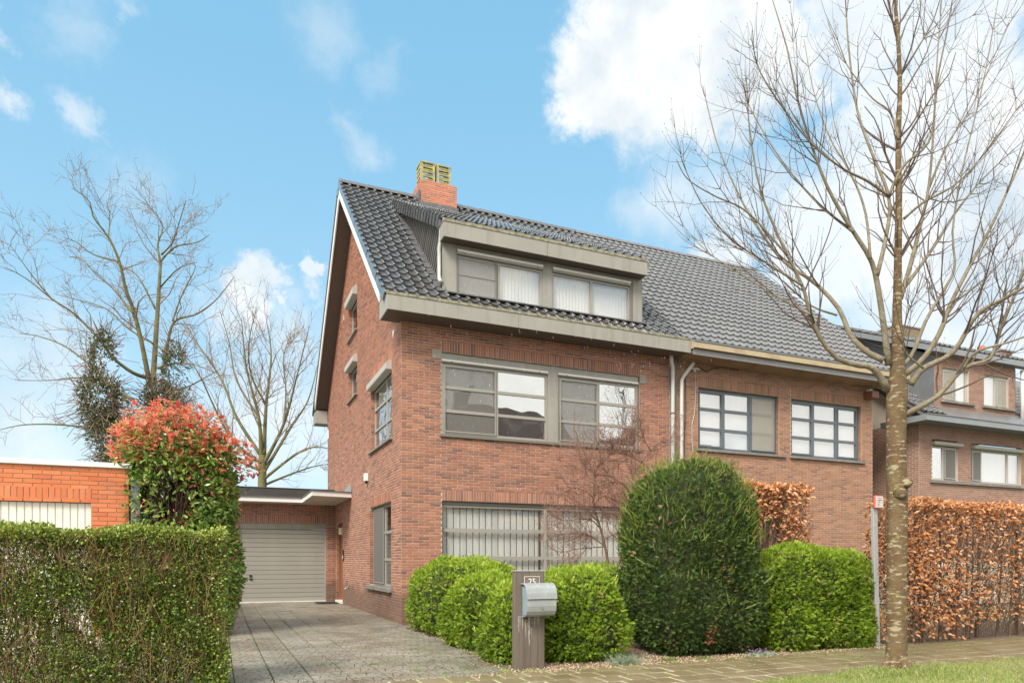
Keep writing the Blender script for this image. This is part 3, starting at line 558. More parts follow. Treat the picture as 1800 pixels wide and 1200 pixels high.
def plank_material():
    m = mat('weathered_brown_plank', [(.155,.125,.10)], .7, use_obj=False, streak=((.085,.062,.048), 30, 1.0, .45, .65, .7), coords='World', bump=.3, bump_scale=40)
    return m
M['plank'] = plank_material()
M['drip'] = mat('pale_lime_drip', [(.36,.34,.30)], .8, use_obj=False, noise_cols=[((.22,.19,.16), 60, .4, .6, .7)], coords='World')
M['galv'] = mat('galvanised_steel', [(.35,.37,.37)], .5, metallic=.3, use_obj=False, noise_cols=[((.26,.28,.29), 40, .45, .65, .7), ((.45,.47,.46), 9, .5, .7, .6)], coords='World')
M['galv_blue'] = mat('bluish_galvanised_side', [(.24,.33,.38)], .5, metallic=.2, use_obj=False, noise_cols=[((.34,.43,.47), 25, .45, .65, .7)], coords='World')
M['digit'] = mat('white_print', [(.78,.78,.76)], .5, use_obj=False)
M['plexi'] = screen_mat('clear_number_plate', (.34, .27, .22), .35)
M['sign_red'] = mat('red_sign_rim', [(.72,.13,.10)], .45, use_obj=False)
M['sign_white'] = mat('white_sign_face', [(.70,.68,.64)], .45, use_obj=False)
M['sign_print'] = mat('grey_sign_print', [(.16,.16,.18)], .6, use_obj=False)
M['aluminium'] = mat('aluminium_post', [(.55,.56,.57)], .4, metallic=.3, use_obj=False, noise_cols=[((.48,.50,.52), 6, .45, .65, .5)], coords='World')
M['flower'] = mat('violet_flower', [(.35,.22,.50),(.45,.32,.58)], .6, use_obj=False)
M['water_drop'] = mat('falling_sleet', [(.85,.88,.92)], .3, use_obj=False, transl=.4)

def damp_base(m, top=.55):
    nt = m.node_tree; N, L = nt.nodes, nt.links
    b = N['Principled BSDF']; old = b.inputs['Base Color'].links[0].from_socket
    g = N.new('ShaderNodeNewGeometry'); sp = N.new('ShaderNodeSeparateXYZ'); L.new(g.outputs['Position'], sp.inputs[0])
    nz = N.new('ShaderNodeTexNoise'); nz.inputs['Scale'].default_value = 1.7; nz.inputs['Detail'].default_value = 5
    L.new(g.outputs['Position'], nz.inputs['Vector'])
    ad = N.new('ShaderNodeMath'); ad.operation = 'MULTIPLY_ADD'
    L.new(nz.outputs['Fac'], ad.inputs[0]); ad.inputs[1].default_value = -1.1; L.new(sp.outputs[2], ad.inputs[2])
    mr = N.new('ShaderNodeMapRange'); mr.interpolation_type = 'SMOOTHSTEP'; L.new(ad.outputs[0], mr.inputs[0])
    mr.inputs[1].default_value = top - .75; mr.inputs[2].default_value = top - .35
    mr.inputs[3].default_value = .62; mr.inputs[4].default_value = 0.0
    mx = N.new('ShaderNodeMix'); mx.data_type = 'RGBA'
    L.new(mr.outputs[0], mx.inputs[0]); L.new(old, mx.inputs[6]); mx.inputs[7].default_value = (.10, .075, .055, 1)
    L.new(mx.outputs[2], b.inputs['Base Color'])
damp_base(M['brick_red']); damp_base(M['mortar'])

# ================================================================== GROUND
CAMP = np.array((-3.5, -14.16, 1.25))
def drive_z(y):
    return -.08 * min(1.0, max(0.0, (y + 7.0) / 7.0))

g = MB()
g.add([(-400,-400,-.16),(400,-400,-.16),(400,500,-.16),(-400,500,-.16)], [(0,1,2,3)])
tag(g.build('ground', M['ground']), kind='structure')
g = MB(); g.box(-60, 60, -19, -10.6, -.15, -.03)
tag(g.build('road', M['asphalt']), kind='structure')
g = MB(); g.box(-60, 60, -10.6, -10.45, -.15, .0)
tag(g.build('kerb', M['sill']), kind='structure')
# soil under the planting
g = MB()
def bed_x(y): return (-.24 - .36 * min(1, max(0, (-3.5 - y) / 3.2)) + .05) if y < -1 else -.16
def bed_z(y): return -.03 - .065 * min(1.0, max(0.0, (y + 7.0) / 6.0))
ys_ = [-7.14, -6.7, -5, -3.5, -1.02, -1, -.02]
for a, b in zip(ys_[:-1], ys_[1:]):
    g.add([(bed_x(a), a, bed_z(a)), (12, a, bed_z(a)), (12, b, bed_z(b)), (bed_x(b), b, bed_z(b))], [(0,1,2,3)])
tag(g.build('garden_soil', M['soil']), kind='structure')
g = MB(); g.box(-14, -3.47, -7.1, 0.2, -.15, -.02)
tag(g.build('neighbour_driveway', M['pale_paving']), kind='structure')

# driveway: a dark joint bed, then each slab by itself
bed = MB()
bed.add([(-3.6,-7.14,-.022),(.0,-7.14,-.022),(.0,0,-.102),(-3.6,0,-.102)], [(0,1,2,3)])
bed.add([(-3.6,0,-.102),(.0,0,-.102),(.0,9.2,-.102),(-3.6,9.2,-.102)], [(0,1,2,3)])
drive = tag(bed.build('driveway', M['drive_joint']), kind='structure')
W_, L_ = .385, .92
nslab = 0
cols_x = [-3.37 + W_ * k for k in range(-1, 9)]
for ci, x0 in enumerate(cols_x):
    y = -7.13 - (.3 if ci % 2 else .62)
    while y < 9.0:
        y0, y1 = y, y + L_; y += L_
        y0c, y1c = max(y0, -7.12), min(y1, 9.0)
        if y1c - y0c < .06: continue
        xr = x0 + W_
        ym = (y0c + y1c) / 2
        lim = -.24 if ym < -1.0 else -.012
        if ym < -3.5: lim = -.24 - .36 * min(1, (-3.5 - ym) / 3.2)
        if x0 >= lim - .03: continue
        xr = min(xr, lim + (.0 if lim > -.05 else .05))
        t = .04
        zt0, zt1 = drive_z(y0c) + random.uniform(-.002, .002), drive_z(y1c) + random.uniform(-.002, .002)
        s = MB(); j = .006
        xa, xb, ya, yb = x0 + j, xr - j, y0c + j*.6, y1c - j*.6
        e = .006
        s.add([(xa,ya,zt0-t),(xb,ya,zt0-t),(xb,yb,zt1-t),(xa,yb,zt1-t),
               (xa,ya,zt0-e),(xb,ya,zt0-e),(xb,yb,zt1-e),(xa,yb,zt1-e),
               (xa+e,ya+e,zt0),(xb-e,ya+e,zt0),(xb-e,yb-e,zt1),(xa+e,yb-e,zt1)],
              [(0,1,5,4),(1,2,6,5),(2,3,7,6),(3,0,4,7),(4,5,9,8),(5,6,10,9),(6,7,11,10),(7,4,8,11),(8,9,10,11)])
        s.build('slab', M['slab'], drive); nslab += 1
for (x, y, w, d) in ((-1.98, 4.75, .42, .30), (-.42, -.42, .42, .42)):
    c = MB(); zz = drive_z(y)
    c.box(x-w/2, x+w/2, y-d/2, y+d/2, zz-.02, zz+.006)
    cv = c.build('drain_cover', M['sill'], drive)
    c = MB()
    c.box(x-w/2-.02, x+w/2+.02, y-d/2-.02, y-d/2-.004, zz-.02, zz+.008); c.box(x-w/2-.02, x+w/2+.02, y+d/2+.004, y+d/2+.02, zz-.02, zz+.008)
    c.build('cover_rim', M['lead'], cv)

# pavement: joint sand, then each paver
g = MB(); g.box(-14, 26, -8.82, -7.14, -.12, -.008)
pave = tag(g.build('pavement', M['joint_sand']), kind='structure')
PW, PD = .30, .30
pv = []
for r_ in range(6):
    y0 = -7.145 - PD * r_
    x = -7.0 + (PW / 2 if r_ % 2 else 0)
    while x < 22:
        y1_ = max(y0 - PD, -8.8)
        pv.append((x, y1_, min(PW, 1), y0 - y1_)); x += PW
pv.sort(key=lambda q: 0 if False else (q[0]-CAMP[0])**2 + (q[1]-CAMP[1])**2 if -1.6 < q[0] + 0 and q[0] < 12 else 1e6 + q[0])
def paver_geom(mb, x, y, w, d):
    j = .010; e = .013; z = random.uniform(-.003, .003); tx = random.uniform(-.002, .002); r0 = random.random()
    v = []
    for (zz, k) in ((-.05, 0), (-.008, 0), (0, 1), ):
        ee = e * k
        for (ix, iy) in ((0,0),(1,0),(1,1),(0,1)):
            v.append((x + j + ee if ix == 0 else x + w - j - ee, y + j + ee if iy == 0 else y + d - j - ee, zz + z + (tx if ix else -tx)))
    f = []
    for l in (0, 4):
        for i in range(4):
            f.append((l+i, l+(i+1) % 4, l+4+(i+1) % 4, l+4+i))
    f.append((8, 9, 10, 11))
    mb.add(v, f, r0)
rest = MB()
for i, (x, y, w, d) in enumerate(pv):
    if i < 300:
        s = MB(); paver_geom(s, x, y, w, d); s.build('paver', M['paver'], pave)
    else: paver_geom(rest, x, y, w, d)
tag(rest.build('far_pavers', M['paver'], pave), kind='stuff')

# grass verge
g = MB()
edge = []
xs = np.linspace(-14, 26, 81)
for x in xs: edge.append((x, -8.72 - .05*math.sin(x*2.1) - .04*math.sin(x*5.3+1) - .10*math.exp(-(x-1.5)**2)))
for i in range(len(xs)-1):
    (xa, ya), (xb, yb) = edge[i], edge[i+1]
    g.add([(xa,ya,.006),(xb,yb,.006),(xb,-9.6,.035),(xa,-9.6,.035)], [(0,3,2,1)])
    g.add([(xa,-9.6,.035),(xb,-9.6,.035),(xb,-10.45,.0),(xa,-10.45,.0)], [(0,3,2,1)])
tag(g.build('verge_ground', M['lawn_base']), kind='structure')

# ================================================================== BRICKWORK
CH, BL, J = .0605, .25, .0125
def cut_rows(u0, u1, z0, z1, openings, clip=None, ch=CH, bl=BL, phase=0.0):
    """bricks (ua, ub, za, zb) of a stretcher-bond wall; openings = (ua, ub, za, zb) left free"""
    out = []
    row0 = int(math.floor(z0 / ch))
    r = row0
    while r * ch < z1:
        za, zb = max(r*ch, z0), min((r+1)*ch, z1)
        zc = (za+zb)/2
        r += 1
        if zb - za < .02: continue
        spans = [(u0, u1)]
        if clip:
            c = clip(zb)
            if c is None: continue
            spans = [(max(u0, c[0]), min(u1, c[1]))]
        for (a, b_, c0, c1) in openings:
            if c0 < zc < c1:
                ns = []
                for (p, q) in spans:
                    if b_ <= p or a >= q: ns.append((p, q)); continue
                    if a > p: ns.append((p, a))
                    if b_ < q: ns.append((b_, q))
                spans = ns
        offs = (bl/2 if r % 2 else 0) + phase
        for (p, q) in spans:
            if q - p < .03: continue
            k = math.floor((p - offs) / bl)
            x = k*bl + offs
            while x < q:
                a, b_ = max(x, p), min(x+bl, q)
                if b_ - a > .035: out.append((a, b_, za, zb))
                x += bl
    return out

def soldiers(u0, u1, z0, z1, w=.0605):
    n = max(1, round((u1-u0)/w)); s = (u1-u0)/n
    return [(u0+i*s, u0+(i+1)*s, z0, z1) for i in range(n)]

def lay(parent, bricks, to3, normal, proud, material, nsingle=300, near=(0, 0, 3), jit=.0015, name='brick', stuffname='far_bricks', j=J):
    """bricks -> the nearest full ones as objects sharing one mesh per size, the rest in one mesh.
       to3(u, z) gives the wall point; normal = outward"""
    nrm = np.array(normal, float); near = np.array(near, float)
    sizes = {}
    lst = []
    for (a, b, za, zb) in bricks:
        c = np.array(to3((a+b)/2, (za+zb)/2), float)
        lst.append((float(np.linalg.norm(c-near)), a, b, za, zb, c))
    lst.sort(key=lambda t: t[0])
    du = np.array(to3(1, 0), float) - np.array(to3(0, 0), float)
    def geom(w, h, depth, e=.003):
        """a block centred on the wall point"""
        v = []
        for (n_, ee) in ((0., 0.), (depth-e, 0.), (depth, e)):
            for (su, sz) in ((-1,-1),(1,-1),(1,1),(-1,1)):
                v.append(du*su*(w/2-ee) + np.array((0,0,1.))*sz*(h/2-ee) + nrm*n_)
        f = [(8,9,10,11)]
        for l in (0, 4):
            for i in range(4): f.append((l+i, l+(i+1)%4, l+4+(i+1)%4, l+4+i))
        return v, f
    flip = np.dot(np.cross(du, (0,0,1)), nrm) < 0
    V = []; F = []; RR = []; nb = 0; count = 0
    for (_, a, b, za, zb, c) in lst:
        w, h = (b-a) - j, (zb-za) - j*.9
        if w <= .01 or h <= .01: continue
        full = abs((b-a) - round((b-a), 3)) < 1e-6
        dp = proud + random.uniform(-jit, jit)
        key = (round(w, 3), round(h, 3))
        if count < nsingle and (key in sizes or len(sizes) < 6):
            if key not in sizes:
                v, f = geom(w, h, proud)
                me = bpy.data.meshes.new(name)
                me.from_pydata([tuple(p) for p in v], [], [q[::-1] if flip else q for q in f])
                me.materials.append(material); sizes[key] = me
            link(name, sizes[key], material, parent, c + nrm*(dp-proud))
            count += 1
        else:
            v, f = geom(w, h, dp)
            V.extend([p + c for p in v]); F.extend([tuple(i+nb for i in (q[::-1] if flip else q)) for q in f]); nb += 12
            RR.extend([random.random()] * 12)
    if V:
        off = root_loc(parent)
        me = mesh_np(stuffname, np.array(V) - off, np.array(F), RR)
        me.materials.append(material)
        o = link(stuffname, me, material, parent)
        tag(o, kind='stuff')

def panel(mb, u0, u1, z0, z1, openings, to3, flip=False):
    """flat sheet with rectangular holes"""
    us = sorted(set([u0, u1] + [v for o in openings for v in o[:2] if u0 < v < u1]))
    zs = sorted(set([z0, z1] + [v for o in openings for v in o[2:] if z0 < v < z1]))
    for i in range(len(us)-1):
        for k in range(len(zs)-1):
            uc, zc = (us[i]+us[i+1])/2, (zs[k]+zs[k+1])/2
            if any(o[0] < uc < o[1] and o[2] < zc < o[3] for o in openings): continue
            q = [to3(us[i], zs[k]), to3(us[i+1], zs[k]), to3(us[i+1], zs[k+1]), to3(us[i], zs[k+1])]
            mb.add(q, [(0,1,2,3) if not flip else (3,2,1,0)])

def reveal(mb, o, to3, depth_to3):
    a, b, z0, z1 = o
    P = to3; Q = depth_to3
    for (p, q) in (((a,z0),(b,z0)), ((b,z0),(b,z1)), ((b,z1),(a,z1)), ((a,z1),(a,z0))):
        mb.add([P(*p), P(*q), Q(*q), Q(*p)], [(0,1,2,3)])

# ------------------------------------------------------------------ roof tiles
def tile_mesh(name, material, W=.234, L=.345, kind='roll'):
    if kind == 'roll':
        prof = [(0,.0),(.010,.030),(.028,.048),(.052,.048),(.070,.030),(.082,.002),(.15,-.004),(.226,.0),(W+.012,.006)]
    else:
        prof = [(0,.016),(.020,.031),(.045,.038),(.075,.031),(.100,.014),(.130,.001),(.165,-.004),(.200,.002),(W+.004,.015)]
    Lf = L + .05; up = .050; th = .026
    v = []
    for (vv, hh, k) in ((0, up, 0), (.02, up+.002, 0), (Lf*.5, up*.5, 0), (Lf, 0.002, 0)):
        for (u, h) in prof: v.append((u, vv, hh + h))
    n = len(prof)
    for (u, h) in prof: v.append((u, 0.0, up + h - th - .012))
    for (u, h) in prof: v.append((u, .12, up + h - th - .02))
    f = []
    for r in range(3):
        for i in range(n-1): f.append((r*n+i, r*n+i+1, (r+1)*n+i+1, (r+1)*n+i))
    for i in range(n-1):
        f.append((4*n+i, 4*n+i+1, i+1, i))
        f.append((5*n+i, 5*n+i+1, 4*n+i+1, 4*n+i))
    # left edge
    f.append((4*n, 0, 3*n)); 
    me = bpy.data.meshes.new(name)
    me.from_pydata(v, [], f)
    sm = [i < 3*(n-1) for i in range(len(f))]
    me.polygons.foreach_set('use_smooth', sm)
    me.materials.append(material)
    return me, np.array(v), f

def roof_tiles(parent, x0, ncol, y0, zfun, slope, nrow, me_data, skip, nsingle, near, W=.234, L=.345, name='roof_tile', rnd_tilt=.004):
    me, V0, F0 = me_data
    ca, sa = 1/math.sqrt(1+slope*slope), slope/math.sqrt(1+slope*slope)
    Rm = np.array([[1,0,0],[0,ca,-sa],[0,sa,ca]])
    cells = []
    for r in range(nrow):
        for c in range(ncol):
            x = x0 + c*W
            s = r*L
            y = y0 + s*ca; z = zfun(y0) + s*sa
            if skip and skip(x+W/2, y+L*ca*.5): continue
            cells.append((float(np.linalg.norm(np.array((x,y,z))-np.array(near))), x, y, z))
    cells.sort(key=lambda t: t[0])
    V = []; F = []; T = []; nb = 0; RR = []
    ang = math.atan(slope)
    for i, (_, x, y, z) in enumerate(cells):
        tx, tz = random.gauss(0, rnd_tilt), random.gauss(0, rnd_tilt)
        if i < nsingle:
            o = link(name, me, None, parent, (x, y, z))
            o.rotation_euler = (ang + tx, tz, 0)
        else:
            P = V0 @ Rm.T
            P = P + np.array((x, y, z + random.uniform(-.002, .002)))
            P[:, 2] += tz * V0[:, 0]
            V.append(P)
            for f in F0:
                f = tuple(k+nb for k in f)
                F.append(f)
            nb += len(V0); RR.extend([random.random()]*len(V0))
    if V:
        off = root_loc(parent)
        m2 = bpy.data.meshes.new('far_roof_tiles')
        m2.from_pydata((np.vstack(V)-off).tolist(), [], F)
        a = m2.attributes.new('rnd', 'FLOAT', 'POINT'); a.data.foreach_set('value', np.array(RR, dtype=np.float32))
        n3 = [len(f) == 4 for f in F]
        m2.polygons.foreach_set('use_smooth', n3)
        m2.materials.append(me.materials[0])
        tag(link('far_roof_tiles', m2, None, parent), kind='stuff')

def ridge_caps(parent, x0, x1, y, z, material, nlen=.40):
    x = x0
    base = None
    while x < x1 - .05:
        if base is None:
            mb = MB()
            sec = [(-.13,-.075),(-.105,.0),(-.05,.045),(0,.055),(.05,.045),(.105,0),(.13,-.075)]
            v = []
            for (xx, k) in ((0, 1.0), (.05, 1.12), (.06, 1.0), (nlen+.04, .93)):
                for (a, b) in sec: v.append((xx, a*k, b*k))
            n = len(sec); f = []
            for r in range(3):
                for i in range(n-1): f.append((r*n+i, (r+1)*n+i, (r+1)*n+i+1, r*n+i+1))
            f.append(tuple(range(n)))
            base = bpy.data.meshes.new('ridge_tile'); base.from_pydata(v, [], f); base.materials.append(material)
        o = link('ridge_tile', base, None, parent, (x, y, z + random.uniform(-.004, .004)))
        o.rotation_euler = (0, random.gauss(0, .006), random.gauss(0, .008))
        x += nlen

# ================================================================== WINDOWS
class Plane:
    """a vertical plane: 'y' faces -y (u = x), 'x' faces -x (u = y)"""
    def __init__(s, kind, c): s.k, s.c = kind, c
    def P(s, u, z, d=0.0):
        """d = depth into the house"""
        return (u, s.c + d, z) if s.k == 'y' else (s.c + d, u, z)
    def box(s, mb, u0, u1, z0, z1, d0, d1, r=0):
        if s.k == 'y': mb.box(u0, u1, s.c+d0, s.c+d1, z0, z1, r)
        else: mb.box(s.c+d0, s.c+d1, u0, u1, z0, z1, r)

def window(parent, pl, u0, u1, z0, z1, d, cols, rows, fmat, fw=.05, bar=.04, glass='glass', curtain=None, room='room',
           label=None, sash=(), screens=(), screen_behind=False, depth=.05, bar_mat=None, panes_glass=None, room_d=.9):
    """frame = the part itself; panes, bars, curtain = sub-parts. cols: list of u boundaries of mullion centres; rows: z of glazing bars"""
    mb = MB()
    pl.box(mb, u0, u1, z0, z0+fw, d, d+depth); pl.box(mb, u0, u1, z1-fw, z1, d, d+depth)
    pl.box(mb, u0, u0+fw, z0+fw, z1-fw, d, d+depth); pl.box(mb, u1-fw, u1, z0+fw, z1-fw, d, d+depth)
    for c in cols: pl.box(mb, c-fw*.6, c+fw*.6, z0+fw, z1-fw, d-.004, d+depth)
    w = mb.build('window', fmat, parent)
    w['label'] = label or 'window'
    if not label: del w['label']
    edges = [u0+fw] + [e for c in cols for e in (c-fw*.6, c+fw*.6)] + [u1-fw]
    zed = [z0+fw] + [e for r in rows for e in (r-bar/2, r+bar/2)] + [z1-fw]
    for ci in range(0, len(edges), 2):
        a, b = edges[ci], edges[ci+1]
        if (ci//2) in sash:      # an opening sash with its own frame
            s = MB(); q = .035
            pl.box(s, a, b, z0+fw, z0+fw+q, d-.018, d+.02); pl.box(s, a, b, z1-fw-q, z1-fw, d-.018, d+.02)
            pl.box(s, a, a+q, z0+fw+q, z1-fw-q, d-.018, d+.02); pl.box(s, b-q, b, z0+fw+q, z1-fw-q, d-.018, d+.02)
            s.build('sash', fmat, w)
        for r in rows:
            s = MB(); pl.box(s, a, b, r-bar/2, r+bar/2, d-.008, d+.028); s.build('glazing_bar', bar_mat or fmat, w)
        for ri in range(0, len(zed), 2):
            s = MB(); gm = glass
            if panes_glass and (ci//2) in panes_glass: gm = panes_glass[ci//2]
            pl.box(s, a-.002, b+.002, zed[ri]-.002, zed[ri+1]+.002, d+.020, d+.0255)
            s.build('pane', M[gm], w)
        if (ci//2) in screens:
            so = .041 if screen_behind else 0
            s = MB(); pl.box(s, a+.012, b-.012, z0+fw+.02, z1-fw-.012, d-.030+so, d-.028+so)
            sc = s.build('insect_screen', M[screens[ci//2]] if isinstance(screens, dict) else M['screen'], w)
            s = MB(); q = .022
            for bx in ((a, b, z0+fw, z0+fw+q), (a, b, z1-fw-q, z1-fw), (a, a+q, z0+fw+q, z1-fw-q), (b-q, b, z0+fw+q, z1-fw-q)):
                pl.box(s, *bx, d-.034, d-.022)
            s.build('screen_frame', fmat, w)
    # the room behind
    rm = MB()
    a, b = u0-.25, u1+.25; zz0, zz1 = z0-.3, z1+.15
    D0, D1 = d+depth+.002, d+room_d
    P = pl.P
    rm.add([P(a,zz0,D1),P(b,zz0,D1),P(b,zz1,D1),P(a,zz1,D1)], [(0,1,2,3)])
    rm.add([P(a,zz0,D0),P(b,zz0,D0),P(b,zz0,D1),P(a,zz0,D1)], [(0,1,2,3)])
    rm.add([P(a,zz1,D0),P(b,zz1,D0),P(b,zz1,D1),P(a,zz1,D1)], [(0,1,2,3)])
    rm.add([P(a,zz0,D0),P(a,zz0,D1),P(a,zz1,D1),P(a,zz1,D0)], [(0,1,2,3)])
    rm.add([P(b,zz0,D0),P(b,zz0,D1),P(b,zz1,D1),P(b,zz1,D0)], [(0,1,2,3)])
    rm.build('room', M[room], w)
    if curtain == 'net':
        pleat(pl, u0+fw*.5, u1-fw*.5, z0+.02, z1-.02, d+depth+.05, .012, .085, w)
    elif curtain == 'flat':
        pleat(pl, u0+fw*.5, u1-fw*.5, z0+.02, z1-.02, d+depth+.03, .003, .2, w)
    elif curtain == 'slats':
        n = int((u1-u0)/.152); s_ = (u1-u0-.04)/n
        for i in range(n):
            s = MB(); ua = u0+.02+i*s_
            r = random.random(); tw = .018
            q = [P(ua+.003, z0, d+depth+.05), P(ua+s_-.006, z0, d+depth+.05+tw), P(ua+s_-.006, z1, d+depth+.05+tw), P(ua+.003, z1, d+depth+.05)]
            q2 = [tuple(np.array(p) + (np.array(P(0,0,.003))-np.array(P(0,0,0)))) for p in q]
            s.add(q+q2, [(0,1,2,3),(7,6,5,4),(0,4,5,1),(1,5,6,2),(2,6,7,3),(3,7,4,0)], r)
            s.build('blind_slat', M['blind'], w)
    return w

def pleat(pl, u0, u1, z0, z1, d, amp, step, parent):
    n = int((u1-u0)/step*6); v = []; f = []
    ph = random.random()*9
    for i in range(n+1):
        u = u0 + (u1-u0)*i/n
        k = amp*math.sin(u/step*2*math.pi+ph) * (.6+.5*math.sin(u*2.3+ph)) + amp*.5*math.sin(u*13.7)
        v.append(pl.P(u, z0, d+k)); v.append(pl.P(u, z1, d+k*.6))
        if i: f.append((2*i-2, 2*i, 2*i+1, 2*i-1))
    mb = MB(); mb.add(v, f)
    return mb.build('curtain', M['curtain'], parent, smooth=True)

def strip_sill(parent, pl, u0, u1, z, material, out=.05, th=.05, into=.1, label=None):
    mb = MB(); pl.box(mb, u0, u1, z-th, z, -out, into)
    o = mb.build('sill', material, parent, bevel=.004)
    return o

def shutter_box(parent, pl, u0, u1, z0, z1, out, material, slots=True):
    mb = MB()
    poly = [(-out*.35, z1), (-out, z1-(z1-z0)*.35), (-out, z0+.02), (-out+.01, z0), (.06, z0), (.06, z1)]
    if pl.k == 'y': mb.prism([(pl.c+a, z) for a, z in poly], 'x', u0, u1)
    else:
        v = [(pl.c+a, u0, z) for a, z in poly] + [(pl.c+a, u1, z) for a, z in poly]
        n = len(poly); f = [tuple(range(n)), tuple(range(n, 2*n))[::-1]] + [(i, n+i, n+(i+1) % n, (i+1) % n) for i in range(n)]
        mb.add(v, f)
    o = mb.build('shutter_box', material, parent)
    return o

# ================================================================== THE BRICK HOUSE (No. 25)
FR, SI = Plane('y', 0.0), Plane('x', 0.0)
RZ = lambda y: 7.00 + .905 * y
RIDGE_Y, RIDGE_Z = 5.35, 7.00 + .905*5.35
house = empty('brick_house', (0, 0, 0), 'red brick semi-detached house with black tiled roof, gable to the left and wide taupe dormer', 'house')

side_open = [(.89, 3.15, 3.97, 5.74), (.945, 3.29, .62, 2.59), (5.06, 6.36, 7.70, 8.96), (5.06, 6.36, 5.90, 7.02), (7.53, 8.67, -.2, 2.48)]
front_open = [(.89, 5.94, 3.97, 5.76), (.90, 5.94, .55, 2.55)]
front_sold = [(.89, 5.97, 5.76, 6.01), (.90, 5.97, 2.55, 2.80)]
side_sold = [(.89, 3.15, 5.74, 6.00), (.945, 3.29, 2.59, 2.84), (7.53, 8.67, 2.48, 2.72)]
def gable_clip(z):
    # u-range of the gable at height z
    top = RZ(0) - .28
    if z < top: return (0, 10.7)
    k = (z - top) / .905
    return (k, 10.7 - k) if k < 5.3 else None

# front wall
m = MB()
pf = lambda u, z, d=0.0: (u, d, z)
panel(m, 0.004, 6.83, -.12, 6.6, front_open, lambda u, z: (u, .008, z))
for o in front_open: reveal(m, o, lambda u, z: (u, .008, z), lambda u, z: (u, .20, z))
wall_f = m.build('front_wall', M['mortar'], house)
br = cut_rows(0, 6.82, -.1, 6.5, front_open + front_sold)
lay(wall_f, br, lambda u, z: (u, .008, z), (0, -1, 0), .008, M['brick_red'], 300, (1.0, -3, 3.4))
sb = []
for s in front_sold: sb += soldiers(*s)
lay(wall_f, sb, lambda u, z: (u, .008, z), (0, -1, 0), .008, M['brick_red'], 0, name='soldier_brick', stuffname='soldier_bricks')

# gable wall
m = MB()
T = lambda u, z: (.008, u, z)
panel(m, 0.0, 10.7, -.12, RZ(0)-.28, side_open, T)
gz0 = RZ(0)-.28
N_ = 24
gl = [o for o in side_open if o[3] > gz0]
zs = sorted(set([gz0 + (RIDGE_Z-.3-gz0)*i/N_ for i in range(N_+1)] + [v for o in gl for v in o[2:] if v > gz0]))
for i in range(len(zs)-1):
    a0, a1 = (zs[i]-gz0)/.905, (zs[i+1]-gz0)/.905
    zc = (zs[i]+zs[i+1])/2
    ops = [o for o in gl if o[2] < zc < o[3]]
    if ops:
        o = ops[0]
        m.add([T(a0,zs[i]),T(o[0],zs[i]),T(o[0],zs[i+1]),T(a1,zs[i+1])], [(0,1,2,3)])
        m.add([T(o[1],zs[i]),T(10.7-a0,zs[i]),T(10.7-a1,zs[i+1]),T(o[1],zs[i+1])], [(0,1,2,3)])
    else:
        m.add([T(a0,zs[i]),T(10.7-a0,zs[i]),T(10.7-a1,zs[i+1]),T(a1,zs[i+1])], [(0,1,2,3)])
for o in side_open: reveal(m, o, T, lambda u, z: (.20, u, z))
wall_s = m.build('gable_wall', M['mortar'], house)
br = cut_rows(0.0, 10.7, -.1, RIDGE_Z-.35, side_open + side_sold, clip=gable_clip, phase=.125)
lay(wall_s, br, lambda u, z: (.008, u, z), (-1, 0, 0), .008, M['brick_side'], 300, (-2, -.5, 3.2), j=.0165)
sb = []
for s in side_sold: sb += soldiers(*s)
lay(wall_s, sb, lambda u, z: (.008, u, z), (-1, 0, 0), .008, M['brick_side'], 0, name='soldier_brick', stuffname='soldier_bricks')
# brick reveals (the far jamb of each side opening shows its brick ends)
rb = []
for (a, b, z0, z1) in side_open:
    zz = max(z0, -.1)
    r = math.ceil(zz/CH)
    while (r+1)*CH < z1:
        rb.append((.0, .11, r*CH, (r+1)*CH, b)); r += 1
m = MB()
for (a, b, z0, z1, y) in rb:
    m.box(a+.002, b-.004, y-.008, y, z0+J/2, z1-J/2, random.random())
o_ = m.build('jamb_bricks', M['brick_red'], wall_s); tag(o_, kind='stuff')
m = MB()
for (a, b, z0, z1) in front_open:
    r = math.ceil(z0/CH)
    while (r+1)*CH < z1:
        m.box(b-.008, b, .012, .10, r*CH+J/2, (r+1)*CH-J/2, random.random()); r += 1
o_ = m.build('jamb_bricks', M['brick_red'], wall_f); tag(o_, kind='stuff')
# other walls and floors
m = MB()
m.add([(6.9,.2,-.1),(6.9,10.7,-.1),(6.9,10.7,6.7),(6.9,5.35,11.5),(6.9,.2,6.7)], [(0,1,2,3,4)])
m.box(.0, 6.9, 10.69, 10.71, -.1, 6.6)
m.box(.25, 6.85, .95, .97, -.1, 6.7)
m.build('inner_wall', M['room'], house)

# roof body, boards and gutters
rf = MB()
X0, X1 = -.40, 7.06
P_ = [(-.55, RZ(-.55)-.03), (RIDGE_Y, RIDGE_Z-.03), (10.7+.55, RZ(-.55)-.03), (10.7+.55, RZ(-.55)-.17), (RIDGE_Y, RIDGE_Z-.17), (-.55, RZ(-.55)-.17)]
for half in (((-.55, RIDGE_Y)), ((RIDGE_Y, 11.25))):
    a, b = half
    za = RZ(a) if a < RIDGE_Y else RZ(2*RIDGE_Y - a); zb = RZ(b) if b <= RIDGE_Y else RZ(2*RIDGE_Y - b)
    rf.prism([(a, za-.17), (b, zb-.17), (b, zb-.03), (a, za-.03)], 'x', X0, X1)
roof = rf.build('roof', M['tile_black'], house)
def in_dormer(x, y):
    if .94 < x < 6.02 and y > .02 and y < 4.75: return True
    if 1.80 < x < 2.94 and y > 4.9: return True
    return False
tm_black = tile_mesh('roof_tile', M['tile_black'], kind='roll')
roof_tiles(roof, -.46, 32, -.43, RZ, .905, 23, tm_black, in_dormer, 300, (0, -1, 7), L=.337)
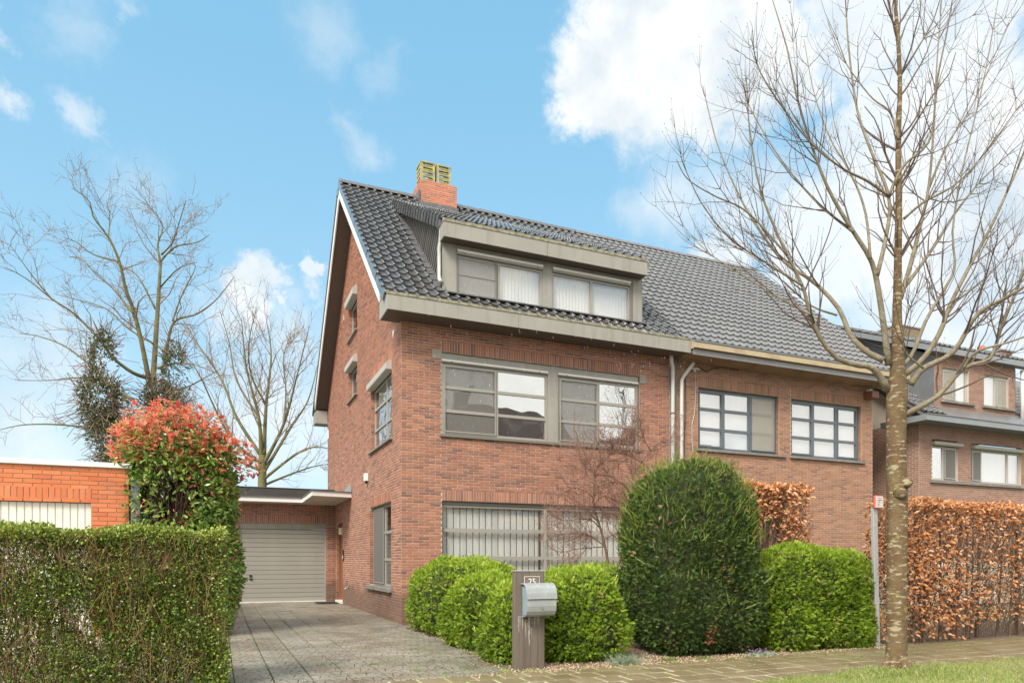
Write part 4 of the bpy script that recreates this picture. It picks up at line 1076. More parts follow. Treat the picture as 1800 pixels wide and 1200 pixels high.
ridge_caps(roof, -.46, 1.78, RIDGE_Y, RIDGE_Z+.05, M['tile_black'])
ridge_caps(roof, 2.95, 7.0, RIDGE_Y, RIDGE_Z+.05, M['tile_black'])
m = MB()
m.box(-.462, 7.0, RIDGE_Y+.02, RIDGE_Y+.35, RIDGE_Z-.28, RIDGE_Z-.05); 
m.build('ridge_board', M['tile_black'], roof)
# back-slope tiles seen edge-on at the verge
m = MB()
for r in range(22):
    s = r*.345
    ca = 1/math.sqrt(1+.905**2); yy = 11.25 - s*ca; zz = RZ(-.55) + s*.905*ca
    m.box(-.475, -.30, yy-.30, yy+.01, zz-.05, zz+.02+.02, random.random()) if False else \
    m.add([(-.475,yy,zz-.06),(-.475,yy-.27,zz+.18),(-.475,yy-.27,zz+.24),(-.475,yy,zz+.045),(-.2,yy,zz-.06),(-.2,yy-.27,zz+.18),(-.2,yy-.27,zz+.24),(-.2,yy,zz+.045)],
          [(0,1,2,3),(7,6,5,4),(3,2,6,7),(0,3,7,4),(1,0,4,5)], random.random())
m.build('verge_tiles', M['tile_black'], roof)
# verge hoods of the tiles on the front slope
hood = MB()
hood.add([(0,0,.075),(0,0,-.10),(0,.36,-.10),(0,.36,.045),(.03,0,.082),(.03,.36,.05)], [(0,3,2,1),(0,4,5,3)])
hood.add([(0,0,-.10),(0,0,.075),(.03,0,.082),(.03,0,-.10)], [(0,1,2,3)])
hme = None
ca = 1/math.sqrt(1+.905**2)
for r in range(23):
    s = r*.337
    y, z = -.43 + s*ca, RZ(-.43) + s*ca*.905
    if hme is None:
        hme = bpy.data.meshes.new('verge_tile'); hme.from_pydata(hood.v, [], hood.f); hme.materials.append(M['tile_black'])
    o = link('verge_tile', hme, None, roof, (-.474, y, z)); o.rotation_euler = (math.atan(.905)+random.gauss(0,.008), random.gauss(0,.02), 0)

def sloped_board(x0, x1, ya, yb, lo, hi, name, material, parent):
    m = MB()
    f = lambda y: RZ(y) if y <= RIDGE_Y else RZ(2*RIDGE_Y-y)
    m.prism([(ya, f(ya)+lo), (yb, f(yb)+lo), (yb, f(yb)+hi), (ya, f(ya)+hi)], 'x', x0, x1)
    return m.build(name, material, parent)
sloped_board(-.445, -.415, .10, RIDGE_Y, -.43, -.075, 'barge_board', M['white_board'], house)
sloped_board(-.445, -.415, RIDGE_Y+.001, 10.75, -.40, -.075, 'barge_board', M['white_board'], house)
sloped_board(-.412, .02, .15, RIDGE_Y, -.36, -.33, 'verge_soffit', M['soffit'], house)
sloped_board(-.412, .02, RIDGE_Y+.001, 10.75, -.36, -.33, 'verge_soffit', M['soffit'], house)
# front gutter box: three boards, trim, soffit
gut = MB(); gut.box(-.40, 7.0, -.57, -.02, 6.325, 6.56)
gutter = gut.build('gutter_box', M['lead'], house)
for (a, b) in ((-.427, 2.44), (2.446, 5.36), (5.366, 7.02)):
    m = MB(); m.box(a, b, -.60, -.572, 6.30, 6.60); m.build('fascia_board', M['taupe'], gutter)
m = MB(); m.prism([(-.570, 6.30), (.146, 6.30), (.146, 6.67), (-.20, 6.66), (-.570, 6.60)], 'x', -.427, -.402); m.build('end_board', M['taupe'], gutter)
m = MB(); m.box(-.435, 7.03, -.612, -.55, 6.602, 6.655); m.box(-.435, -.385, -.545, .10, 6.672, 6.70); m.build('gutter_trim', M['moss_edge'], gutter)
m = MB(); m.box(-.40, 7.0, -.570, .0, 6.302, 6.322); m.box(-.40, -.005, .0, .14, 6.302, 6.322); m.build('soffit', M['soffit'], gutter)
# right end of the gutter returns to the wall
m = MB(); m.box(6.992, 7.02, -.570, -.0, 6.30, 6.60); m.build('end_board', M['taupe'], gutter)
m = MB()
m.box(-.427, 6.9, 10.70, 11.3, 6.10, 6.13); m.box(-.427, 6.9, 11.27, 11.3, 6.13, 6.45)
m.build('back_gutter', M['taupe'], house)
m = MB(); m.box(-.427, -.40, 10.72, 11.28, 6.13, 6.50); m.build('back_gutter_end', M['taupe'], house)
m = MB(); m.box(-.40, -.01, 10.70, 10.72, 6.13, 6.55); m.build('back_gutter_end', M['taupe'], house)

# ---- dormer
dorm = MB()
DZ = lambda y: 8.50 + .56*(y+.25)
dorm.prism([(-.22, DZ(-.22)-.20), (-.22, DZ(-.22)-.03), (4.75, DZ(4.75)-.03), (4.75, DZ(4.75)-.20)], 'x', .90, 6.07)
dormer = dorm.build('dormer', M['slate'], house)
ndr = 16
roof_tiles(dormer, .86, 22, -.20, DZ, .56, ndr, tm_black, lambda x, y: (1.80 < x < 2.94 and y > 4.9), 120, (1, 0, 9))
# left verge caps of the dormer roof
cap = None
ca = 1/math.sqrt(1+.56**2)
for r in range(19):
    y = .02 + r*.27*ca + (0)
    if y > 4.6: break
    if cap is None:
        c = MB(); c.add([(0,0,-.20),(0,0,.05),(.03,.0,.085),(.11,0,.085),(.13,0,.03),(.012,.225,-.18),(.012,.225,.02),(.04,.225,.05),(.10,.225,.05),(.12,.225,.0)],
                        [(0,1,6,5),(1,2,7,6),(2,3,8,7),(3,4,9,8),(0,4,3,2,1)])
        c.add([(0,0,-.20),(.02,0,-.20),(.02,.29,-.20),(0,.29,-.20)], [(0,1,2,3)])
        cap = bpy.data.meshes.new('verge_tile'); cap.from_pydata(c.v, [], [f[::-1] for f in c.f]); cap.materials.append(M['tile_black'])
    o = link('verge_tile', cap, None, dormer, (.815, y, DZ(y))); o.rotation_euler = (math.atan(.56), random.gauss(0,.02), 0)
# cheek: diagonal slate boards clipped to the triangle between the two roofs
def clip_poly(poly, a, b):
    """keep the part left of the directed line a->b"""
    out = []
    def side(p): return (b[0]-a[0])*(p[1]-a[1]) - (b[1]-a[1])*(p[0]-a[0])
    for i in range(len(poly)):
        p, q = poly[i], poly[(i+1) % len(poly)]
        sp, sq = side(p), side(q)
        if sp >= 0: out.append(p)
        if (sp >= 0) != (sq >= 0):
            t = sp/(sp-sq); out.append((p[0]+t*(q[0]-p[0]), p[1]+t*(q[1]-p[1])))
    return out
tri = [(.06, RZ(.06)+.03), (.06, DZ(.06)-.14), (4.75, DZ(4.75)-.14)]
tri_ccw = [(.06, RZ(.06)+.03), (4.26, RZ(4.26)+.03), (.06, DZ(.06)-.14)]
m = MB(); m.add([(1.0, y, z) for y, z in tri_ccw], [(0,1,2)]); m.build('cheek', M['black'], dormer)  # black backing stands in for shadow in the board joints
m = MB(); m.add([(6.02, y, z) for y, z in tri_ccw], [(2,1,0)]); m.build('cheek', M['slate'], dormer)
w = .165; dirv = (-.66, .75); nv = (.75, .66)
for k in range(-2, 40):
    c = 6.9*.66 + k*w - .5
    q = []
    base = (nv[0]*c, nv[1]*c)
    a = (base[0]-dirv[0]*20, base[1]-dirv[1]*20); b = (base[0]+dirv[0]*20, base[1]+dirv[1]*20)
    q = [a, b, (b[0]+nv[0]*(w-.020), b[1]+nv[1]*(w-.020)), (a[0]+nv[0]*(w-.020), a[1]+nv[1]*(w-.020))]
    q = q[::-1]
    for i in range(3):
        if len(q) < 3: break
        q = clip_poly(q, tri_ccw[i], tri_ccw[(i+1) % 3])
    if len(q) < 3: continue
    s = MB(); n = len(q)
    def lift(p):
        t = (p[0]*nv[0]+p[1]*nv[1]-c)/w
        return .990 - .004 - .034*(1-t)
    v = [(lift(p), p[0], p[1]) for p in q] + [(.998, p[0], p[1]) for p in q]
    s.add(v, [tuple(range(n))[::-1]] + [(i, (i+1) % n, n+(i+1) % n, n+i) for i in range(n)])
    s.build('slate_board', M['slate'], dormer)
# lead apron along the cheek foot
m = MB()
for i in range(34):
    y0, y1 = .02+i*.135, .02+(i+1)*.135
    ww = .20+.03*math.sin(i*2.7)
    m.add([(.985,y0,RZ(y0)+.085),(.985,y1,RZ(y1)+.085),(.985-ww,y1,RZ(y1)+.055+.02*(i%2)),(.985-ww,y0,RZ(y0)+.055+.02*(i%2)),(.985,y0,RZ(y0)+.16),(.985,y1,RZ(y1)+.16)], [(3,2,1,0),(0,1,5,4)])
m.build('lead_flashing', M['lead'], dormer)
m = MB()
for i in range(10):
    y0, y1 = .02+i*.25, .02+(i+1)*.25
    m.add([(6.04,y0,RZ(y0)+.085),(6.04,y1,RZ(y1)+.085),(6.24,y1,RZ(y1)+.06),(6.24,y0,RZ(y0)+.06)], [(0,1,2,3)])
m.box(1.0, 6.1, -.10, .03, RZ(-.04)+.07, RZ(-.04)+.095)
m.build('lead_flashing', M['lead'], dormer)
# dormer face
DF = Plane('y', .05)
m = MB()
zb = 7.03
DF.box(m, .93, 1.25, zb, 8.20, 0, .04); DF.box(m, 5.79, 6.055, zb, 8.30, 0, .04)
DF.box(m, 3.335, 3.575, zb, 8.04, 0, .04); DF.box(m, 1.253, 5.787, 8.045, 8.25, .006, .04)
DF.box(m, 1.253, 5.787, zb, 7.075, .006, .04)
m.build('dormer_cladding', M['taupe'], dormer)
window(dormer, DF, 1.253, 3.332, 7.078, 7.94, .02, [2.25], [], M['taupe_frame'], .05, curtain='net', glass='glass', screens={0: 'screen_thin'} if False else ())
window(dormer, DF, 3.578, 5.70, 7.078, 7.94, .02, [4.63], [], M['taupe_frame'], .05, curtain='net', glass='glass')
m = MB(); DF.box(m, 1.255, 1.285, 7.078, 7.9, -.012, .018); DF.box(m, 2.17, 2.195, 7.078, 7.9, -.012, .018); DF.box(m, 1.285, 2.17, 7.50, 7.512, -.012, .01)
m.build('screen_frame', M['taupe_dark'], dormer)
m = MB(); DF.box(m, 1.286, 2.169, 7.09, 7.9, -.004, -.002); m.build('insect_screen', screen_mat('thin_screen', (.35,.34,.32), .32), dormer)
m = MB(); DF.box(m, 5.70, 5.787, 7.078, 8.04, .006, .04); m.build('side_strip', M['taupe_dark'], dormer)
for (a, b) in ((1.256, 3.330), (3.580, 5.70)):
    m = MB(); DF.box(m, a, b, 7.945, 8.042, -.045, .03); r_ = m.build('roller_casing', M['taupe_frame'], dormer, bevel=.012)
    m = MB(); DF.box(m, a, b, 8.000, 8.046, -.050, -.046); m.build('white_strip', M['white_board'], r_)
    for xx in (a+.15, b-.15):
        m = MB(); DF.box(m, xx-.012, xx+.012, 7.96, 7.975, -.052, -.046); m.build('clip', M['black'], r_)
for (a, b) in ((.862, 3.31), (3.316, 6.0)):
    m = MB(); m.box(a, b, -.25, -.225, 8.15, 8.465); m.build('fascia_board', M['taupe'], dormer)
m = MB(); m.box(.862, .885, -.222, .05, 8.15, 8.45); m.box(6.0-.02, 6.0+.003, -.222, .05, 8.15, 8.45); m.build('end_board', M['taupe'], dormer)
m = MB(); m.box(.85, 6.01, -.262, -.19, 8.467, 8.535); m.build('gutter_trim', M['moss_edge'], dormer)
m = MB(); m.box(.887, 5.98, -.223, .048, 8.152, 8.17); m.build('soffit', M['soffit'], dormer)
m = MB(); m.tube([(.90,.06,8.56),(.90,.06,8.48),(.90,.06,8.42)], .055, 10)
m.tube([(.90,.06,8.45),(.90,.08,8.30),(.90,.12,8.17),(.885,.15,8.05),(.885,.15,7.45),(.885,.12,7.36),(.885,.02,7.28)], .045, 12)
m.build('downpipe', M['zinc'], dormer, smooth=True)
m = MB(); m.box(.83, .97, -.02, .14, 8.46, 8.60); m.build('hopper', M['lead'], dormer)

# ---- chimney
CX0, CX1, CY0, CY1, CT = 1.80, 2.915, 5.0, 5.92, 12.27
m = MB(); m.box(CX0+.008, CX1-.008, CY0+.008, CY1-.008, 11.0, CT-.004)
chim = m.build('chimney', M['mortar'], house)
b1 = cut_rows(CX0, CX1, 11.2, CT, [], ch=.0605, bl=.22)
lay(chim, b1, lambda u, z: (u, CY0+.008, z), (0,-1,0), .008, M['brick_salmon'], 300, (2,5,12))
b1 = cut_rows(CY0+.01, CY1, 11.2, CT, [], ch=.0605, bl=.22, phase=.11)
lay(chim, b1, lambda u, z: (CX0+.008, u, z), (-1,0,0), .008, M['brick_salmon'], 100, (2,5,12))
m = MB(); m.box(CX0-.03, CX1+.03, CY0-.05, CY0-.02, 11.3, 11.62); m.box(CX0-.05, CX0-.02, CY0-.03, CY1, 11.4, 11.95)
m.build('lead_flashing', M['lead'], chim)
def pot(x, y, z, w=.43, d=.50, layers=4):
    m = MB(); h = .135
    for i in range(layers):
        zz = z + i*h
        a = w/2; b_ = d/2
        # flared louvre ring
        t = .045
        for (x0, x1, y0, y1) in ((x-a, x+a, y-b_, y-b_+t), (x-a, x+a, y+b_-t, y+b_), (x-a, x-a+t, y-b_+t, y+b_-t), (x+a-t, x+a, y-b_+t, y+b_-t)):
            m.box(x0, x1, y0, y1, zz, zz+h*.60)
        for sx in (-1, 1):
            for sy in (-1, 1):
                m.box(x+sx*(a-.035)-.035, x+sx*(a-.035)+.035, y+sy*(b_-.035)-.035, y+sy*(b_-.035)+.035, zz+h*.60, zz+h)
        # sagging lip in the middle of the front louvre
        m.prism([(x-a*.62, zz+h*.60), (x-a*.45, zz+h*.38), (x+a*.45, zz+h*.38), (x+a*.62, zz+h*.60)], 'y', y-b_-.012, y-b_-.001)
    m.box(x-w/2-.01, x+w/2+.01, y-d/2-.01, y+d/2+.01, z+layers*h, z+layers*h+.035)
    o = m.build('chimney_pot', M['pot'], chim)
    m = MB(); m.box(x-w/2+.07, x+w/2-.07, y-d/2+.07, y+d/2-.07, z, z+layers*h-.005)
    return o
pot(2.05, 5.32, CT); pot(2.53, 5.32, CT)

# ---- front windows
def capped(parent, a, b, z0, z1, y0=-.028):
    m = MB(); m.box(a, b, y0, .02, z0, z1-.045); rc = m.build('roller_casing', M['taupe_frame'], parent, bevel=.01)
    m = MB(); m.box(a, b, y0-.004, .01, z1-.043, z1-.01); m.build('white_strip', M['white_board'], rc)
    for xx in (a+.22, b-.22):
        m = MB(); m.box(xx-.02, xx+.02, y0-.007, y0-.0005, z0+.02, z0+.035); m.build('clip', M['rust'], rc)
m = MB(); m.box(.885, 5.90, .0, .05, 5.612, 5.735); m.build('header_board', M['taupe'], house)
for (a, b) in ((.67, .888), (5.942, 6.13)):
    m = MB(); m.box(a, b, -.012, .03, 5.60, 5.79); m.build('header_tab', M['taupe_frame'], house)
m = MB(); m.box(3.44, 3.698, -.015, .06, 3.985, 5.61); m.build('window_post', M['taupe'], house)
m = MB(); m.box(5.892, 5.94, .02, .08, 3.985, 5.61); m.build('side_strip', M['taupe_dark'], house)
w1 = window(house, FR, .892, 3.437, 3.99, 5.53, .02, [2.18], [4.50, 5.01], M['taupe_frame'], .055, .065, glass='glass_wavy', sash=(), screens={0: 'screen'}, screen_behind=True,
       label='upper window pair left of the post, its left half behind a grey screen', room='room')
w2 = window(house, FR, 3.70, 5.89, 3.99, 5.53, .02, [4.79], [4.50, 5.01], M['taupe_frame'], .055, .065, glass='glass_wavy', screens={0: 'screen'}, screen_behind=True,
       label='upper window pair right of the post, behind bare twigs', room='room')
capped(w1, .892, 3.435, 5.535, 5.61); capped(w2, 3.702, 5.888, 5.535, 5.61)
m = MB(); m.box(.84, 5.99, -.05, .10, 3.925, 3.985); m.build('sill', M['taupe_dark'], house, bevel=.004)
w3 = window(house, FR, .90, 5.94, .56, 2.475, .085, [3.42], [1.31, 1.92], M['taupe_frame'], .055, .075, glass='glass', curtain='slats', room='room_light',
       label='wide ground floor window with pale vertical blinds')
m = MB(); m.box(.90, 5.94, .06, .14, 2.477, 2.548); m.build('header_board', M['taupe_dark'], house)
m = MB(); m.box(3.28, 3.31, .155, .17, .62, 2.4); m.build('curtain_pole', M['soffit'], w3)
strip_sill(house, FR, .86, 5.98, .555, M['sill'])
# ---- side windows
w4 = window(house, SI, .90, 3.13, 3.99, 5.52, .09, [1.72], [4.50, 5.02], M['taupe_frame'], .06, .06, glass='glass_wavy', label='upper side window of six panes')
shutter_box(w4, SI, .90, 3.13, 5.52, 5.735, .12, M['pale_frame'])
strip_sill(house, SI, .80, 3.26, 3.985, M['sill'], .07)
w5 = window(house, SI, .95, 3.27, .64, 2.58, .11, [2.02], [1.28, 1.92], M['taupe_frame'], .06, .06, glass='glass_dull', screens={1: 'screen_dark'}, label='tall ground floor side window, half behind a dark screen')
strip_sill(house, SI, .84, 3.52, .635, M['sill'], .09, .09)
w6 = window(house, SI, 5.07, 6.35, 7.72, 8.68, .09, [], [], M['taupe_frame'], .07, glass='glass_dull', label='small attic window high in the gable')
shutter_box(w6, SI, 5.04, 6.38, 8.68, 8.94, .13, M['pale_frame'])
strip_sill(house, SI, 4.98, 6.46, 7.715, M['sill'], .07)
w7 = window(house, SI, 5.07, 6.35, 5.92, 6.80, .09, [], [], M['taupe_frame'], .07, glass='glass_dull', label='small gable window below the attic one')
shutter_box(w7, SI, 5.04, 6.38, 6.80, 7.03, .13, M['pale_frame'])
strip_sill(house, SI, 4.98, 6.46, 5.915, M['sill'], .07)
# ---- side door
m = MB(); m.box(.12, .17, 7.53, 8.67, -.02, 2.48); dr = m.build('door', M['wood_door'], house)
m = MB(); m.box(.06, .12, 7.53, 7.60, -.02, 2.48); m.box(.06, .12, 8.60, 8.67, -.02, 2.48); m.box(.06, .12, 7.6, 8.6, 2.41, 2.48); m.build('door_frame', M['wood_door'], dr)
for zz in (.25, .95, 1.65):
    m = MB(); m.box(.112, .12, 7.68, 8.52, zz, zz+.55); m.build('door_panel', M['wood_door'], dr)
m = MB(); m.tube([(.11,7.68,1.05),(.06,7.68,1.05),(.06,7.80,1.05)], .01, 6); m.build('handle', M['steel'], dr)
m = MB(); m.box(-.05, .18, 7.50, 8.70, -.085, -.02); m.build('doorstep', M['white_board'], house)
m = MB(); m.box(-.03, -.004, 7.34, 7.47, 2.02, 2.30); lp = m.build('wall_lamp', M['steel'], house)
m = MB(); m.box(-.13, -.034, 7.36, 7.45, 2.06, 2.27); m.build('lamp_shade', M['lamp_glass'], lp, bevel=.01)
m = MB(); m.box(-.03, -.002, 7.26, 7.36, 1.25, 1.58); bl_ = m.build('doorbell_panel', M['black'], house)
m = MB(); m.box(-.036, -.031, 7.27, 7.35, 1.30, 1.42); m.build('button_plate', M['white_plastic'], bl_)
m = MB(); m.tube([(0,6.42,.44),(-.08,6.42,.44),(-.11,6.42,.42),(-.11,6.42,.37)], .014, 8); m.tube([(-.04,6.42,.44),(-.04,6.42,.49)], .01, 6); m.tube([(-.04,6.36,.49),(-.04,6.48,.49)], .009, 6)
m.build('garden_tap', M['steel'], house, smooth=True)
m = MB(); m.box(-.10, -.002, 3.44, 3.60, 3.30, 3.50); ub = m.build('utility_box', M['white_plastic'], house, bevel=.01)
m = MB(); m.tube([(-.05,3.52,3.30),(-.05,3.52,3.24)], .03, 8); m.build('cable_entry', M['black'], ub)
m = MB(); m.box(-.02, -.002, 10.45, 10.60, 5.55, 5.85); m.build('wall_vent', M['white_plastic'], house)
m = MB(); m.box(-.02, -.002, 7.2, 7.3, 8.65, 8.8); m.build('wall_vent', M['zinc'], house)
m = MB(); m.prism([(.55, 6.30), (.72, 6.30), (.66, 6.14)], 'x', -.02, -.002); m.build('wall_bracket', M['white_plastic'], house)
# ---- downpipe and joint strip
def downpipe(parent, x, top, z0, material, elbow, name='downpipe'):
    m = MB(); m.tube(elbow + [(x, -.09, top), (x, -.09, z0)], .047, 12)
    o = m.build(name, material, parent, smooth=True)
    for zz in (4.9, 3.0, 1.2):
        c = MB(); c.tube([(x,-.09,zz),(x,-.09,zz+.035)], .056, 12); c.box(x-.012, x+.012, -.05, .008, zz, zz+.03); c.build('pipe_bracket', M['rust'] if parent is house else M['pvc'], o)
    return o
downpipe(house, 6.86, 5.95, -.1, M['pvc'], [(6.72,-.22,6.32),(6.72,-.22,6.24),(6.76,-.18,6.15),(6.85,-.10,6.05)])
m = MB(); m.box(6.83, 7.06, .0, .06, -.1, 6.3); m.build('joint_strip', M['sill'], house)

# ================================================================== ATTACHED GARAGE
GY = 9.0
gar = empty('garage', (-1.6, GY, 0), 'flat-roofed red brick garage with taupe up-and-over door at the end of the driveway', 'garage')
gop = [(-2.96, -.30, -.2, 2.46)]; gs = [(-2.98, -.30, 2.46, 2.73)]
m = MB(); GT = lambda u, z: (u, GY+.008, z)
panel(m, -6.2, -.001, -.12, 3.12, gop, GT); reveal(m, gop[0], GT, lambda u, z: (u, GY+.2, z))
m.box(-6.2, -6.18, GY+.02, 15, -.1, 3.3); m.box(-6.2, -.02, 14.9, 15, -.1, 3.3)
gw = m.build('front_wall', M['mortar'], gar)
lay(gw, cut_rows(-6.2, 0, -.1, 3.1, gop+gs), GT, (0,-1,0), .008, M['brick_red'], 160, (-1, 6, 2.8))
lay(gw, soldiers(*gs[0]), GT, (0,-1,0), .008, M['brick_red'], 0, stuffname='soldier_bricks')
m = MB(); m.box(-2.95, -.31, GY+.05, GY+.12, 2.275, 2.458); m.build('door_header', M['taupe'], gar)
m = MB(); m.box(-2.92, -.336, GY+.08, GY+.1, -.07, 2.27); gd = m.build('garage_door', M['black'], gar)
for (a, b) in ((-.335, -.305), (-2.95, -2.922)):
    m = MB(); m.box(a, b, GY+.03, GY+.12, -.08, 2.27); m.build('door_jamb', M['taupe_frame'], gd)
nP = 16; ph = (2.265+.07)/nP
for i in range(nP):
    z0 = -.07 + i*ph
    s = MB(); e = .007
    s.add([(-2.92,GY+.075,z0+.001),(-.336,GY+.075,z0+.001),(-.336,GY+.062,z0+e),(-2.92,GY+.062,z0+e),
           (-2.92,GY+.062,z0+ph-e*1.6),(-.336,GY+.062,z0+ph-e*1.6),(-.336,GY+.078,z0+ph-.002),(-2.92,GY+.078,z0+ph-.002)],
          [(0,1,2,3),(3,2,5,4),(4,5,6,7)], random.random())
    s.build('door_slat', M['garage_panel'], gd)
m = MB(); m.box(-2.66, -2.59, GY+.035, GY+.062, .64, .80); hd = m.build('handle', M['black'], gd)
m = MB(); m.tube([(-2.625,GY+.04,.70),(-2.625,GY-.01,.70)], .018, 8); m.build('lock', M['steel'], hd)
m = MB(); m.box(-2.96, -.30, GY-.02, GY+.1, -.085, -.06); m.build('threshold', M['white_board'], gar)
m = MB()
m.prism([(-6.3, 8.30), (-1.135, 8.28), (-1.135, 5.70), (-.003, 5.90), (-.003, 9.2), (-6.3, 9.2)], 'z', 3.085, 3.215)
cn = m.build('canopy', M['white_board'], gar)
m = MB(); m.prism([(-6.3, 8.27), (-1.16, 8.25), (-1.16, 5.67), (-.003, 5.87), (-.003, 9.2), (-6.3, 9.2)], 'z', 3.217, 3.245); m.build('canopy_trim', M['lead'], cn)
m = MB(); m.prism([(-6.3, 8.36), (-1.09, 8.34), (-1.09, 5.76), (-.01, 5.95), (-.01, 9.1), (-6.3, 9.1)], 'z', 3.075, 3.083); m.build('canopy_soffit', mat('pale_soffit', [(.52,.47,.41)], .8, use_obj=False), cn)
m = MB(); m.box(-6.25, -.01, 8.95, 15.1, 3.247, 3.58); rfl = m.build('flat_roof', M['bitumen'], gar)
m = MB(); m.box(-6.27, -.01, 8.93, 9.02, 3.582, 3.60); m.build('roof_edge', M['lead'], rfl)
m = MB(); m.prism([(5.95, 3.247), (7.3, 3.247), (7.3, 3.36), (5.95, 3.50)], 'x', -.02, -.003); m.prism([(8.2, 3.247), (8.9, 3.247), (8.9, 3.58), (8.2, 3.45)], 'x', -.02, -.003); m.build('wall_flashing', M['galv'], gar)
# door mat beside the step
mt_ = MB(); mt_.box(-.75, -.12, 7.45, 8.3, -.078, -.055)
tag(mt_.build('door_mat', M['black'], None, (-.4, 7.9, -.078)), 'black door mat lying in front of the side door', 'door mat')

# ================================================================== NEIGHBOUR HOUSE (other half of the pair)
nb = empty('brick_house', (10.5, 0, 0), 'brownish brick semi-detached house with grey tiled roof, concrete cornice and anthracite windows', 'house')
nop = [(7.72, 10.40, 4.10, 5.69), (10.84, 13.50, 4.10, 5.69)]
ns = [(7.72, 10.42, 5.69, 5.95), (10.84, 13.52, 5.69, 5.95)]
m = MB(); panel(m, 7.06, 13.96, -.12, 6.5, nop, lambda u, z: (u, .008, z))
for o in nop: reveal(m, o, lambda u, z: (u, .008, z), lambda u, z: (u, .2, z))
nw = m.build('front_wall', M['mortar_tan'], nb)
lay(nw, cut_rows(7.06, 13.96, -.1, 6.45, nop+ns, phase=.06), lambda u, z: (u, .008, z), (0,-1,0), .008, M['brick_brown'], 300, (9, -6, 4.5))
sb = []
for s in ns: sb += soldiers(*s)
lay(nw, sb, lambda u, z: (u, .008, z), (0,-1,0), .008, M['brick_brown'], 0, stuffname='soldier_bricks')
m = MB()
for (a, b, z0, z1) in nop:
    r = math.ceil(z0/CH)
    while (r+1)*CH < z1:
        m.box(b-.008, b, .012, .12, r*CH+J/2, (r+1)*CH-J/2, random.random()); r += 1
tag(m.build('jamb_bricks', M['brick_brown'], nw), kind='stuff')
m = MB()
m.box(13.94, 13.95, .01, 10.7, -.1, 6.5); m.add([(13.95,0,6.5),(13.95,10.7,6.5),(13.95,5.35,11.5)], [(0,1,2)]); m.box(7.06, 13.95, 10.6, 10.7, -.1, 6.5); m.box(7.1, 13.9, 1.0, 1.02, -.1, 6.6)
m.build('inner_wall', M['mortar_tan'], nb)
rf = MB()
for (a, b) in ((-.62, RIDGE_Y), (RIDGE_Y, 11.25)):
    za = RZ(a) if a < RIDGE_Y else RZ(2*RIDGE_Y - a); zb = RZ(b) if b <= RIDGE_Y else RZ(2*RIDGE_Y - b)
    rf.prism([(a, za-.17), (b, zb-.17), (b, zb-.03), (a, za-.03)], 'x', 7.065, 14.62)
nroof = rf.build('roof', M['tile_grey'], nb)
tm_grey = tile_mesh('roof_tile', M['tile_grey'], kind='wave')
roof_tiles(nroof, 7.03, 32, -.56, RZ, .905, 23, tm_grey, None, 300, (7.5, -1, 7), W=.2375, L=.342, rnd_tilt=.002)
ridge_caps(nroof, 7.02, 14.5, RIDGE_Y, RIDGE_Z+.04, M['tile_grey'])
m = MB(); m.prism([(-.62, RZ(-.62)-.25), (RIDGE_Y, RIDGE_Z-.25), (RIDGE_Y, RIDGE_Z-.0), (-.62, RZ(-.62)-.0)], 'x', 14.62, 14.66); m.build('barge_board', M['zinc_dark'], nb)
# concrete cornice with sloping soffit
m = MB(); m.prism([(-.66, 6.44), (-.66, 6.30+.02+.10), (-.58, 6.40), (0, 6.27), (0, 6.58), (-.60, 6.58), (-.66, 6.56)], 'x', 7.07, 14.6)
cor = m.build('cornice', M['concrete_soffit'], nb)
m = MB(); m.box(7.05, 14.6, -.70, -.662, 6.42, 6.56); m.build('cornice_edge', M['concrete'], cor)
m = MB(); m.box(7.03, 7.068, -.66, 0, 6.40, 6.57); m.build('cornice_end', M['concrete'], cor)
m = MB(); m.box(7.05, 14.6, -.715, -.65, 6.562, 6.60); m.build('drip_edge', M['zinc_dark'], cor)
na = window(nb, FR, 7.73, 10.39, 4.12, 5.67, .10, [8.60, 9.47], [4.65, 5.16], M['anthracite'], .065, .075, glass='glass_bright', curtain='flat', sash=(0,), screens={2: 'screen_pale'},
            label='left anthracite window, its right column behind a beige screen', room='room_light')
nbw = window(nb, FR, 10.85, 13.49, 4.12, 5.67, .10, [11.74, 12.62], [4.65, 5.16], M['anthracite'], .065, .075, glass='glass_bright', curtain='flat', sash=(0, 2), label='right anthracite window of nine panes', room='room_light')
strip_sill(nb, FR, 7.66, 10.62, 4.10, M['sill'], .07, .055); strip_sill(nb, FR, 10.78, 13.62, 4.10, M['sill'], .07, .055)
downpipe(nb, 7.13, 5.78, -.1, M['pvc'], [(7.42,-.20,6.22),(7.40,-.18,6.18),(7.20,-.11,5.90)])
m = MB(); m.tube([(7.30,-.015,5.9),(7.31,-.02,5.0),(7.26,-.02,4.2),(7.27,-.02,0)], .009, 5); m.build('black_cable', M['black'], nb)
m = MB(); m.tube([(7.60,-.015,6.1),(7.61,-.02,5.4),(7.58,-.02,5.0),(7.50,-.02,4.7),(7.50,-.02,4.3),(7.53,-.02,4.0),(7.53,-.02,3.6)], .007, 5); m.build('white_cable', M['pvc'], nb)
m = MB(); m.tube([(7.70,-.05,6.17),(7.95,-.03,6.08),(8.15,-.05,6.20),(8.45,-.05,6.24),(9,-.03,6.24)], .010, 5); m.build('black_cable', M['black'], nb)
m = MB(); m.box(7.48, 7.72, -.06, -.0, 6.10, 6.14); m.box(7.54, 7.60, -.05, 0, 6.04, 6.10); m.build('cable_bracket', M['pvc'], nb)
m = MB(); m.box(13.58, 13.86, -.30, -.002, 5.90, 6.10); bx_ = m.build('alarm_siren', M['copper_box'], nb, bevel=.012)
for i in range(4):
    m = MB(); m.box(13.865, 13.872, -.28, -.03, 5.93+i*.04, 5.945+i*.04); m.build('louvre', M['sign_red'], bx_)
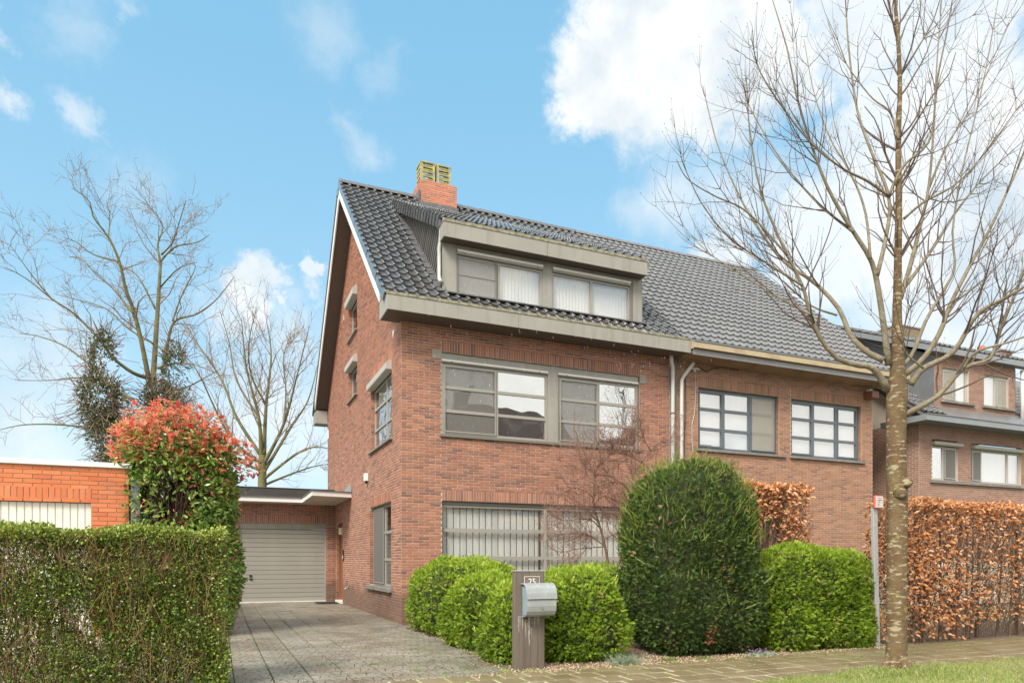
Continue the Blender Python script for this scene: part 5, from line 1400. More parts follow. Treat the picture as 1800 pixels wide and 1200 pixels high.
m = MB(); m.box(13.68, 13.80, -.14, -.02, 6.11, 6.18); m.build('flash_lamp', M['white_plastic'], bx_)

# ================================================================== THIRD HOUSE (to the right, across a gap)
th = empty('brick_house', (19, 0, 0), 'detached dull brown brick house behind the street tree, with brick-faced dormer and blue-grey fascias', 'house')
TX = 15.92
top = [(16.52, 17.70, 3.72, 4.98), (18.36, 20.86, 3.72, 4.98)]
m = MB(); panel(m, TX, 25, -.12, 5.4, top, lambda u, z: (u, .008, z))
for o in top: reveal(m, o, lambda u, z: (u, .008, z), lambda u, z: (u, .15, z))
tw = m.build('front_wall', M['mortar_pale'], th)
lay(tw, cut_rows(TX, 22.5, 1.2, 5.36, top, ch=.062, bl=.21), lambda u, z: (u, .008, z), (0,-1,0), .007, M['brick_umber'], 0, (17,-3,4))
m = MB(); panel(m, 0, 10.7, -.12, 5.5, [], lambda u, z: (TX+.008, u, z)); m.add([(TX+.01,0,5.5),(TX+.01,10.7,5.5),(TX+.01,5.35,9.9)], [(0,1,2)])
tws = m.build('side_wall', M['mortar_pale'], th)
lay(tws, cut_rows(0, 7, 1.2, 5.5, [], ch=.062, bl=.21, phase=.1), lambda u, z: (TX+.008, u, z), (-1,0,0), .007, M['brick_umber'], 0)
TZ = lambda y: 5.52 + .8*(y+.6)
rf = MB()
rf.prism([(-.5, TZ(-.5)-.15), (5.35, TZ(5.35)-.15), (5.35, TZ(5.35)-.02), (-.5, TZ(-.5)-.02)], 'x', TX-.42, 25)
rf.prism([(5.35, TZ(5.35)-.15), (11.2, TZ(-.5)-.15), (11.2, TZ(-.5)-.02), (5.35, TZ(5.35)-.02)], 'x', TX-.42, 25)
troof = rf.build('roof', M['tile_grey'], th)
TDX0, TDX1 = 16.62, 20.55
roof_tiles(troof, TX-.45, 40, -.5, TZ, .8, 21, tm_black, lambda x, y: TDX0-.1 < x < TDX1+.3 and y < 4.6, 0, (16, 0, 7))
ridge_caps(troof, TX-.4, 24.5, 5.35, TZ(5.35)+.05, M['tile_black'])
m = MB(); m.box(TX-.51, 25, -.62, -.59, 5.36, 5.53); gf_ = m.build('gutter_fascia', M['grey_blue'], th)
m = MB(); m.box(TX-.51, TX-.48, -.588, .9, 5.36, 5.53); m.build('gutter_end', M['grey_blue'], gf_)
m = MB(); m.box(TX-.52, 25, -.64, -.585, 5.532, 5.56); m.build('gutter_trim', M['zinc_dark'], gf_)
m = MB(); m.box(TX-.48, 25, -.588, 0, 5.365, 5.38); m.box(TX-.48, TX, 0, .9, 5.365, 5.38); m.build('soffit', M['zinc_dark'], gf_)
# dormer
tdo = [(16.99, 18.22, 6.20, 7.22), (18.97, 20.20, 6.20, 7.22)]
m = MB(); panel(m, TDX0, TDX1, 5.56, 7.58, tdo, lambda u, z: (u, .008, z))
for o in tdo: reveal(m, o, lambda u, z: (u, .008, z), lambda u, z: (u, .15, z))
tdm = m.build('dormer', M['mortar_pale'], th)
lay(tdm, cut_rows(TDX0, TDX1, 5.6, 7.58, tdo + [(16.99, 18.26, 7.22, 7.40), (18.97, 20.24, 7.22, 7.40)], ch=.062, bl=.21), lambda u, z: (u, .008, z), (0,-1,0), .007, M['brick_umber'], 0)
lay(tdm, soldiers(16.99, 18.26, 7.22, 7.42) + soldiers(18.97, 20.24, 7.22, 7.42), lambda u, z: (u, .008, z), (0,-1,0), .007, M['brick_umber'], 0, stuffname='soldier_bricks')
m = MB(); m.add([(TDX0-.01,0,5.6),(TDX0-.01,5.2,10.0),(TDX0-.01,5.2,10.2),(TDX0-.01,0,7.55)], [(0,1,2,3)]); m.add([(TDX1+.01,0,5.6),(TDX1+.01,5.2,10.0),(TDX1+.01,5.2,10.2),(TDX1+.01,0,7.55)], [(3,2,1,0)])
m.build('cheek', M['zinc_dark'], tdm)
DZ3 = lambda y: 7.76 + .46*(y+.2)
m = MB(); m.prism([(-.2, DZ3(-.2)-.15), (5.2, DZ3(5.2)-.15), (5.2, DZ3(5.2)-.04), (-.2, DZ3(-.2)-.04)], 'x', TDX0-.33, 20.98); m.build('dormer_roof', M['tile_black'], tdm)
roof_tiles(tdm, TDX0-.36, 20, -.2, DZ3, .46, 16, tm_black, None, 0, (16,0,7))
m = MB(); m.box(TDX0-.36, 21.0, -.24, -.21, 7.57, 7.74); m.prism([(-.208, 7.57), (5, 9.95), (5, 10.12), (-.208, 7.74)], 'x', TDX0-.36, TDX0-.33); m.build('dormer_fascia', M['grey_blue'], tdm)
m = MB(); m.box(TDX0-.33, 20.98, -.208, 0, 7.57, 7.59); m.build('soffit', M['zinc_dark'], tdm)
for (o, cs, scr) in ((tdo[0], [17.66], {0: 'screen_pale'}), (tdo[1], [19.62], {1: 'screen_pale'})):
    window(tdm, FR, o[0]+.01, o[1]-.01, o[2]+.01, o[3]-.01, .06, cs, [], M['pale_frame'], .05, glass='glass_bright', curtain='flat', screens=scr, room='room_light') if False else \
    window(th, FR, o[0]+.01, o[1]-.01, o[2]+.01, o[3]-.01, .06, cs, [], M['pale_frame'], .05, glass='glass_bright', curtain='flat', screens=scr, room='room_light')
strip_sill(th, FR, 16.88, 18.44, 6.20, M['sill'], .08, .07); strip_sill(th, FR, 18.86, 20.50, 6.20, M['sill'], .08, .07)
window(th, FR, 16.53, 17.69, 3.73, 4.78, .05, [17.08], [], M['pale_frame'], .06, glass='glass_wavy', screens={1: 'screen_dark'})
window(th, FR, 18.37, 20.85, 3.73, 4.78, .05, [18.88, 20.22], [], M['pale_frame'], .06, glass='glass_bright', curtain='net', room='room_light', screens={0: 'screen_dark'})
for (a, b) in ((16.50, 17.83), (18.36, 20.95)):
    m = MB(); m.box(a, b, -.12, .05, 4.79, 4.90); m.build('shutter_box', M['pale_frame'], th, bevel=.03)
strip_sill(th, FR, 16.40, 20.98, 3.72, M['sill'], .07, .09)
m = MB(); m.tube([(20.75,-.10,7.5),(20.75,-.10,5.56)], .06, 10); m.build('downpipe', M['pvc'], th, smooth=True)
def stack(x0, x1, y0, y1, z0, z1, material, pots, mort):
    m = MB(); m.box(x0, x1, y0, y1, z0, z1); c = m.build('chimney', M['mortar_pale'], th)
    lay(c, cut_rows(x0, x1, z0, z1, [], ch=.065, bl=.22), lambda u, z: (u, y0, z), (0,-1,0), .008, material, 0)
    lay(c, cut_rows(y0, y1, z0, z1, [], ch=.065, bl=.22, phase=.1), lambda u, z: (x0, u, z), (-1,0,0), .008, material, 0)
    m = MB(); m.box(x0-.04, x1+.04, y0-.04, y1+.04, z1, z1+.06); m.build('chimney_cap', M['sill'], c)
    for (x, r, h, mm) in pots:
        m = MB(); m.tube([(x,(y0+y1)/2,z1+.06),(x,(y0+y1)/2,z1+.06+h)], [r*1.1, r*.9], 10); m.build('chimney_pot', M[mm], c)
stack(22.2, 23.6, 5.5, 6.4, 9.5, 10.95, mat('mossy_brown_brick', [(.20,.16,.10),(.26,.20,.13)], .9), [(22.6,.12,.22,'terracotta')], None)
m = MB()
far = empty('brick_house', (32, 8, 0), 'roof and two chimneys of a house farther right, peeping over the third roof', 'house')
m = MB(); m.box(25, 34, 2, 12, -.1, 5.6); m.build('wall', M['mortar_pale'], far)
m = MB(); m.prism([(1.5, 5.5), (7, 10.1), (12.5, 5.5), (12.5, 5.3), (7, 9.9), (1.5, 5.3)], 'x', 24.8, 34.2); fr_ = m.build('roof', M['tile_grey'], far)
for (x0, x1, zt) in ((29.4, 30.5, 11.05), (30.7, 31.5, 11.25)):
    m = MB(); m.box(x0, x1, 6.6, 7.4, 9.0, zt); c = m.build('chimney', M['brick_umber'], far)
    m = MB(); m.box(x0-.05, x1+.05, 6.55, 7.45, zt, zt+.07); m.build('chimney_cap', M['sill'], c)
    m = MB(); m.tube([((x0+x1)/2-.1,7,zt+.07),((x0+x1)/2-.1,7,zt+.4)], .16, 10); m.build('chimney_pot', M['terracotta'] if x0 < 30 else M['grey_blue'], c)

# ================================================================== ORANGE GARAGE (left)
OY = -1.0
og = empty('garage', (-6.5, OY, 0), 'flat-roofed orange brick garage with cream ribbed door, behind the left hedge', 'garage')
oo = [(-8.1, -5.48, -.2, 2.24)]; os_ = [(-8.12, -5.47, 2.245, 2.46)]
m = MB(); OT = lambda u, z: (u, OY+.008, z)
panel(m, -9.5, -4.925, -.12, 2.80, oo, OT); reveal(m, oo[0], OT, lambda u, z: (u, OY+.15, z)); m.box(-4.935, -4.93, OY+.01, 5, -.1, 2.8); m.box(-9.5, -4.93, 4.9, 5, -.1, 2.8)
ow = m.build('front_wall', M['mortar_orange'], og)
lay(ow, cut_rows(-9.5, -4.925, .0, 2.793, oo+os_, ch=.0735, bl=.262), OT, (0,-1,0), .009, M['brick_orange'], 300, (-5, -4, 2.4), j=.011)
lay(ow, soldiers(*os_[0], w=.086), OT, (0,-1,0), .009, M['brick_orange'], 60, (-5.5,-4,2.4), name='soldier_brick', stuffname='soldier_bricks', j=.013)
m = MB(); m.box(-9.6, -4.88, OY-.05, 5.1, 2.803, 2.885); m.build('roof_edge', M['white_board'], og, bevel=.006)
m = MB(); m.box(-9.5, -4.95, OY+.05, 5.0, 2.75, 2.80); m.build('flat_roof', M['bitumen'], og)
m = MB(); m.box(-8.1, -5.49, OY+.09, OY+.12, -.02, 2.24); od = m.build('garage_door', M['white_rib'], og)
x = -8.09
while x < -5.52:
    s = MB(); s.box(x+.006, x+.092, OY+.072, OY+.089, 0, 2.2); s.build('door_rib', M['white_rib'], od); x += .105
m = MB(); m.box(-8.1, -5.49, OY+.055, OY+.089, 2.2, 2.24); m.build('door_rail', M['soffit'], od)
# grey concrete post and board fence next to it
fe = empty('concrete_fence', (-4.8, -.9, 0), 'grey concrete post and panel fence between orange garage and photinia', 'fence')
m = MB(); m.box(-4.90, -4.76, -1.0, -.86, -.1, 2.62); m.build('post', M['zinc_dark'], fe, bevel=.006)
for i in range(9):
    m = MB(); m.box(-4.86, -4.80, -.855, 2.2, .0+i*.28, .27+i*.28); m.build('fence_panel', M['sill'], fe)

# ================================================================== PLANTS
def norm(a): return a / (np.linalg.norm(a, axis=-1, keepdims=True) + 1e-9)

def leafmass(name, tv, tf, P, out, S, material, parent, rnd=None, up=.3, spread=.8, smooth=False, kind='stuff', roll=True):
    """copies of a template (points along +y, face +z) at P, pointing roughly along 'out'"""
    n = len(P); tv = np.asarray(tv, float); tf = np.asarray(tf)
    d = norm(out + spread*RNG.normal(size=(n, 3)) + np.array((0, 0, up)))
    a = RNG.normal(size=(n, 3)) if roll else np.tile(np.array((0, 0, 1.)), (n, 1)) + .3*RNG.normal(size=(n, 3))
    s = norm(np.cross(d, a)); u = np.cross(s, d)
    V = (tv[None, :, 0, None]*s[:, None, :] + tv[None, :, 1, None]*d[:, None, :] + tv[None, :, 2, None]*u[:, None, :]) * np.asarray(S).reshape(-1, 1, 1) + P[:, None, :]
    k = len(tv)
    F = (tf[None] + (np.arange(n)*k)[:, None, None]).reshape(-1, tf.shape[1])
    if rnd is None: rnd = RNG.random(n)
    me = mesh_np(name, V.reshape(-1, 3) - root_loc(parent), F, np.repeat(rnd, k), smooth)
    me.materials.append(material)
    o = link(name, me, material, parent)
    return tag(o, kind=kind)

def sprig(nb=2, L=.042, nl=.026, w=.0085):
    """a flat needle spray: stem with paired needles (quads)"""
    v = []; f = []
    def blade(p, d, l, ww, dz):
        d = np.array(d); s = np.array((-d[1], d[0], 0))
        p = np.array(p)
        b = len(v)
        v.extend([p - s*ww*.5, p + s*ww*.5, p + d*l + s*ww*.28 + np.array((0,0,dz)), p + d*l - s*ww*.28 + np.array((0,0,dz))])
        f.append((b, b+1, b+2, b+3))
    for i in range(nb):
        y = L*(.1 + .75*i/nb)
        for sx in (-1, 1):
            an = .75 if i < nb-1 else .5
            blade((0, y, 0), (sx*math.sin(an), math.cos(an), 0), nl*(1-.12*i), w, .006)
    blade((0, L*.6, 0), (0, 1, 0), nl*1.2, w, .004)
    return np.array(v), np.array(f)
SPV, SPF = sprig()
# a small folded oval leaf (two quads each side)
def leaf_t(w=.5, fold=.12, curl=.1):
    v = [(0,0,0),(-w*.5,.35,fold),(-w*.38,.75,fold*.7+curl*.5),(0,1,curl),(w*.38,.75,fold*.7+curl*.5),(w*.5,.35,fold),(0,.5,-.02)]
    f = [(0,6,2,1),(6,3,2,2),(0,5,4,6),(6,4,3,3)]
    f = [(0,6,1),(1,6,2),(2,6,3),(0,5,6),(5,4,6),(4,3,6)]
    return np.array(v), np.array(f)
LV, LF = leaf_t()
LQV = np.array([(0,0,0),(-.27,.5,.08),(0,1,.05),(.27,.5,.08)]); LQF = np.array([(0,3,2,1)])

def superblob(n, cx, cy, rx, ry, z0, zt, p=2.6, bumps=.05, seed=0, depth=.12, taper=.0, spread_top=True):
    """random points near the surface of a clipped shrub; returns P, outward normal. Area-uniform."""
    r = np.random.default_rng(seed)
    h = (zt - z0)
    rm = (rx+ry)/2
    A_side = 2*math.pi*rm*h; A_top = math.pi*rm*rm
    # sample directions then push to superellipsoid centred low
    m = int(n*2.4)
    d = norm(r.normal(size=(m, 3)) * np.array((1, 1, .9)))
    d[:, 2] = np.where(d[:, 2] < -.0, d[:, 2], d[:, 2])
    cz = z0 + h*.42; a = np.array((rx, ry, zt - cz)); 
    b = np.where(d[:, 2:3] < 0, np.array((rx, ry, cz - z0 + .06)), a)
    pp = np.where(d[:, 2] < 0, p + 1.2, p)
    k = (np.abs(d/b) ** pp[:, None]).sum(1) ** (-1/pp)
    P = d*k[:, None]
    nn = norm(np.sign(P) * np.abs(P/b)**(pp[:, None]-1) / b)
    ph = np.array((1.3, 2.1, .7)) + seed
    bump = bumps*(np.sin(P@np.array((5.1, 3.3, 2.2))+ph[0]) + np.sin(P@np.array((-3.7, 6.1, 4.2))+ph[1])*.7 + np.sin(P@np.array((2.2, -4.9, 7.3))+ph[2])*.6)
    P = P + nn*(bump[:, None] - np.abs(r.normal(size=(m, 1)))*depth*.6)
    P = P + np.array((cx, cy, cz))
    # accept by local area (k^2 / cos)
    w = k**2 / np.maximum(.25, (nn*d).sum(1)); w /= w.max()
    keep = r.random(m) < w*1.4
    keep &= P[:, 2] > z0 + .01
    P, nn = P[keep][:n], nn[keep][:n]
    return P, nn

def core(parent, cx, cy, rx, ry, z0, zt, p=2.6, shrink=.13, material=None, seed=0, name='inner_twigs'):
    m = MB(); nu, nv = 28, 14; V = []
    h = zt-z0; cz = z0+h*.42
    for i in range(nv+1):
        th = math.pi*i/nv - math.pi/2
        for j in range(nu):
            an = 2*math.pi*j/nu
            d = np.array((math.cos(th)*math.cos(an), math.cos(th)*math.sin(an), math.sin(th)))
            b = np.array((rx-shrink, ry-shrink, (zt-cz-shrink) if d[2] >= 0 else (cz-z0+.06)))
            q = p if d[2] >= 0 else p+1.2
            k = (np.abs(d/b)**q).sum()**(-1/q)
            k *= 1 + .03*math.sin(an*5+i) 
            V.append(d*k + np.array((cx, cy, cz)))
    F = []
    for i in range(nv):
        for j in range(nu): F.append((i*nu+j, i*nu+(j+1) % nu, (i+1)*nu+(j+1) % nu, (i+1)*nu+j))
    m.add(V, F)
    return m.build(name, material or M['yew_core'], parent, smooth=True)

def yew(loc, rx, ry, zt, n, label, cat='shrub', group=None, matl='yew_light', seed=1, p=2.6, scale=1.0, name='yew_shrub', z0=-.03, bumps=.04, tips=0, up=.18, extra=None):
    root = empty(name, (loc[0], loc[1], 0), label, cat, group)
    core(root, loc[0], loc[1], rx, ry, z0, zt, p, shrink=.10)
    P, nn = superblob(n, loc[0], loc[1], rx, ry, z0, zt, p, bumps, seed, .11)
    if extra is not None:
        keep = extra(P, nn)
        P, nn = P[keep], nn[keep]
    # colour: mix of clumps and single sprays, tops coloured lighter as if lit from above
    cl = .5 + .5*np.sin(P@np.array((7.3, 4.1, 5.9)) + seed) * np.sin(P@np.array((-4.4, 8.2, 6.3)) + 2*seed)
    top_light = np.clip(nn[:, 2], 0, 1)
    rnd = np.clip(.12 + .34*cl + .36*top_light + .22*RNG.normal(size=len(P)), .0, .999)
    dead = (RNG.random(len(P)) < .10) & (np.sin(P@np.array((6.1, 5.2, 3.3))+seed*3) > .93)
    if dead.any(): leafmass('dead_sprays', SPV, SPF, P[dead], nn[dead], scale*RNG.uniform(.7, 1.3, dead.sum()), M['twig_brown'], root, up=up, spread=.8)
    P, nn, rnd = P[~dead], nn[~dead], rnd[~dead]
    nl = 90
    Pl, Nl = superblob(nl, loc[0], loc[1], rx+.03, ry+.03, z0, zt+.03, p, bumps, seed+9, .03)
    leafmass('loose_shoots', SPV*np.array((.7, 1.9, 1)), SPF, Pl, Nl, scale*RNG.uniform(.7, 1.3, len(Pl)), M[matl], root, np.clip(.75+.2*RNG.normal(size=len(Pl)), 0, .99), up=.9, spread=.5)
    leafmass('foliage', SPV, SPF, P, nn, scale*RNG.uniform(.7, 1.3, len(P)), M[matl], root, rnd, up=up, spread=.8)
    dd_ = RNG.random(len(P)) < .0
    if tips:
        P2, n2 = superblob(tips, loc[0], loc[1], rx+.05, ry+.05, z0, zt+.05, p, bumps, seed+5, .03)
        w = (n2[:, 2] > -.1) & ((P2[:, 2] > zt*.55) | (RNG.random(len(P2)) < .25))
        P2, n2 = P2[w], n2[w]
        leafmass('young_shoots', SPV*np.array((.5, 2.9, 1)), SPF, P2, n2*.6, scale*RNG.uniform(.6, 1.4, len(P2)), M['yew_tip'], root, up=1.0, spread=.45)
    return root

grp = 'clipped yew mounds in front of the house'
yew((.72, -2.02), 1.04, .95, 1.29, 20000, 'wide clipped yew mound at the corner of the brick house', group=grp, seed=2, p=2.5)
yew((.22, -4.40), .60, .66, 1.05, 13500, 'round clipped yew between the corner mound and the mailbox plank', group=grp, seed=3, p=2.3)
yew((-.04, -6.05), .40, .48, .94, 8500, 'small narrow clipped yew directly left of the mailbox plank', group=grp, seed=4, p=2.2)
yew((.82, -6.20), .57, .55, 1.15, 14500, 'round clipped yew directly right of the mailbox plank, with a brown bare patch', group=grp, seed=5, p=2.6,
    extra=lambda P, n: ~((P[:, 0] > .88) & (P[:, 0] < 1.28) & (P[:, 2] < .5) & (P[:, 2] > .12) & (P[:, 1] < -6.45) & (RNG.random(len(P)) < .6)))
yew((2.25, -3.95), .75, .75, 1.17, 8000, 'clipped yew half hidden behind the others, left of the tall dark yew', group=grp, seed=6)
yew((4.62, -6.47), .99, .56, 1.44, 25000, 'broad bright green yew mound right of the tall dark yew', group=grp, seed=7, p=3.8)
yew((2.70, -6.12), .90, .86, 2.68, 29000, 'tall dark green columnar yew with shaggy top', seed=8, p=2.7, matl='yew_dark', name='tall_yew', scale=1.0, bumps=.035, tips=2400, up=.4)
# a few dead red needles low on the tall yew
P = np.array([(2.45+RNG.normal()*.05, -6.93+RNG.random()*.04, .15+RNG.random()*.28) for _ in range(60)])
ty = [o for o in COL.objects if o.name.startswith('tall_yew')][0]
leafmass('dead_needles', SPV, SPF, P, np.tile((0., -1, 0), (60, 1)), RNG.uniform(.5, .9, 60), mat('dead_red_needle', [(.25,.05,.03),(.35,.09,.05)], .7), ty)

# ---------------------------------------------------------------- twigs
def tubes_np(name, paths, radii, sides, material, parent, kind=None, rnd=None):
    N_, K, _ = paths.shape
    if N_ == 0: return None
    d = np.empty_like(paths)
    d[:, 1:-1] = paths[:, 2:] - paths[:, :-2]; d[:, 0] = paths[:, 1]-paths[:, 0]; d[:, -1] = paths[:, -1]-paths[:, -2]
    d = norm(d)
    ref = norm(RNG.normal(size=(N_, 1, 3)))
    u = norm(np.cross(d, ref)); w = np.cross(d, u)
    t = np.arange(sides)*2*np.pi/sides
    V = paths[:, :, None, :] + radii[:, :, None, None]*(np.cos(t)[None, None, :, None]*u[:, :, None, :] + np.sin(t)[None, None, :, None]*w[:, :, None, :])
    base = (np.arange(N_)*K*sides)[:, None, None]
    i = np.arange(K-1)[None, :, None]*sides; k = np.arange(sides)[None, None, :]; k2 = (k+1) % sides
    F = np.stack([base+i+k, base+i+k2, base+i+sides+k2, base+i+sides+k], -1).reshape(-1, 4)
    if rnd is None: rnd = RNG.random(N_)
    me = mesh_np(name, V.reshape(-1, 3)-root_loc(parent), F, np.repeat(rnd, K*sides), True)
    me.materials.append(material)
    o = link(name, me, material, parent)
    return tag(o, kind=kind) if kind else o

def resample(path, K):
    p = np.array([q[:3] for q in path], float); r = np.array([q[3] for q in path], float)
    # smooth with Catmull-Rom
    n = len(p); out = []; rr = []
    ts = np.linspace(0, n-1, K)
    for t in ts:
        i = min(int(t), n-2); f = t-i
        p0, p1, p2, p3 = p[max(i-1, 0)], p[i], p[i+1], p[min(i+2, n-1)]
        out.append(.5*((2*p1)+(-p0+p2)*f+(2*p0-5*p1+4*p2-p3)*f*f+(-p0+3*p1-3*p2+p3)*f**3))
        rr.append(r[i]*(1-f)+r[i+1]*f)
    return np.array(out), np.array(rr)

def shoots(paths, radii, per_m, Lr, ang, up, K=5, rk=.55, t0=.15, t1=1.0, seed=0, pair=False, wob=.03, lfall=.5, rmin=.0012, terminal=False):
    """side shoots on a bundle of paths. returns (M,K,3),(M,K)"""
    r = np.random.default_rng(seed); P = []; RR = []
    for path, rad in zip(paths, radii):
        seg = np.linalg.norm(np.diff(path, axis=0), axis=1); L = seg.sum(); cs = np.concatenate([[0], np.cumsum(seg)])/max(L, 1e-6)
        n = r.poisson(per_m*L*(t1-t0))
        ts = list(t0+(t1-t0)*r.random(n)); 
        if pair: ts = [t for t in ts for _ in (0, 1)]
        if terminal: ts.append(.98)
        az0 = r.random()*6.28
        for j, t in enumerate(ts):
            i = min(np.searchsorted(cs, t)-1, len(seg)-1); i = max(i, 0)
            f = (t-cs[i])/max(cs[i+1]-cs[i], 1e-6)
            p = path[i]*(1-f)+path[i+1]*f; R0 = rad[i]*(1-f)+rad[i+1]*f
            d = path[i+1]-path[i]; d = d/(np.linalg.norm(d)+1e-9)
            if pair and j % 2: az = az+math.pi
            else: az = r.random()*6.28
            q = np.cross(d, (0, 0, 1.)) if abs(d[2]) < .95 else np.array((1., 0, 0)); q /= np.linalg.norm(q)+1e-9
            w = np.cross(d, q)
            a = ang*(.7+.6*r.random())
            if terminal and t == .98: a = .15
            dd = d*math.cos(a)+(q*math.cos(az)+w*math.sin(az))*math.sin(a)
            l = (Lr[0]+(Lr[1]-Lr[0])*r.random())*(1-lfall*t)
            s = np.linspace(0, 1, K)[:, None]
            pp = p+dd*l*s+np.array((0, 0, 1.))*up*l*s**2+np.cumsum(r.normal(size=(K, 3))*wob*l/K**.5, axis=0)*s
            r0 = max(min(R0*rk, l*.02+.001), rmin)
            P.append(pp); RR.append(r0*(1-.72*s[:, 0])+.0)
    if not P: return np.zeros((0, K, 3)), np.zeros((0, K))
    return np.array(P), np.array(RR)

def bare_tree(name, loc, trunk, limbs, label, cat, group, bark, limb_bark, twig_mat, levels, sides=(12, 8), limbname='branch', K=22, trunkK=40):
    root = empty(name, loc, label, cat, group)
    p, r = resample(trunk, trunkK)
    m = MB(); m.tube(list(p), list(r), sides[0]); m.build('trunk', bark, root, smooth=True)
    paths, rads = [], []
    for lb in limbs:
        p, r = resample(lb, K)
        paths.append(p); rads.append(r)
        m = MB(); m.tube(list(p), list(r), sides[1]); m.build(limbname, limb_bark, root, smooth=True)
    cur = (paths + [resample(trunk, trunkK)[0][trunkK//2:]], rads + [resample(trunk, trunkK)[1][trunkK//2:]])
    for i, lv in enumerate(levels):
        P, Rr = shoots(cur[0], cur[1], **lv['g'])
        tubes_np('twigs', P, Rr, lv.get('s', 4), lv.get('m', twig_mat), root, kind='stuff')
        cur = (list(P), list(Rr))
        if lv.get('buds'):
            ends = P[:, -1]; dirs = norm(P[:, -1]-P[:, -2])
            bv = np.array([(0,-.3,0),(-.35,.2,0),(0,1,0),(.35,.2,0),(0,.2,.35),(0,.2,-.35)]); bf = np.array([(0,1,2,3),(0,4,2,5)])
            leafmass('buds', bv, bf, ends, dirs, np.full(len(ends), lv['buds']), twig_mat, root, spread=.05, up=0)
    return root

street = bare_tree('street_tree', (3.33, -8.92, 0), STREET_TRUNK, STREET_LIMBS,
    'bare young maple with lichened bark standing in the grass verge', 'tree', 'street trees on the verge', M['bark_lichen'], M['branch_bark'], M['twig_bark'],
    [dict(g=dict(per_m=2.7, Lr=(.5, 1.25), ang=.62, up=.30, K=7, rk=.5, t0=.15, seed=21, pair=True, wob=.10, lfall=.55, rmin=.0042), s=5),
     dict(g=dict(per_m=3.6, Lr=(.12, .42), ang=.80, up=.35, K=5, rk=.6, t0=.15, seed=22, pair=True, wob=.07, lfall=.4, rmin=.0024, terminal=False), s=3, buds=.012),
     ], sides=(20, 10))
# knots on the trunk
m = MB()
for (dx, dz, r_) in ((-.01, 1.98, .045), (.07, 2.1, .05)):
    m.tube([(3.33+dx-.03, -8.98, dz), (3.33+dx-.06, -9.05, dz), (3.33+dx-.065, -9.06, dz+.004)], [r_*1.5, r_*1.05, r_*.5], 10)
m.build('knot', M['bark_lichen'], street, smooth=True)
# root flare
m = MB()
for k in range(7):
    a = k*.9
    m.tube([(3.33+.06*math.cos(a), -8.92+.06*math.sin(a), .22), (3.33+.13*math.cos(a), -8.92+.13*math.sin(a), .06), (3.33+.19*math.cos(a), -8.92+.19*math.sin(a), -.02)], [.04, .045, .03], 6)
m.build('root_flare', M['bark_lichen'], street, smooth=True)
def copy_tree(o, parent=None):
    c = o.copy(); COL.objects.link(c)
    if parent is not None: c.parent = parent
    for ch in list(o.children): copy_tree(ch, c)
    return c
s2 = copy_tree(street); s2.location = (11.2, -9.0, 0); s2.rotation_euler = (0, 0, 2.1); s2['label'] = 'next bare maple along the verge, seen mirrored in the upper windows'

bare_tree('bare_tree', (-6.49, 21.9, 0), BACK_TRUNK, BACK_LIMBS, 'tall wide-spreading bare tree with mossy limbs behind the garages', 'tree', 'bare trees behind the garages',
    M['moss_bark'], M['moss_bark'], M['far_twig'],
    [dict(g=dict(per_m=2.0, Lr=(1.0, 2.9), ang=.75, up=.12, K=6, rk=.5, t0=.2, seed=31, wob=.28, lfall=.5, rmin=.012), s=4),
     dict(g=dict(per_m=3.0, Lr=(.4, 1.3), ang=.8, up=.15, K=5, rk=.6, t0=.1, seed=32, wob=.22, lfall=.4, rmin=.010, terminal=True), s=3),
     dict(g=dict(per_m=2.2, Lr=(.25, .7), ang=.8, up=.1, K=4, rk=.7, t0=.2, seed=33, wob=.16, lfall=.3, rmin=.008), s=3)], sides=(12, 7))
bare_tree('bare_tree', (-1.8, 17.7, 0), BACK2_TRUNK, BACK2_LIMBS, 'lower fan-shaped bare tree just left of the gable', 'tree', 'bare trees behind the garages',
    M['moss_bark'], M['moss_bark'], M['far_twig'],
    [dict(g=dict(per_m=2.8, Lr=(.8, 2.3), ang=.55, up=.30, K=6, rk=.5, t0=.15, seed=41, wob=.22, lfall=.45, rmin=.011), s=4),
     dict(g=dict(per_m=3.4, Lr=(.4, 1.1), ang=.7, up=.25, K=5, rk=.6, t0=.1, seed=42, wob=.18, lfall=.4, rmin=.009, terminal=True), s=3),
     dict(g=dict(per_m=1.4, Lr=(.2, .6), ang=.7, up=.2, K=4, rk=.7, t0=.2, seed=43, wob=.12, lfall=.3, rmin=.0075), s=3)], sides=(12, 7))
bare_tree('ornamental_tree', (3.05, -3.3, 0), SHRUB_TRUNK, SHRUB_LIMBS, 'small bare ornamental tree with fine reddish twigs in front of the ground floor window', 'tree', None,
    M['shrub_bark'], M['shrub_bark'], M['shrub_twig'],
    [dict(g=dict(per_m=30, Lr=(.25, .66), ang=.8, up=.12, K=5, rk=.6, t0=.2, seed=51, wob=.22, lfall=.4, rmin=.0048), s=4),
     dict(g=dict(per_m=24, Lr=(.08, .28), ang=.8, up=.25, K=4, rk=.7, t0=.1, seed=52, wob=.12, lfall=.3, rmin=.0036), s=3, buds=.018)], sides=(10, 6))

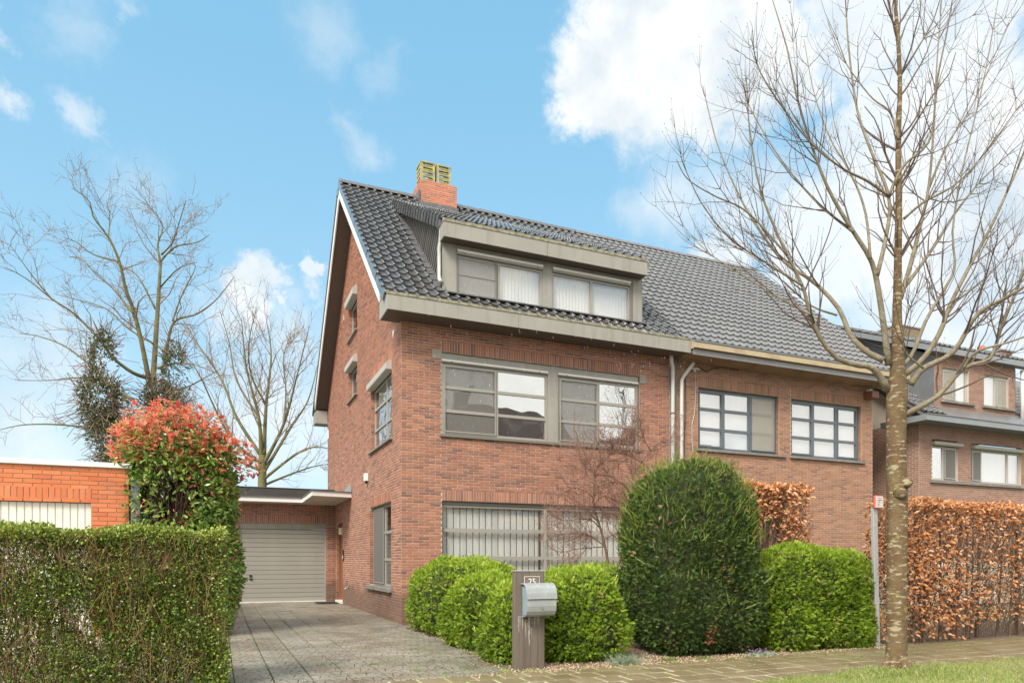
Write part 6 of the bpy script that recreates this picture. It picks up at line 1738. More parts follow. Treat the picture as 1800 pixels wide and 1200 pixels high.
# bare low shrub in front of the neighbour's wall
root = empty('bare_shrub', (8.2, -2.2, 0), 'low leafless shrub with arching twigs against the brown brick wall', 'shrub')
ps = []; rs = []
for k in range(9):
    a = k*.7+.2; base = np.array((8.2, -2.2, 0.)); t = np.linspace(0, 1, 8)[:, None]
    ps.append(base+np.array((math.cos(a)*1.1, math.sin(a)*.6, 0))*t**1.2+np.array((0, 0, 1.75+.25*math.sin(k*2.)))*t**.8); rs.append(.012*(1-.7*t[:, 0]))
tubes_np('stem', np.array(ps), np.array(rs), 6, M['shrub_bark'], root, 'stuff')
P, Rr = shoots(ps, rs, 5, (.2, .6), .8, .15, K=5, seed=61, t0=.4, wob=.15, rmin=.004)
tubes_np('twigs', P, Rr, 4, M['shrub_bark'], root, 'stuff')

# ---------------------------------------------------------------- ivy-clad masses behind the garages
def ivy_mass(loc, parts, n, label, seed):
    root = empty('ivy_clad_tree', loc, label, 'tree', 'ivy-clad trunks behind the garages')
    r = np.random.default_rng(seed)
    m = MB(); m.tube([(loc[0], loc[1], 0), (loc[0]+.2, loc[1], loc[2]+parts[-1][2])], [.35, .12], 8); m.build('trunk', M['moss_bark'], root, smooth=True)
    PP = []; NN = []
    for (dx, dy, z, rx, rz) in parts:
        k = int(n*rx*rz/sum(p[3]*p[4] for p in parts))
        d = norm(r.normal(size=(k, 3)))
        rr = (.55+.5*r.random((k, 1)))
        PP.append(np.array((loc[0]+dx, loc[1]+dy, z))+d*np.array((rx, rx*.8, rz))*rr); NN.append(d)
    PP = np.vstack(PP); NN = np.vstack(NN)
    keep = np.sin(PP@np.array((1.7, .8, 1.3))+seed)+.8*np.sin(PP@np.array((-2.3, 1.1, 2.1)))+r.normal(size=len(PP))*.5 > -.9
    PP, NN = PP[keep], NN[keep]
    tw = PP[::6]
    leafmass('foliage', LV, LF, PP, NN, r.uniform(.08, .17, len(PP)), M['ivy'], root, up=-.2, spread=.8)
    paths = tw[:, None, :]+np.linspace(0, 1, 4)[None, :, None]*(NN[::6]*.5+r.normal(size=(len(tw), 3))*.3)[:, None, :]
    tubes_np('twigs', paths, np.full(paths.shape[:2], .014), 3, M['far_twig'], root, 'stuff')
ivy_mass((-8.25, 20.4, 0), [(0,0,10.1,.55,1.3),(-.1,0,8.3,.85,1.5),(.3,0,6.6,1.0,1.4),(.5,0,5.0,1.0,1.4),(.3,0,3.6,1.0,1.2)], 11000, 'dark ivy-clad trunk rising left of the red-topped photinia', 71)
ivy_mass((-5.4, 20.8, 0), [(0,0,9.9,.6,1.4),(-.7,0,8.4,.8,1.1),(-.2,0,7.8,.9,1.2),(-.7,0,6.2,1.6,1.4),(0,0,4.6,1.6,1.4)], 11000, 'dark ivy-clad trunk directly behind the top of the photinia', 72)

# ---------------------------------------------------------------- hedges
def box_points(n, x0, x1, y0, y1, z0, z1, r, faces=('front', 'top', 'left', 'right'), depth=.12):
    areas = {'front': (x1-x0)*(z1-z0), 'back': (x1-x0)*(z1-z0)*.7, 'top': (x1-x0)*(y1-y0)*1.15, 'left': (y1-y0)*(z1-z0), 'right': (y1-y0)*(z1-z0)}
    tot = sum(areas[f] for f in faces); P = []; N_ = []
    for f in faces:
        k = int(n*areas[f]/tot); a, b = r.random(k), r.random(k); dd = np.abs(r.normal(size=k))*depth
        wav = .025*np.sin(a*17+b*5)+.02*np.sin(b*13-a*7)
        if f == 'front': P.append(np.c_[x0+a*(x1-x0), y0+dd+wav, z0+b*(z1-z0)]); N_.append(np.tile((0., -1, 0), (k, 1)))
        if f == 'back': P.append(np.c_[x0+a*(x1-x0), y1-dd+wav, z0+b*(z1-z0)]); N_.append(np.tile((0., 1, 0), (k, 1)))
        if f == 'top': P.append(np.c_[x0+a*(x1-x0), y0+b*(y1-y0), z1-dd*.6+wav]); N_.append(np.tile((0., 0, 1), (k, 1)))
        if f == 'left': P.append(np.c_[x0+dd+wav, y0+a*(y1-y0), z0+b*(z1-z0)]); N_.append(np.tile((-1., 0, 0), (k, 1)))
        if f == 'right': P.append(np.c_[x1-dd+wav, y0+a*(y1-y0), z0+b*(z1-z0)]); N_.append(np.tile((1., 0, 0), (k, 1)))
    return np.vstack(P), np.vstack(N_)

def hedge_twigs(root, n, x0, x1, y0, y1, z0, z1, r, material, Lr=(.3, .7), rad=(.002, .005), lean=.35, seedp=None):
    P = np.c_[x0+(x1-x0)*r.random(n), y0+(y1-y0)*r.random(n), z0+(z1-z0)*r.random(n)**1.1]
    d = norm(np.c_[r.normal(size=n)*lean*1.3, -r.random(n)*lean-.05, .55+r.random(n)*.7])
    L = r.uniform(Lr[0], Lr[1], n)[:, None, None]; t = np.linspace(0, 1, 4)[None, :, None]
    paths = P[:, None, :]+d[:, None, :]*L*t+np.cumsum(r.normal(size=(n, 4, 3))*.018, axis=1)
    paths[:, :, 2] = np.minimum(paths[:, :, 2], z1+.01); paths[:, :, 1] = np.maximum(paths[:, :, 1], y0-.02)
    paths[:, :, 0] = np.clip(paths[:, :, 0], x0-.02, x1+.02)
    rd = r.uniform(rad[0], rad[1], (n, 1))*np.linspace(1, .45, 4)[None, :]
    return tubes_np('twigs', paths, rd, 3, material, root, 'stuff')

r = np.random.default_rng(81)
ph = empty('privet_hedge', (-4.9, -6.7, 0), 'clipped glossy privet hedge at the lower left, brown twigs showing through', 'hedge')
PX0, PX1, PY0, PY1, PZ = -6.1, -3.46, -6.98, -6.30, 1.53
P, N_ = box_points(112000, PX0, PX1, PY0, PY1, .02, PZ, r, ('front', 'top', 'left', 'right', 'back'), depth=.10)
P[:, 2] += np.where(P[:, 2] > PZ-.12, .018*np.sin(P[:, 0]*7)+.012*np.sin(P[:, 0]*19+P[:, 1]*9)+.02*np.abs(r.normal(size=len(P)))*(r.random(len(P)) < .15), 0)
# thin patches and clumps
f = np.sin(P[:, 0]*5.2+1)*np.sin(P[:, 2]*6.1+.5)+.6*np.sin(P[:, 0]*11+P[:, 2]*9)+r.normal(size=len(P))*.65
low = (P[:, 0] < -4.6)*(P[:, 2] < .75)*np.clip((-4.6-P[:, 0])*1.6, 0, 1)
bare = np.exp(-((P[:, 2]-1.30)/.12)**2)*(P[:, 0] > -5.2)*(N_[:, 1] < 0)
keep = (f > -1.05) & (r.random(len(P)) > low*.5) & (r.random(len(P)) > bare*.5)
P, N_ = P[keep], N_[keep]
rn = np.clip(.42+.24*r.normal(size=len(P))+.28*(P[:, 2] > PZ-.09)+.10*(P[:, 0] > -3.6), 0, .999)
HV = np.array([(0,0,0),(-.34,.45,.12),(0,1,.05),(.34,.45,.12)]); HF = np.array([(0,2,1),(0,3,2)])
leafmass('foliage', HV, HF, P, N_, r.uniform(.021, .038, len(P)), M['privet'], ph, rn, up=.35, spread=.9)
hedge_twigs(ph, 7200, PX0, PX1-.02, PY0+.02, PY1-.05, 0, PZ-.05, r, M['twig_brown'], (.15, .42), (.0016, .0036))
k = 90
base = np.c_[r.uniform(PX0, PX1-.1, k), r.uniform(PY0+.15, PY1-.1, k), np.zeros(k)]
t = np.linspace(0, 1, 9)[None, :, None]
paths = base[:, None, :]+np.c_[r.normal(size=k)*.22, r.normal(size=k)*.06, np.full(k, 1.40)][:, None, :]*t+np.cumsum(r.normal(size=(k, 9, 3))*.02, axis=1)
paths[:, :, 1] = np.maximum(paths[:, :, 1], PY0+.03); paths[:, 0, 2] = -.02; paths[:, :, 0] = np.minimum(paths[:, :, 0], PX1-.03)
tubes_np('stems', paths, r.uniform(.006, .012, (k, 1))*np.linspace(1, .4, 9)[None, :], 5, M['twig_brown'], ph, 'stuff')

def beech_hedge(loc, x0, x1, y0, y1, zt, n, ntw, label, seed, faces, thin=None, size=(.042, .082)):
    r = np.random.default_rng(seed)
    root = empty('beech_hedge', loc, label, 'hedge', 'brown beech hedges')
    P, N_ = box_points(n, x0, x1, y0, y1, .06, zt, r, faces, depth=.10)
    f = np.sin(P[:, 0]*2.3+seed)*np.sin(P[:, 2]*3.7)+.6*np.sin(P[:, 0]*5.7+P[:, 2]*4.1)+r.normal(size=len(P))*.6
    keep = f > -.95
    if thin is not None: keep &= r.random(len(P)) > thin(P)
    P, N_ = P[keep], N_[keep]
    rn = np.clip(.48+.24*r.normal(size=len(P)), 0, .999)
    leafmass('foliage', LV*np.array((1.15, 1, 2.2)), LF, P, N_, r.uniform(size[0], size[1], len(P)), M['beech'], root, rn, up=-.25, spread=.85)
    hedge_twigs(root, ntw, x0, x1, y0+.04, y1-.03, 0, zt-.1, r, M['beech_twig'], (.25, .75), (.002, .005), lean=.5)
    k = int((x1-x0)*5)+2
    base = np.c_[r.uniform(x0+.1, x1-.1, k), np.full(k, (y0+y1)/2)+r.normal(size=k)*.05, np.full(k, -.05)]
    t = np.linspace(0, 1, 7)[None, :, None]
    paths = base[:, None, :]+np.c_[r.normal(size=k)*.1, r.normal(size=k)*.04, np.full(k, zt-.15)][:, None, :]*t
    tubes_np('stems', paths, r.uniform(.018, .034, (k, 1))*np.linspace(1, .4, 7)[None, :], 6, M['beech_twig'], root, 'stuff')
    return root
beech_hedge((9, -6.7, 0), 5.74, 13.5, -7.05, -6.52, 2.17, 25000, 5500, 'long brown beech hedge along the pavement behind the street tree', 91, ('front', 'top', 'left', 'back'),
    thin=lambda P: .62*np.clip((P[:, 0]-6.7)/1.1, 0, 1)*np.clip((2.0-P[:, 2])/.25, 0, 1)+.35*np.exp(-((P[:, 2]-1.95)/.10)**2-((P[:, 0]-6.6)/.4)**2)+.5*np.clip((.35-P[:, 2])/.2, 0, 1))
beech_hedge((5.2, -4.9, 0), 4.45, 5.92, -5.35, -4.6, 2.52, 5600, 2200, 'short brown beech hedge block between the tall yew and the brown brick wall', 92, ('front', 'top', 'right'),
    thin=lambda P: .75*(P[:, 2] < 1.95)*(P[:, 0] < 5.2)+.45*(P[:, 0] > 5.6)*(P[:, 2] < 2.2)+.35*(P[:, 2] < 1.8), size=(.055, .10))

# ---------------------------------------------------------------- photinia
r = np.random.default_rng(101)
pt = empty('photinia_shrub', (-4.15, -.6, 0), 'tall photinia with salmon-red young growth over green leaves, beside the driveway', 'shrub')
def ell(n, c, R_, lo=.75, hi=1.0):
    d = norm(r.normal(size=(n, 3))); return np.array(c)+d*np.array(R_)*(lo+(hi-lo)*r.random((n, 1))), d
def clus(c, R_, n, cond=None, hi=1.0, lo=.75):
    P, d = ell(n, c, R_, lo, hi)
    k = P[:, 2] > .05
    if cond is not None: k &= cond(P)
    return P[k], d[k]
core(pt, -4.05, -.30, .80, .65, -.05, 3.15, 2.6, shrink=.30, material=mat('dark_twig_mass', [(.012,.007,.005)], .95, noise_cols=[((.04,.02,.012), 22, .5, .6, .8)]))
G = [clus((-4.15, -.6, 2.35), (.96, .9, 1.15), 6200), clus((-3.75, -.7, 1.1), (.62, .65, 1.25), 4200), clus((-4.2, -.6, 3.0), (1.0, .9, .75), 2300)]
P = np.vstack([g[0] for g in G]); D = np.vstack([g[1] for g in G])
hollow = np.exp(-((P[:, 0]+4.30)/.50)**2-((P[:, 2]-2.30)/.62)**2)*(P[:, 1] < -.2)
keep = (r.random(len(P)) > hollow*.96) & (P[:, 2] < 3.45+.3*r.normal(size=len(P)))
keep &= ~((P[:, 0] < -4.75) & (P[:, 2] < 2.2) & (r.random(len(P)) < .4))
P, D = P[keep], D[keep]
rn = np.clip(.45+.25*r.normal(size=len(P)), 0, .999)
isred = r.random(len(P)) < .055
leafmass('foliage', LV*np.array((.85, 1, 1.2)), LF, P[~isred], D[~isred], r.uniform(.075, .14, (~isred).sum()), M['photinia_green'], pt, rn[~isred], up=-.15, spread=.8)
leafmass('red_leaves', LV*np.array((.75, 1, 1.2)), LF, P[isred], D[isred], r.uniform(.06, .12, isred.sum()), M['photinia_red'], pt, up=.3, spread=.7)
# the top: upright young shoots and flat flower heads
T_ = [clus((-4.25, -.6, 3.35), (1.02, .9, .74), 1150, lambda P: P[:, 2] > 2.9, lo=.55), clus((-3.55, -.6, 2.95), (.72, .7, .70), 420, lambda P: P[:, 2] > 2.75, lo=.7), clus((-4.90, -.6, 3.2), (.38, .6, .5), 240, lambda P: P[:, 2] > 2.9)]
P = np.vstack([g[0] for g in T_]); D = np.vstack([g[1] for g in T_])
def star(n=7, L=1.0):
    v = []; f = []
    for k in range(n):
        a = 2*math.pi*k/n+.3; e = .5+.15*(k % 3)
        d = np.array((math.cos(a)*e, 1-.15*(k % 2), math.sin(a)*e)); d /= np.linalg.norm(d)
        s = np.cross(d, (0, 1, 0)); s /= np.linalg.norm(s); b = len(v)
        v += [np.zeros(3), d*L*.5-s*.13, d*L*(1-.12*(k % 3)), d*L*.5+s*.13]; f.append((b, b+1, b+2, b+3))
    return np.array(v), np.array(f)
SV, SF = star()
pick = r.random(len(P)) < .42
leafmass('red_shoots', SV, SF, P[pick], D[pick]*.5, r.uniform(.07, .14, pick.sum()), M['photinia_red'], pt, np.clip(.5+.3*r.normal(size=pick.sum()), 0, .99), up=1.1, spread=.35)
Q = P[~pick]
Q = np.repeat(Q, 3, axis=0)+r.normal(size=(len(Q)*3, 3))*np.array((.05, .05, .02))
leafmass('flower_heads', star(9)[0]*np.array((1.5, .55, 1.5)), star(9)[1], Q, np.tile((0., 0, .3), (len(Q), 1)), r.uniform(.03, .06, len(Q)), M['photinia_bloom'], pt, up=1.2, spread=.3)
k = r.random(len(P)) < .5
leafmass('foliage', LV*np.array((.85, 1, 1)), LF, P[k]+r.normal(size=(k.sum(), 3))*.08-np.array((0, 0, .1)), D[k], r.uniform(.05, .10, k.sum()), M['photinia_green'], pt, up=.3, spread=.9)
# branches
k = 46; ps = []; rs = []
for i in range(k):
    a = r.random()*6.28; q = r.random()**.5; t = np.linspace(0, 1, 9)[:, None]
    top_ = np.array((-4.15+math.cos(a)*q*.95, -.6+math.sin(a)*q*.8, 3.1+.75*(1-q*q)+.15*r.normal()))
    b0 = np.array((-4.1+.25*r.normal()*.5, -.5+.2*r.normal()*.5, -.05))
    ps.append(b0+(top_-b0)*np.c_[t**1.5, t**1.5, t**.9]+np.cumsum(r.normal(size=(9, 3))*.02, axis=0)); rs.append(np.linspace(.022, .005, 9))
tubes_np('stems', np.array(ps), np.array(rs), 5, mat('dark_red_stem', [(.075,.035,.025),(.12,.06,.045)], .8), pt, 'stuff')
P2, R2 = shoots(ps, rs, 9, (.2, .6), .8, .3, K=5, seed=103, t0=.15, wob=.1, rmin=.004)
tubes_np('twigs', P2, R2, 3, M['shrub_bark'], pt, 'stuff')
# low green spill at its foot
lg = empty('low_shrub', (-3.55, -.95, 0), 'low green ground shrub spilling onto the driveway below the photinia', 'shrub')
core(lg, -3.62, -.85, .34, .55, -.09, .80, 2.2, shrink=.12)
P, nn = superblob(2600, -3.62, -.85, .36, .60, -.08, .92, 2.2, .06, 104, .12)
leafmass('foliage', LV, LF, P, nn, r.uniform(.025, .045, len(P)), M['privet'], lg, np.clip(.5+.2*r.normal(size=len(P)), 0, .99), up=.3)

# ---------------------------------------------------------------- grass, weeds, pebbles, fallen leaves
BV = np.array([(-.5,0,0),(.5,0,0),(.28,.6,.03),(-.28,.6,.03)]); BF = np.array([(0,1,2,3)])
def blades(name, P, L, W, material, parent=None, kind='stuff', spread=.35, rnd=None):
    n = len(P)
    d = norm(np.c_[RNG.normal(size=(n, 2))*spread, np.ones(n)])
    s = norm(np.cross(d, RNG.normal(size=(n, 3))))
    b = np.c_[RNG.normal(size=(n, 2)), np.zeros(n)]*.35
    L = np.asarray(L).reshape(-1, 1); W = np.asarray(W).reshape(-1, 1)
    p1 = P+d*L*.55; p2 = P+d*L+b*L-np.array((0, 0, .12))*L
    V = np.stack([P-s*W*.5, P+s*W*.5, p1+s*W*.4, p1-s*W*.4, p2], 1)
    F3 = np.array([(0,1,2),(0,2,3),(3,2,4)])
    F = (F3[None]+(np.arange(n)*5)[:, None, None]).reshape(-1, 3)
    if rnd is None: rnd = RNG.random(n)
    off = root_loc(parent) if parent is not None else np.zeros(3)
    me = mesh_np(name, V.reshape(-1, 3)-off, F, np.repeat(rnd, 5)); me.materials.append(material)
    return tag(link(name, me, material, parent), kind=kind)
def verge_z(x, y): return np.where(y > -9.6, .006+.029*np.clip((-8.8-y)/.8, 0, 1), .03)
def on_edge(x): return -8.72-.05*np.sin(x*2.1)-.04*np.sin(x*5.3+1)-.10*np.exp(-(x-1.5)**2)
n = 26000
x = RNG.uniform(1.2, 8.5, n); y = on_edge(x)-.0-RNG.random(n)**1.2*1.15
dry = .5+.5*np.sin(x*3.1+y*2)*np.sin(x*1.3-y*4)
far_ = np.clip((x-3.9)/1.0, 0, 1)
sel = RNG.random(n) > np.clip(far_*.65+.25*dry, 0, .85)
P = np.c_[x, y, verge_z(x, y)]
blades('verge_grass', P[sel], RNG.uniform(.03, .085, sel.sum()), RNG.uniform(.003, .006, sel.sum()), M['grass'], rnd=np.clip(.45+.3*RNG.normal(size=sel.sum()), 0, .99))
blades('dry_grass', P[~sel], RNG.uniform(.015, .045, (~sel).sum()), RNG.uniform(.003, .006, (~sel).sum()), M['grass_dry'])
# longer tuft round the trunk
n = 2600; a = RNG.random(n)*6.28; q = .08+np.abs(RNG.normal(size=n))*.22
x = 3.3+np.cos(a)*q*1.7; y = -9.0+np.sin(a)*q*.8; k = y < on_edge(x)+.03
P = np.c_[x, y, verge_z(x, y)][k]
blades('trunk_grass', P, RNG.uniform(.06, .15, len(P)), RNG.uniform(.004, .008, len(P)), M['grass'], spread=.3, rnd=np.clip(.5+.25*RNG.normal(size=len(P)), 0, .99))
# pebbles of the planting bed
def pebble_bed(n, region, name='gravel'):
    v = np.array([(1,0,0),(-1,.1,0),(.1,1,0),(0,-1,0),(.2,.1,.75),(-.1,0,-.75)])
    f = np.array([(0,2,4),(2,1,4),(1,3,4),(3,0,4),(2,0,5),(1,2,5),(3,1,5),(0,3,5)])
    P = region(n); n = len(P); S = RNG.uniform(.006, .014, n)
    leafmass(name, v*np.array((1, 1, .8)), f, P, np.tile((0., 1, 0), (n, 1)), S, M['pebble'], None, spread=.9, up=0)
def reg(n):
    x = RNG.uniform(-.62, 6.2, n); y = -7.13+RNG.random(n)**1.3*6.2
    k = x > np.where(y < -3.5, -.24-.36*np.minimum(1, (-3.5-y)/3.2)+.07, -.17)
    return np.c_[x, y, -.032-.065*np.clip((y+7)/6, 0, 1)+RNG.random(n)*.014][k]
pebble_bed(20000, reg)
def reg2(n):      # pebbles strayed onto the pavement edge
    x = RNG.uniform(-1.0, 5.5, n); y = -7.14-RNG.random(n)**2*.18
    return np.c_[x, y, np.full(n, .003)]
pebble_bed(420, reg2, 'stray_gravel')
# moss and weeds in the joints
P = []
for _ in range(260):
    x = -3.37+.385*RNG.integers(0, 8); y = RNG.uniform(-7.1, 3); P.append((x+RNG.normal()*.01, y, drive_z(y)-.005))
for _ in range(340):
    x = RNG.uniform(-1.2, 7); y = -7.145-.30*RNG.integers(0, 3)+RNG.normal()*.015; P.append((x, y, 0))
P = np.array(P); P = np.repeat(P, 9, axis=0)+RNG.normal(size=(len(P)*9, 3))*np.array((.022, .022, .0))
leafmass('joint_weeds', LV, LF, P, np.tile((0., 0, 1), (len(P), 1)), RNG.uniform(.007, .018, len(P)), M['weed'], None, spread=.9, up=.4)
P = np.array([(-2.36, -5.65, -.02), (-2.2, -5.6, -.02), (-2.02, -6.5, -.01), (-1.75, -5.85, -.01), (-1.2, -6.9, .0), (-.9, -6.75, 0), (-1.45, -6.6, 0)])
P = np.repeat(P, 45, axis=0)+RNG.normal(size=(len(P)*45, 3))*np.array((.05, .035, 0))
blades('drive_grass', P, RNG.uniform(.015, .045, len(P)), RNG.uniform(.003, .006, len(P)), M['weed'], spread=.7)
# blue-grey grass tuft at the foot of the right-hand clipped yew
n = 420; P = np.c_[1.02+RNG.normal(size=n)*.12, -7.10+RNG.normal(size=n)*.035, np.zeros(n)]
o = blades('grass_tuft', P, RNG.uniform(.08, .20, n), RNG.uniform(.003, .006, n), M['bluegrass'], spread=.6, kind=None)
tag(o, 'blue-grey grass tuft growing at the pavement edge right of the mailbox', 'plant')
o['kind'] = 'stuff'
n = 260; P = np.c_[3.05+RNG.normal(size=n)*.14, -7.16+RNG.normal(size=n)*.05, np.zeros(n)]
fl = empty('flower_clump', (3.05, -7.16, 0), 'small clump of violet flowers at the pavement edge below the tall yew', 'plant')
leafmass('leaves', LV, LF, P, np.tile((0., 0, 1), (n, 1)), RNG.uniform(.02, .045, n), M['bluegrass'], fl, spread=.8)
n = 40; P = np.c_[3.05+RNG.normal(size=n)*.12, -7.16+RNG.normal(size=n)*.04, RNG.uniform(.035, .08, n)]
leafmass('blossoms', star(6)[0], star(6)[1], P, np.tile((0., 0, 1), (n, 1)), RNG.uniform(.014, .024, n), M['flower'], fl, spread=.5)
for (cx, cy, lab) in ((1.75, -6.98, 'pale green weed rosette in the gravel between two yews'), (2.2, -7.1, 'small green weed at the gravel edge before the tall yew')):
    n = 70; P = np.c_[cx+RNG.normal(size=n)*.07, cy+RNG.normal(size=n)*.035, np.full(n, -.01)]
    o = leafmass('weed_clump', LV, LF, P, np.tile((0., 0, 1), (n, 1)), RNG.uniform(.02, .045, n), M['weed'], None, spread=1, kind=None); tag(o, lab, 'plant')
# fallen red leaves on the driveway
n = 110
pm = bpy.data.meshes.new('fallen_leaf'); pm.from_pydata([tuple(p) for p in LV*np.array((.045, .06, .05))], [], [tuple(f) for f in LF]); pm.materials.append(M['petal'])
for i in range(n):
    c = RNG.random()
    if c < .55: x, y = RNG.uniform(-2.2, -.1), RNG.uniform(.5, 7.8)
    elif c < .85: x, y = -3.2+abs(RNG.normal())*.35, RNG.uniform(-4, 2)
    else: x, y = RNG.uniform(-3.2, -.2), RNG.uniform(-6.5, 5)
    o = link('fallen_leaf', pm, None, None, (x, y, drive_z(y)+.006)); o.rotation_euler = (RNG.normal()*.15, RNG.normal()*.15, RNG.random()*6.28)
    tag(o, 'fallen red photinia leaf lying on the driveway slabs', 'leaf', 'fallen red leaves on the driveway')

# ================================================================== SMALL THINGS
# mailbox plank
pk = empty('mailbox_post', (-.12, -6.72, 0), 'dark weathered wooden plank standing upright with house number 25', 'post')
m = MB(); m.box(-.315, .075, -6.78, -6.70, -.05, 1.125); pl_ = m.build('plank', M['plank'], pk, bevel=.004)
m = MB(); m.box(-.325, .085, -6.787, -6.693, 1.127, 1.135); m.build('top_cap', M['zinc'], pk)
m = MB(); m.box(-.195, -.0, -6.792, -6.788, .94, 1.065); np_ = m.build('number_plate', M['plexi'], pk)
m = MB()
for (a, b, c, d) in ((-.195,.0,1.062,1.066), (-.197,-.194,.94,1.066), (-.001,.002,.94,1.066)): m.box(a, b, -6.794, -6.787, c, d)
m.build('plate_edge', M['digit'], np_)
for xx in (-.18, -.015):
    m = MB(); m.tube([(xx, -6.788, 1.05), (xx, -6.799, 1.05)], .007, 8); m.build('screw', M['steel'], np_)
fc = bpy.data.curves.new('house_number', 'FONT'); fc.body = '25'; fc.size = .098; fc.extrude = .0015; fc.align_x = 'CENTER'
fo = bpy.data.objects.new('house_number', fc); COL.objects.link(fo)
bpy.context.view_layer.update()
dg = bpy.context.evaluated_depsgraph_get()
me = bpy.data.meshes.new_from_object(fo.evaluated_get(dg)); bpy.data.objects.remove(fo)
me.name = 'digits'; me.materials.clear(); me.materials.append(M['digit'])
o = link('digits', me, None, pk, (-.098, -6.797, .972)); o.rotation_euler = (math.pi/2, 0, 0)
m = MB(); m.box(-.135, -.115, -6.798, -6.796, .952, .957); m.box(-.11, -.06, -6.798, -6.796, .952, .957); m.build('small_print', M['digit'], np_)
# drips of lime below the box: thin uneven films
m = MB()
for (x0, w, z1, L) in ((-.265,.022,.60,.20),(-.245,.012,.60,.12),(-.215,.02,.60,.16),(-.18,.012,.60,.25),(-.165,.010,.60,.13),(-.13,.036,.60,.36),(-.095,.014,.60,.20),(-.10,.010,.60,.28),(-.06,.018,.60,.14),(-.04,.010,.60,.09),(-.012,.022,.60,.12),(-.17,.009,.52,.2)):
    zz = z1; pts = []
    k = 7
    L_pts = [(x0+w*.15*math.sin(i*2.1+x0*40), zz-L*i/k) for i in range(k+1)]
    v = []
    for i, (xx, z) in enumerate(L_pts):
        ww = w*(1-.75*(i/k)**1.5)*(1+.3*math.sin(i*3.3+x0*90)); v += [(xx-ww/2, -6.7825, z), (xx+ww/2, -6.7825, z)]
    m.add(v, [(2*i, 2*i+1, 2*i+3, 2*i+2) for i in range(k)])
m.build('lime_stains', M['drip'], pk)
# galvanised letterbox with a curved front
mbx = empty('letterbox', (-.03, -6.88, .75), 'galvanised steel letterbox with rounded front fixed to the plank', 'letterbox')
X0b, X1b = -.235, .135
prof = [(-6.792, .975), (-6.86, .972), (-6.90, .955), (-6.93, .92), (-6.955, .87), (-6.965, .80), (-6.965, .72), (-6.955, .66), (-6.93, .62), (-6.895, .600), (-6.86, .592), (-6.792, .59)]
inner = [(-6.792, .95), (-6.87, .93), (-6.92, .86), (-6.94, .76), (-6.93, .68), (-6.89, .62), (-6.792, .60)]
m = MB(); m.prism(inner, 'x', X0b+.012, X1b-.012); bx = m.build('case', M['galv_blue'], mbx)
def shell(pts, x0, x1, t, name):
    m = MB()
    n = len(pts); v = []
    for x in (x0, x1):
        v += [(x, y, z) for y, z in pts]
    cyy, czz = -6.80, .78
    for x in (x0, x1):
        v += [(x, y+(cyy-y)*t, z+(czz-z)*t) for y, z in pts]
    f = []
    for i in range(n-1):
        f.append((i, i+1, n+i+1, n+i)); f.append((2*n+i+1, 2*n+i, 3*n+i, 3*n+i+1))
        f.append((i+1, i, 2*n+i, 2*n+i+1)); f.append((n+i, n+i+1, 3*n+i+1, 3*n+i))
    f.append((0, n, 3*n, 2*n)); f.append((n-1, 3*n-1, 4*n-1, 2*n-1))
    m.add(v, f); return m.build(name, M['galv'], mbx)
shell([(-6.792,.988),(-6.87,.985),(-6.915,.965),(-6.945,.93),(-6.968,.87),(-6.978,.805)], X0b-.008, X1b+.012, .06, 'lid')
shell([(-6.962,.795),(-6.965,.72),(-6.955,.66),(-6.93,.62),(-6.895,.600),(-6.86,.592),(-6.792,.59)], X0b, X1b+.006, .05, 'front')
m = MB(); m.tube([(-.05,-6.966,.70),(-.05,-6.974,.70)], .010, 8); m.build('lock', M['steel'], mbx)
m = MB(); m.tube([(-.21,-6.86,.592),(-.21,-6.86,.575),(-.19,-6.86,.57)], .012, 8); m.build('hinge_pin', M['black'], mbx)

# marker post with red-rimmed plate
sp = empty('marker_post', (5.57, -6.85, 0), 'slightly leaning aluminium marker post with small red-rimmed white plate', 'sign')
m = MB(); m.prism([(5.53, -6.88), (5.62, -6.88), (5.62, -6.83), (5.53, -6.83)], 'z', -.05, 2.04)
m.v = [(x-.055*(z/2.04-.3), y, z) for x, y, z in m.v]
m.build('pole', M['aluminium'], sp, bevel=.004)
PX = 5.47
m = MB(); m.box(PX, PX+.185, -6.925, -6.885, 2.03, 2.225); rim = m.build('plate', M['sign_red'], sp, bevel=.012)
m = MB(); m.box(PX+.015, PX+.170, -6.930, -6.9255, 2.045, 2.210); face = m.build('plate_face', M['sign_white'], rim)
m = MB()
m.box(PX+.05, PX+.14, -6.9325, -6.9305, 2.150, 2.160)
for i, (a, b) in enumerate(((.055,.062),(.068,.072),(.08,.095),(.105,.109),(.118,.132))): m.box(PX+a, PX+b, -6.9325, -6.9305, 2.180, 2.188)
m.box(PX+.090, PX+.094, -6.9325, -6.9305, 2.115, 2.148)
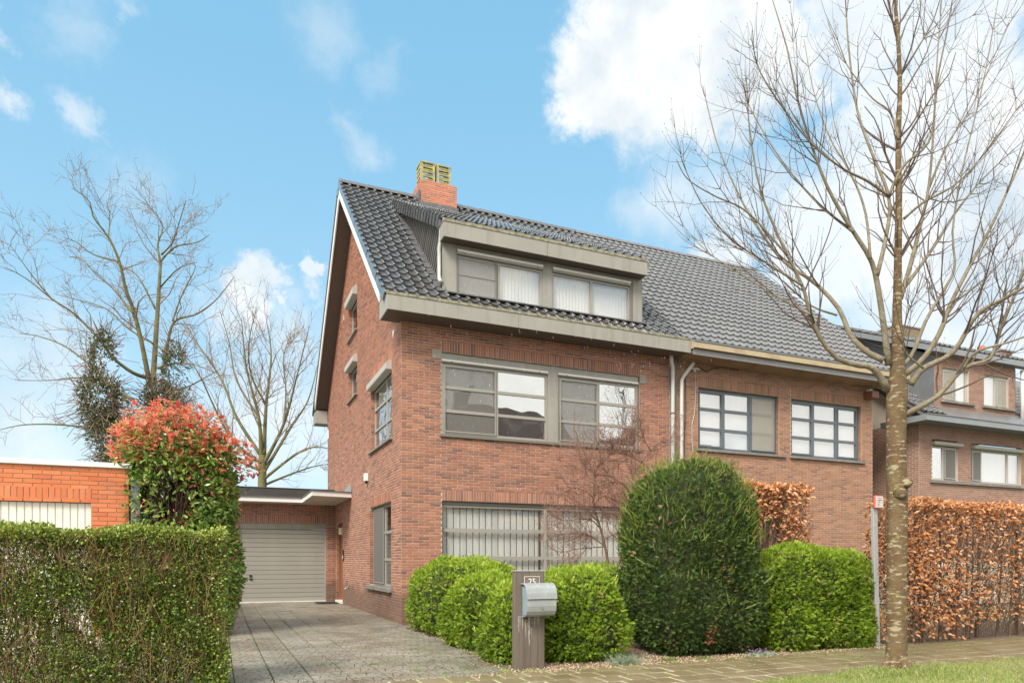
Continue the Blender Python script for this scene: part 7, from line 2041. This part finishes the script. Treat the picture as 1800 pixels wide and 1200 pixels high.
for (a, b, z) in ((.05,.056,2.125),(.060,.078,2.115),(.05,.070,2.085),(.078,.084,2.085),(.05,.060,2.068),(.068,.080,2.068),(.145,.150,2.12)): m.box(PX+a, PX+b, -6.9325, -6.9305, z, z+.010)
m.build('plate_print', M['sign_print'], face)

# houses across the street (mirrored in the upper windows)
brown_roof = mat('brown_roof', [(.12,.075,.055)], .6)
def facing_house(x0, x1, y1, ez, rz, lab):
    op = empty('brick_house', ((x0+x1)/2, y1, 0), lab, 'house')
    m = MB(); m.box(x0, x1, y1-9, y1, -.1, ez); m.build('wall', M['brick_umber'], op)
    m = MB(); m.prism([(y1+.5, ez-.1), (y1-4.5, rz), (y1-9.5, ez-.1)], 'x', x0-.3, x1+.3); m.build('roof', brown_roof, op)
    n = int((x1-x0)/3)
    for k in range(n):
        for z in (1.0, 3.8):
            xx = x0+1+k*3.0; m = MB(); m.box(xx, xx+1.5, y1+.002, y1+.05, z, z+1.35); w = m.build('window', M['pale_frame'], op)
            m = MB(); m.box(xx+.08, xx+1.42, y1+.052, y1+.056, z+.08, z+1.27); m.build('pane', M['zinc_dark'], w)
    m = MB(); m.box(x0+1.5, x0+2.4, y1-5, y1-4, rz-1, rz+.9); m.build('chimney', M['brick_umber'], op)
facing_house(9.5, 18.5, -25.5, 6.6, 11.9, 'wide brown-roofed house across the street, seen only mirrored in the upper windows')
facing_house(23.5, 33, -26, 6.0, 10.6, 'second, lower brown-roofed house across the street, seen only mirrored in the glass')

# falling sleet close to the house: small streaks in the air
n = 330
P = np.c_[RNG.uniform(0, 6.6, n), RNG.uniform(-2.2, -.7, n), RNG.uniform(2.6, 6.6, n)]
d = norm(np.c_[RNG.normal(size=n)*.12+.05, RNG.normal(size=n)*.05, -np.ones(n)])
paths = P[:, None, :]+d[:, None, :]*(RNG.uniform(.02, .055, (n, 1))[:, :, None])*np.linspace(0, 1, 2)[None, :, None]
o = tubes_np('sleet', paths, np.full((n, 2), .0019), 3, M['water_drop'], None, 'stuff')
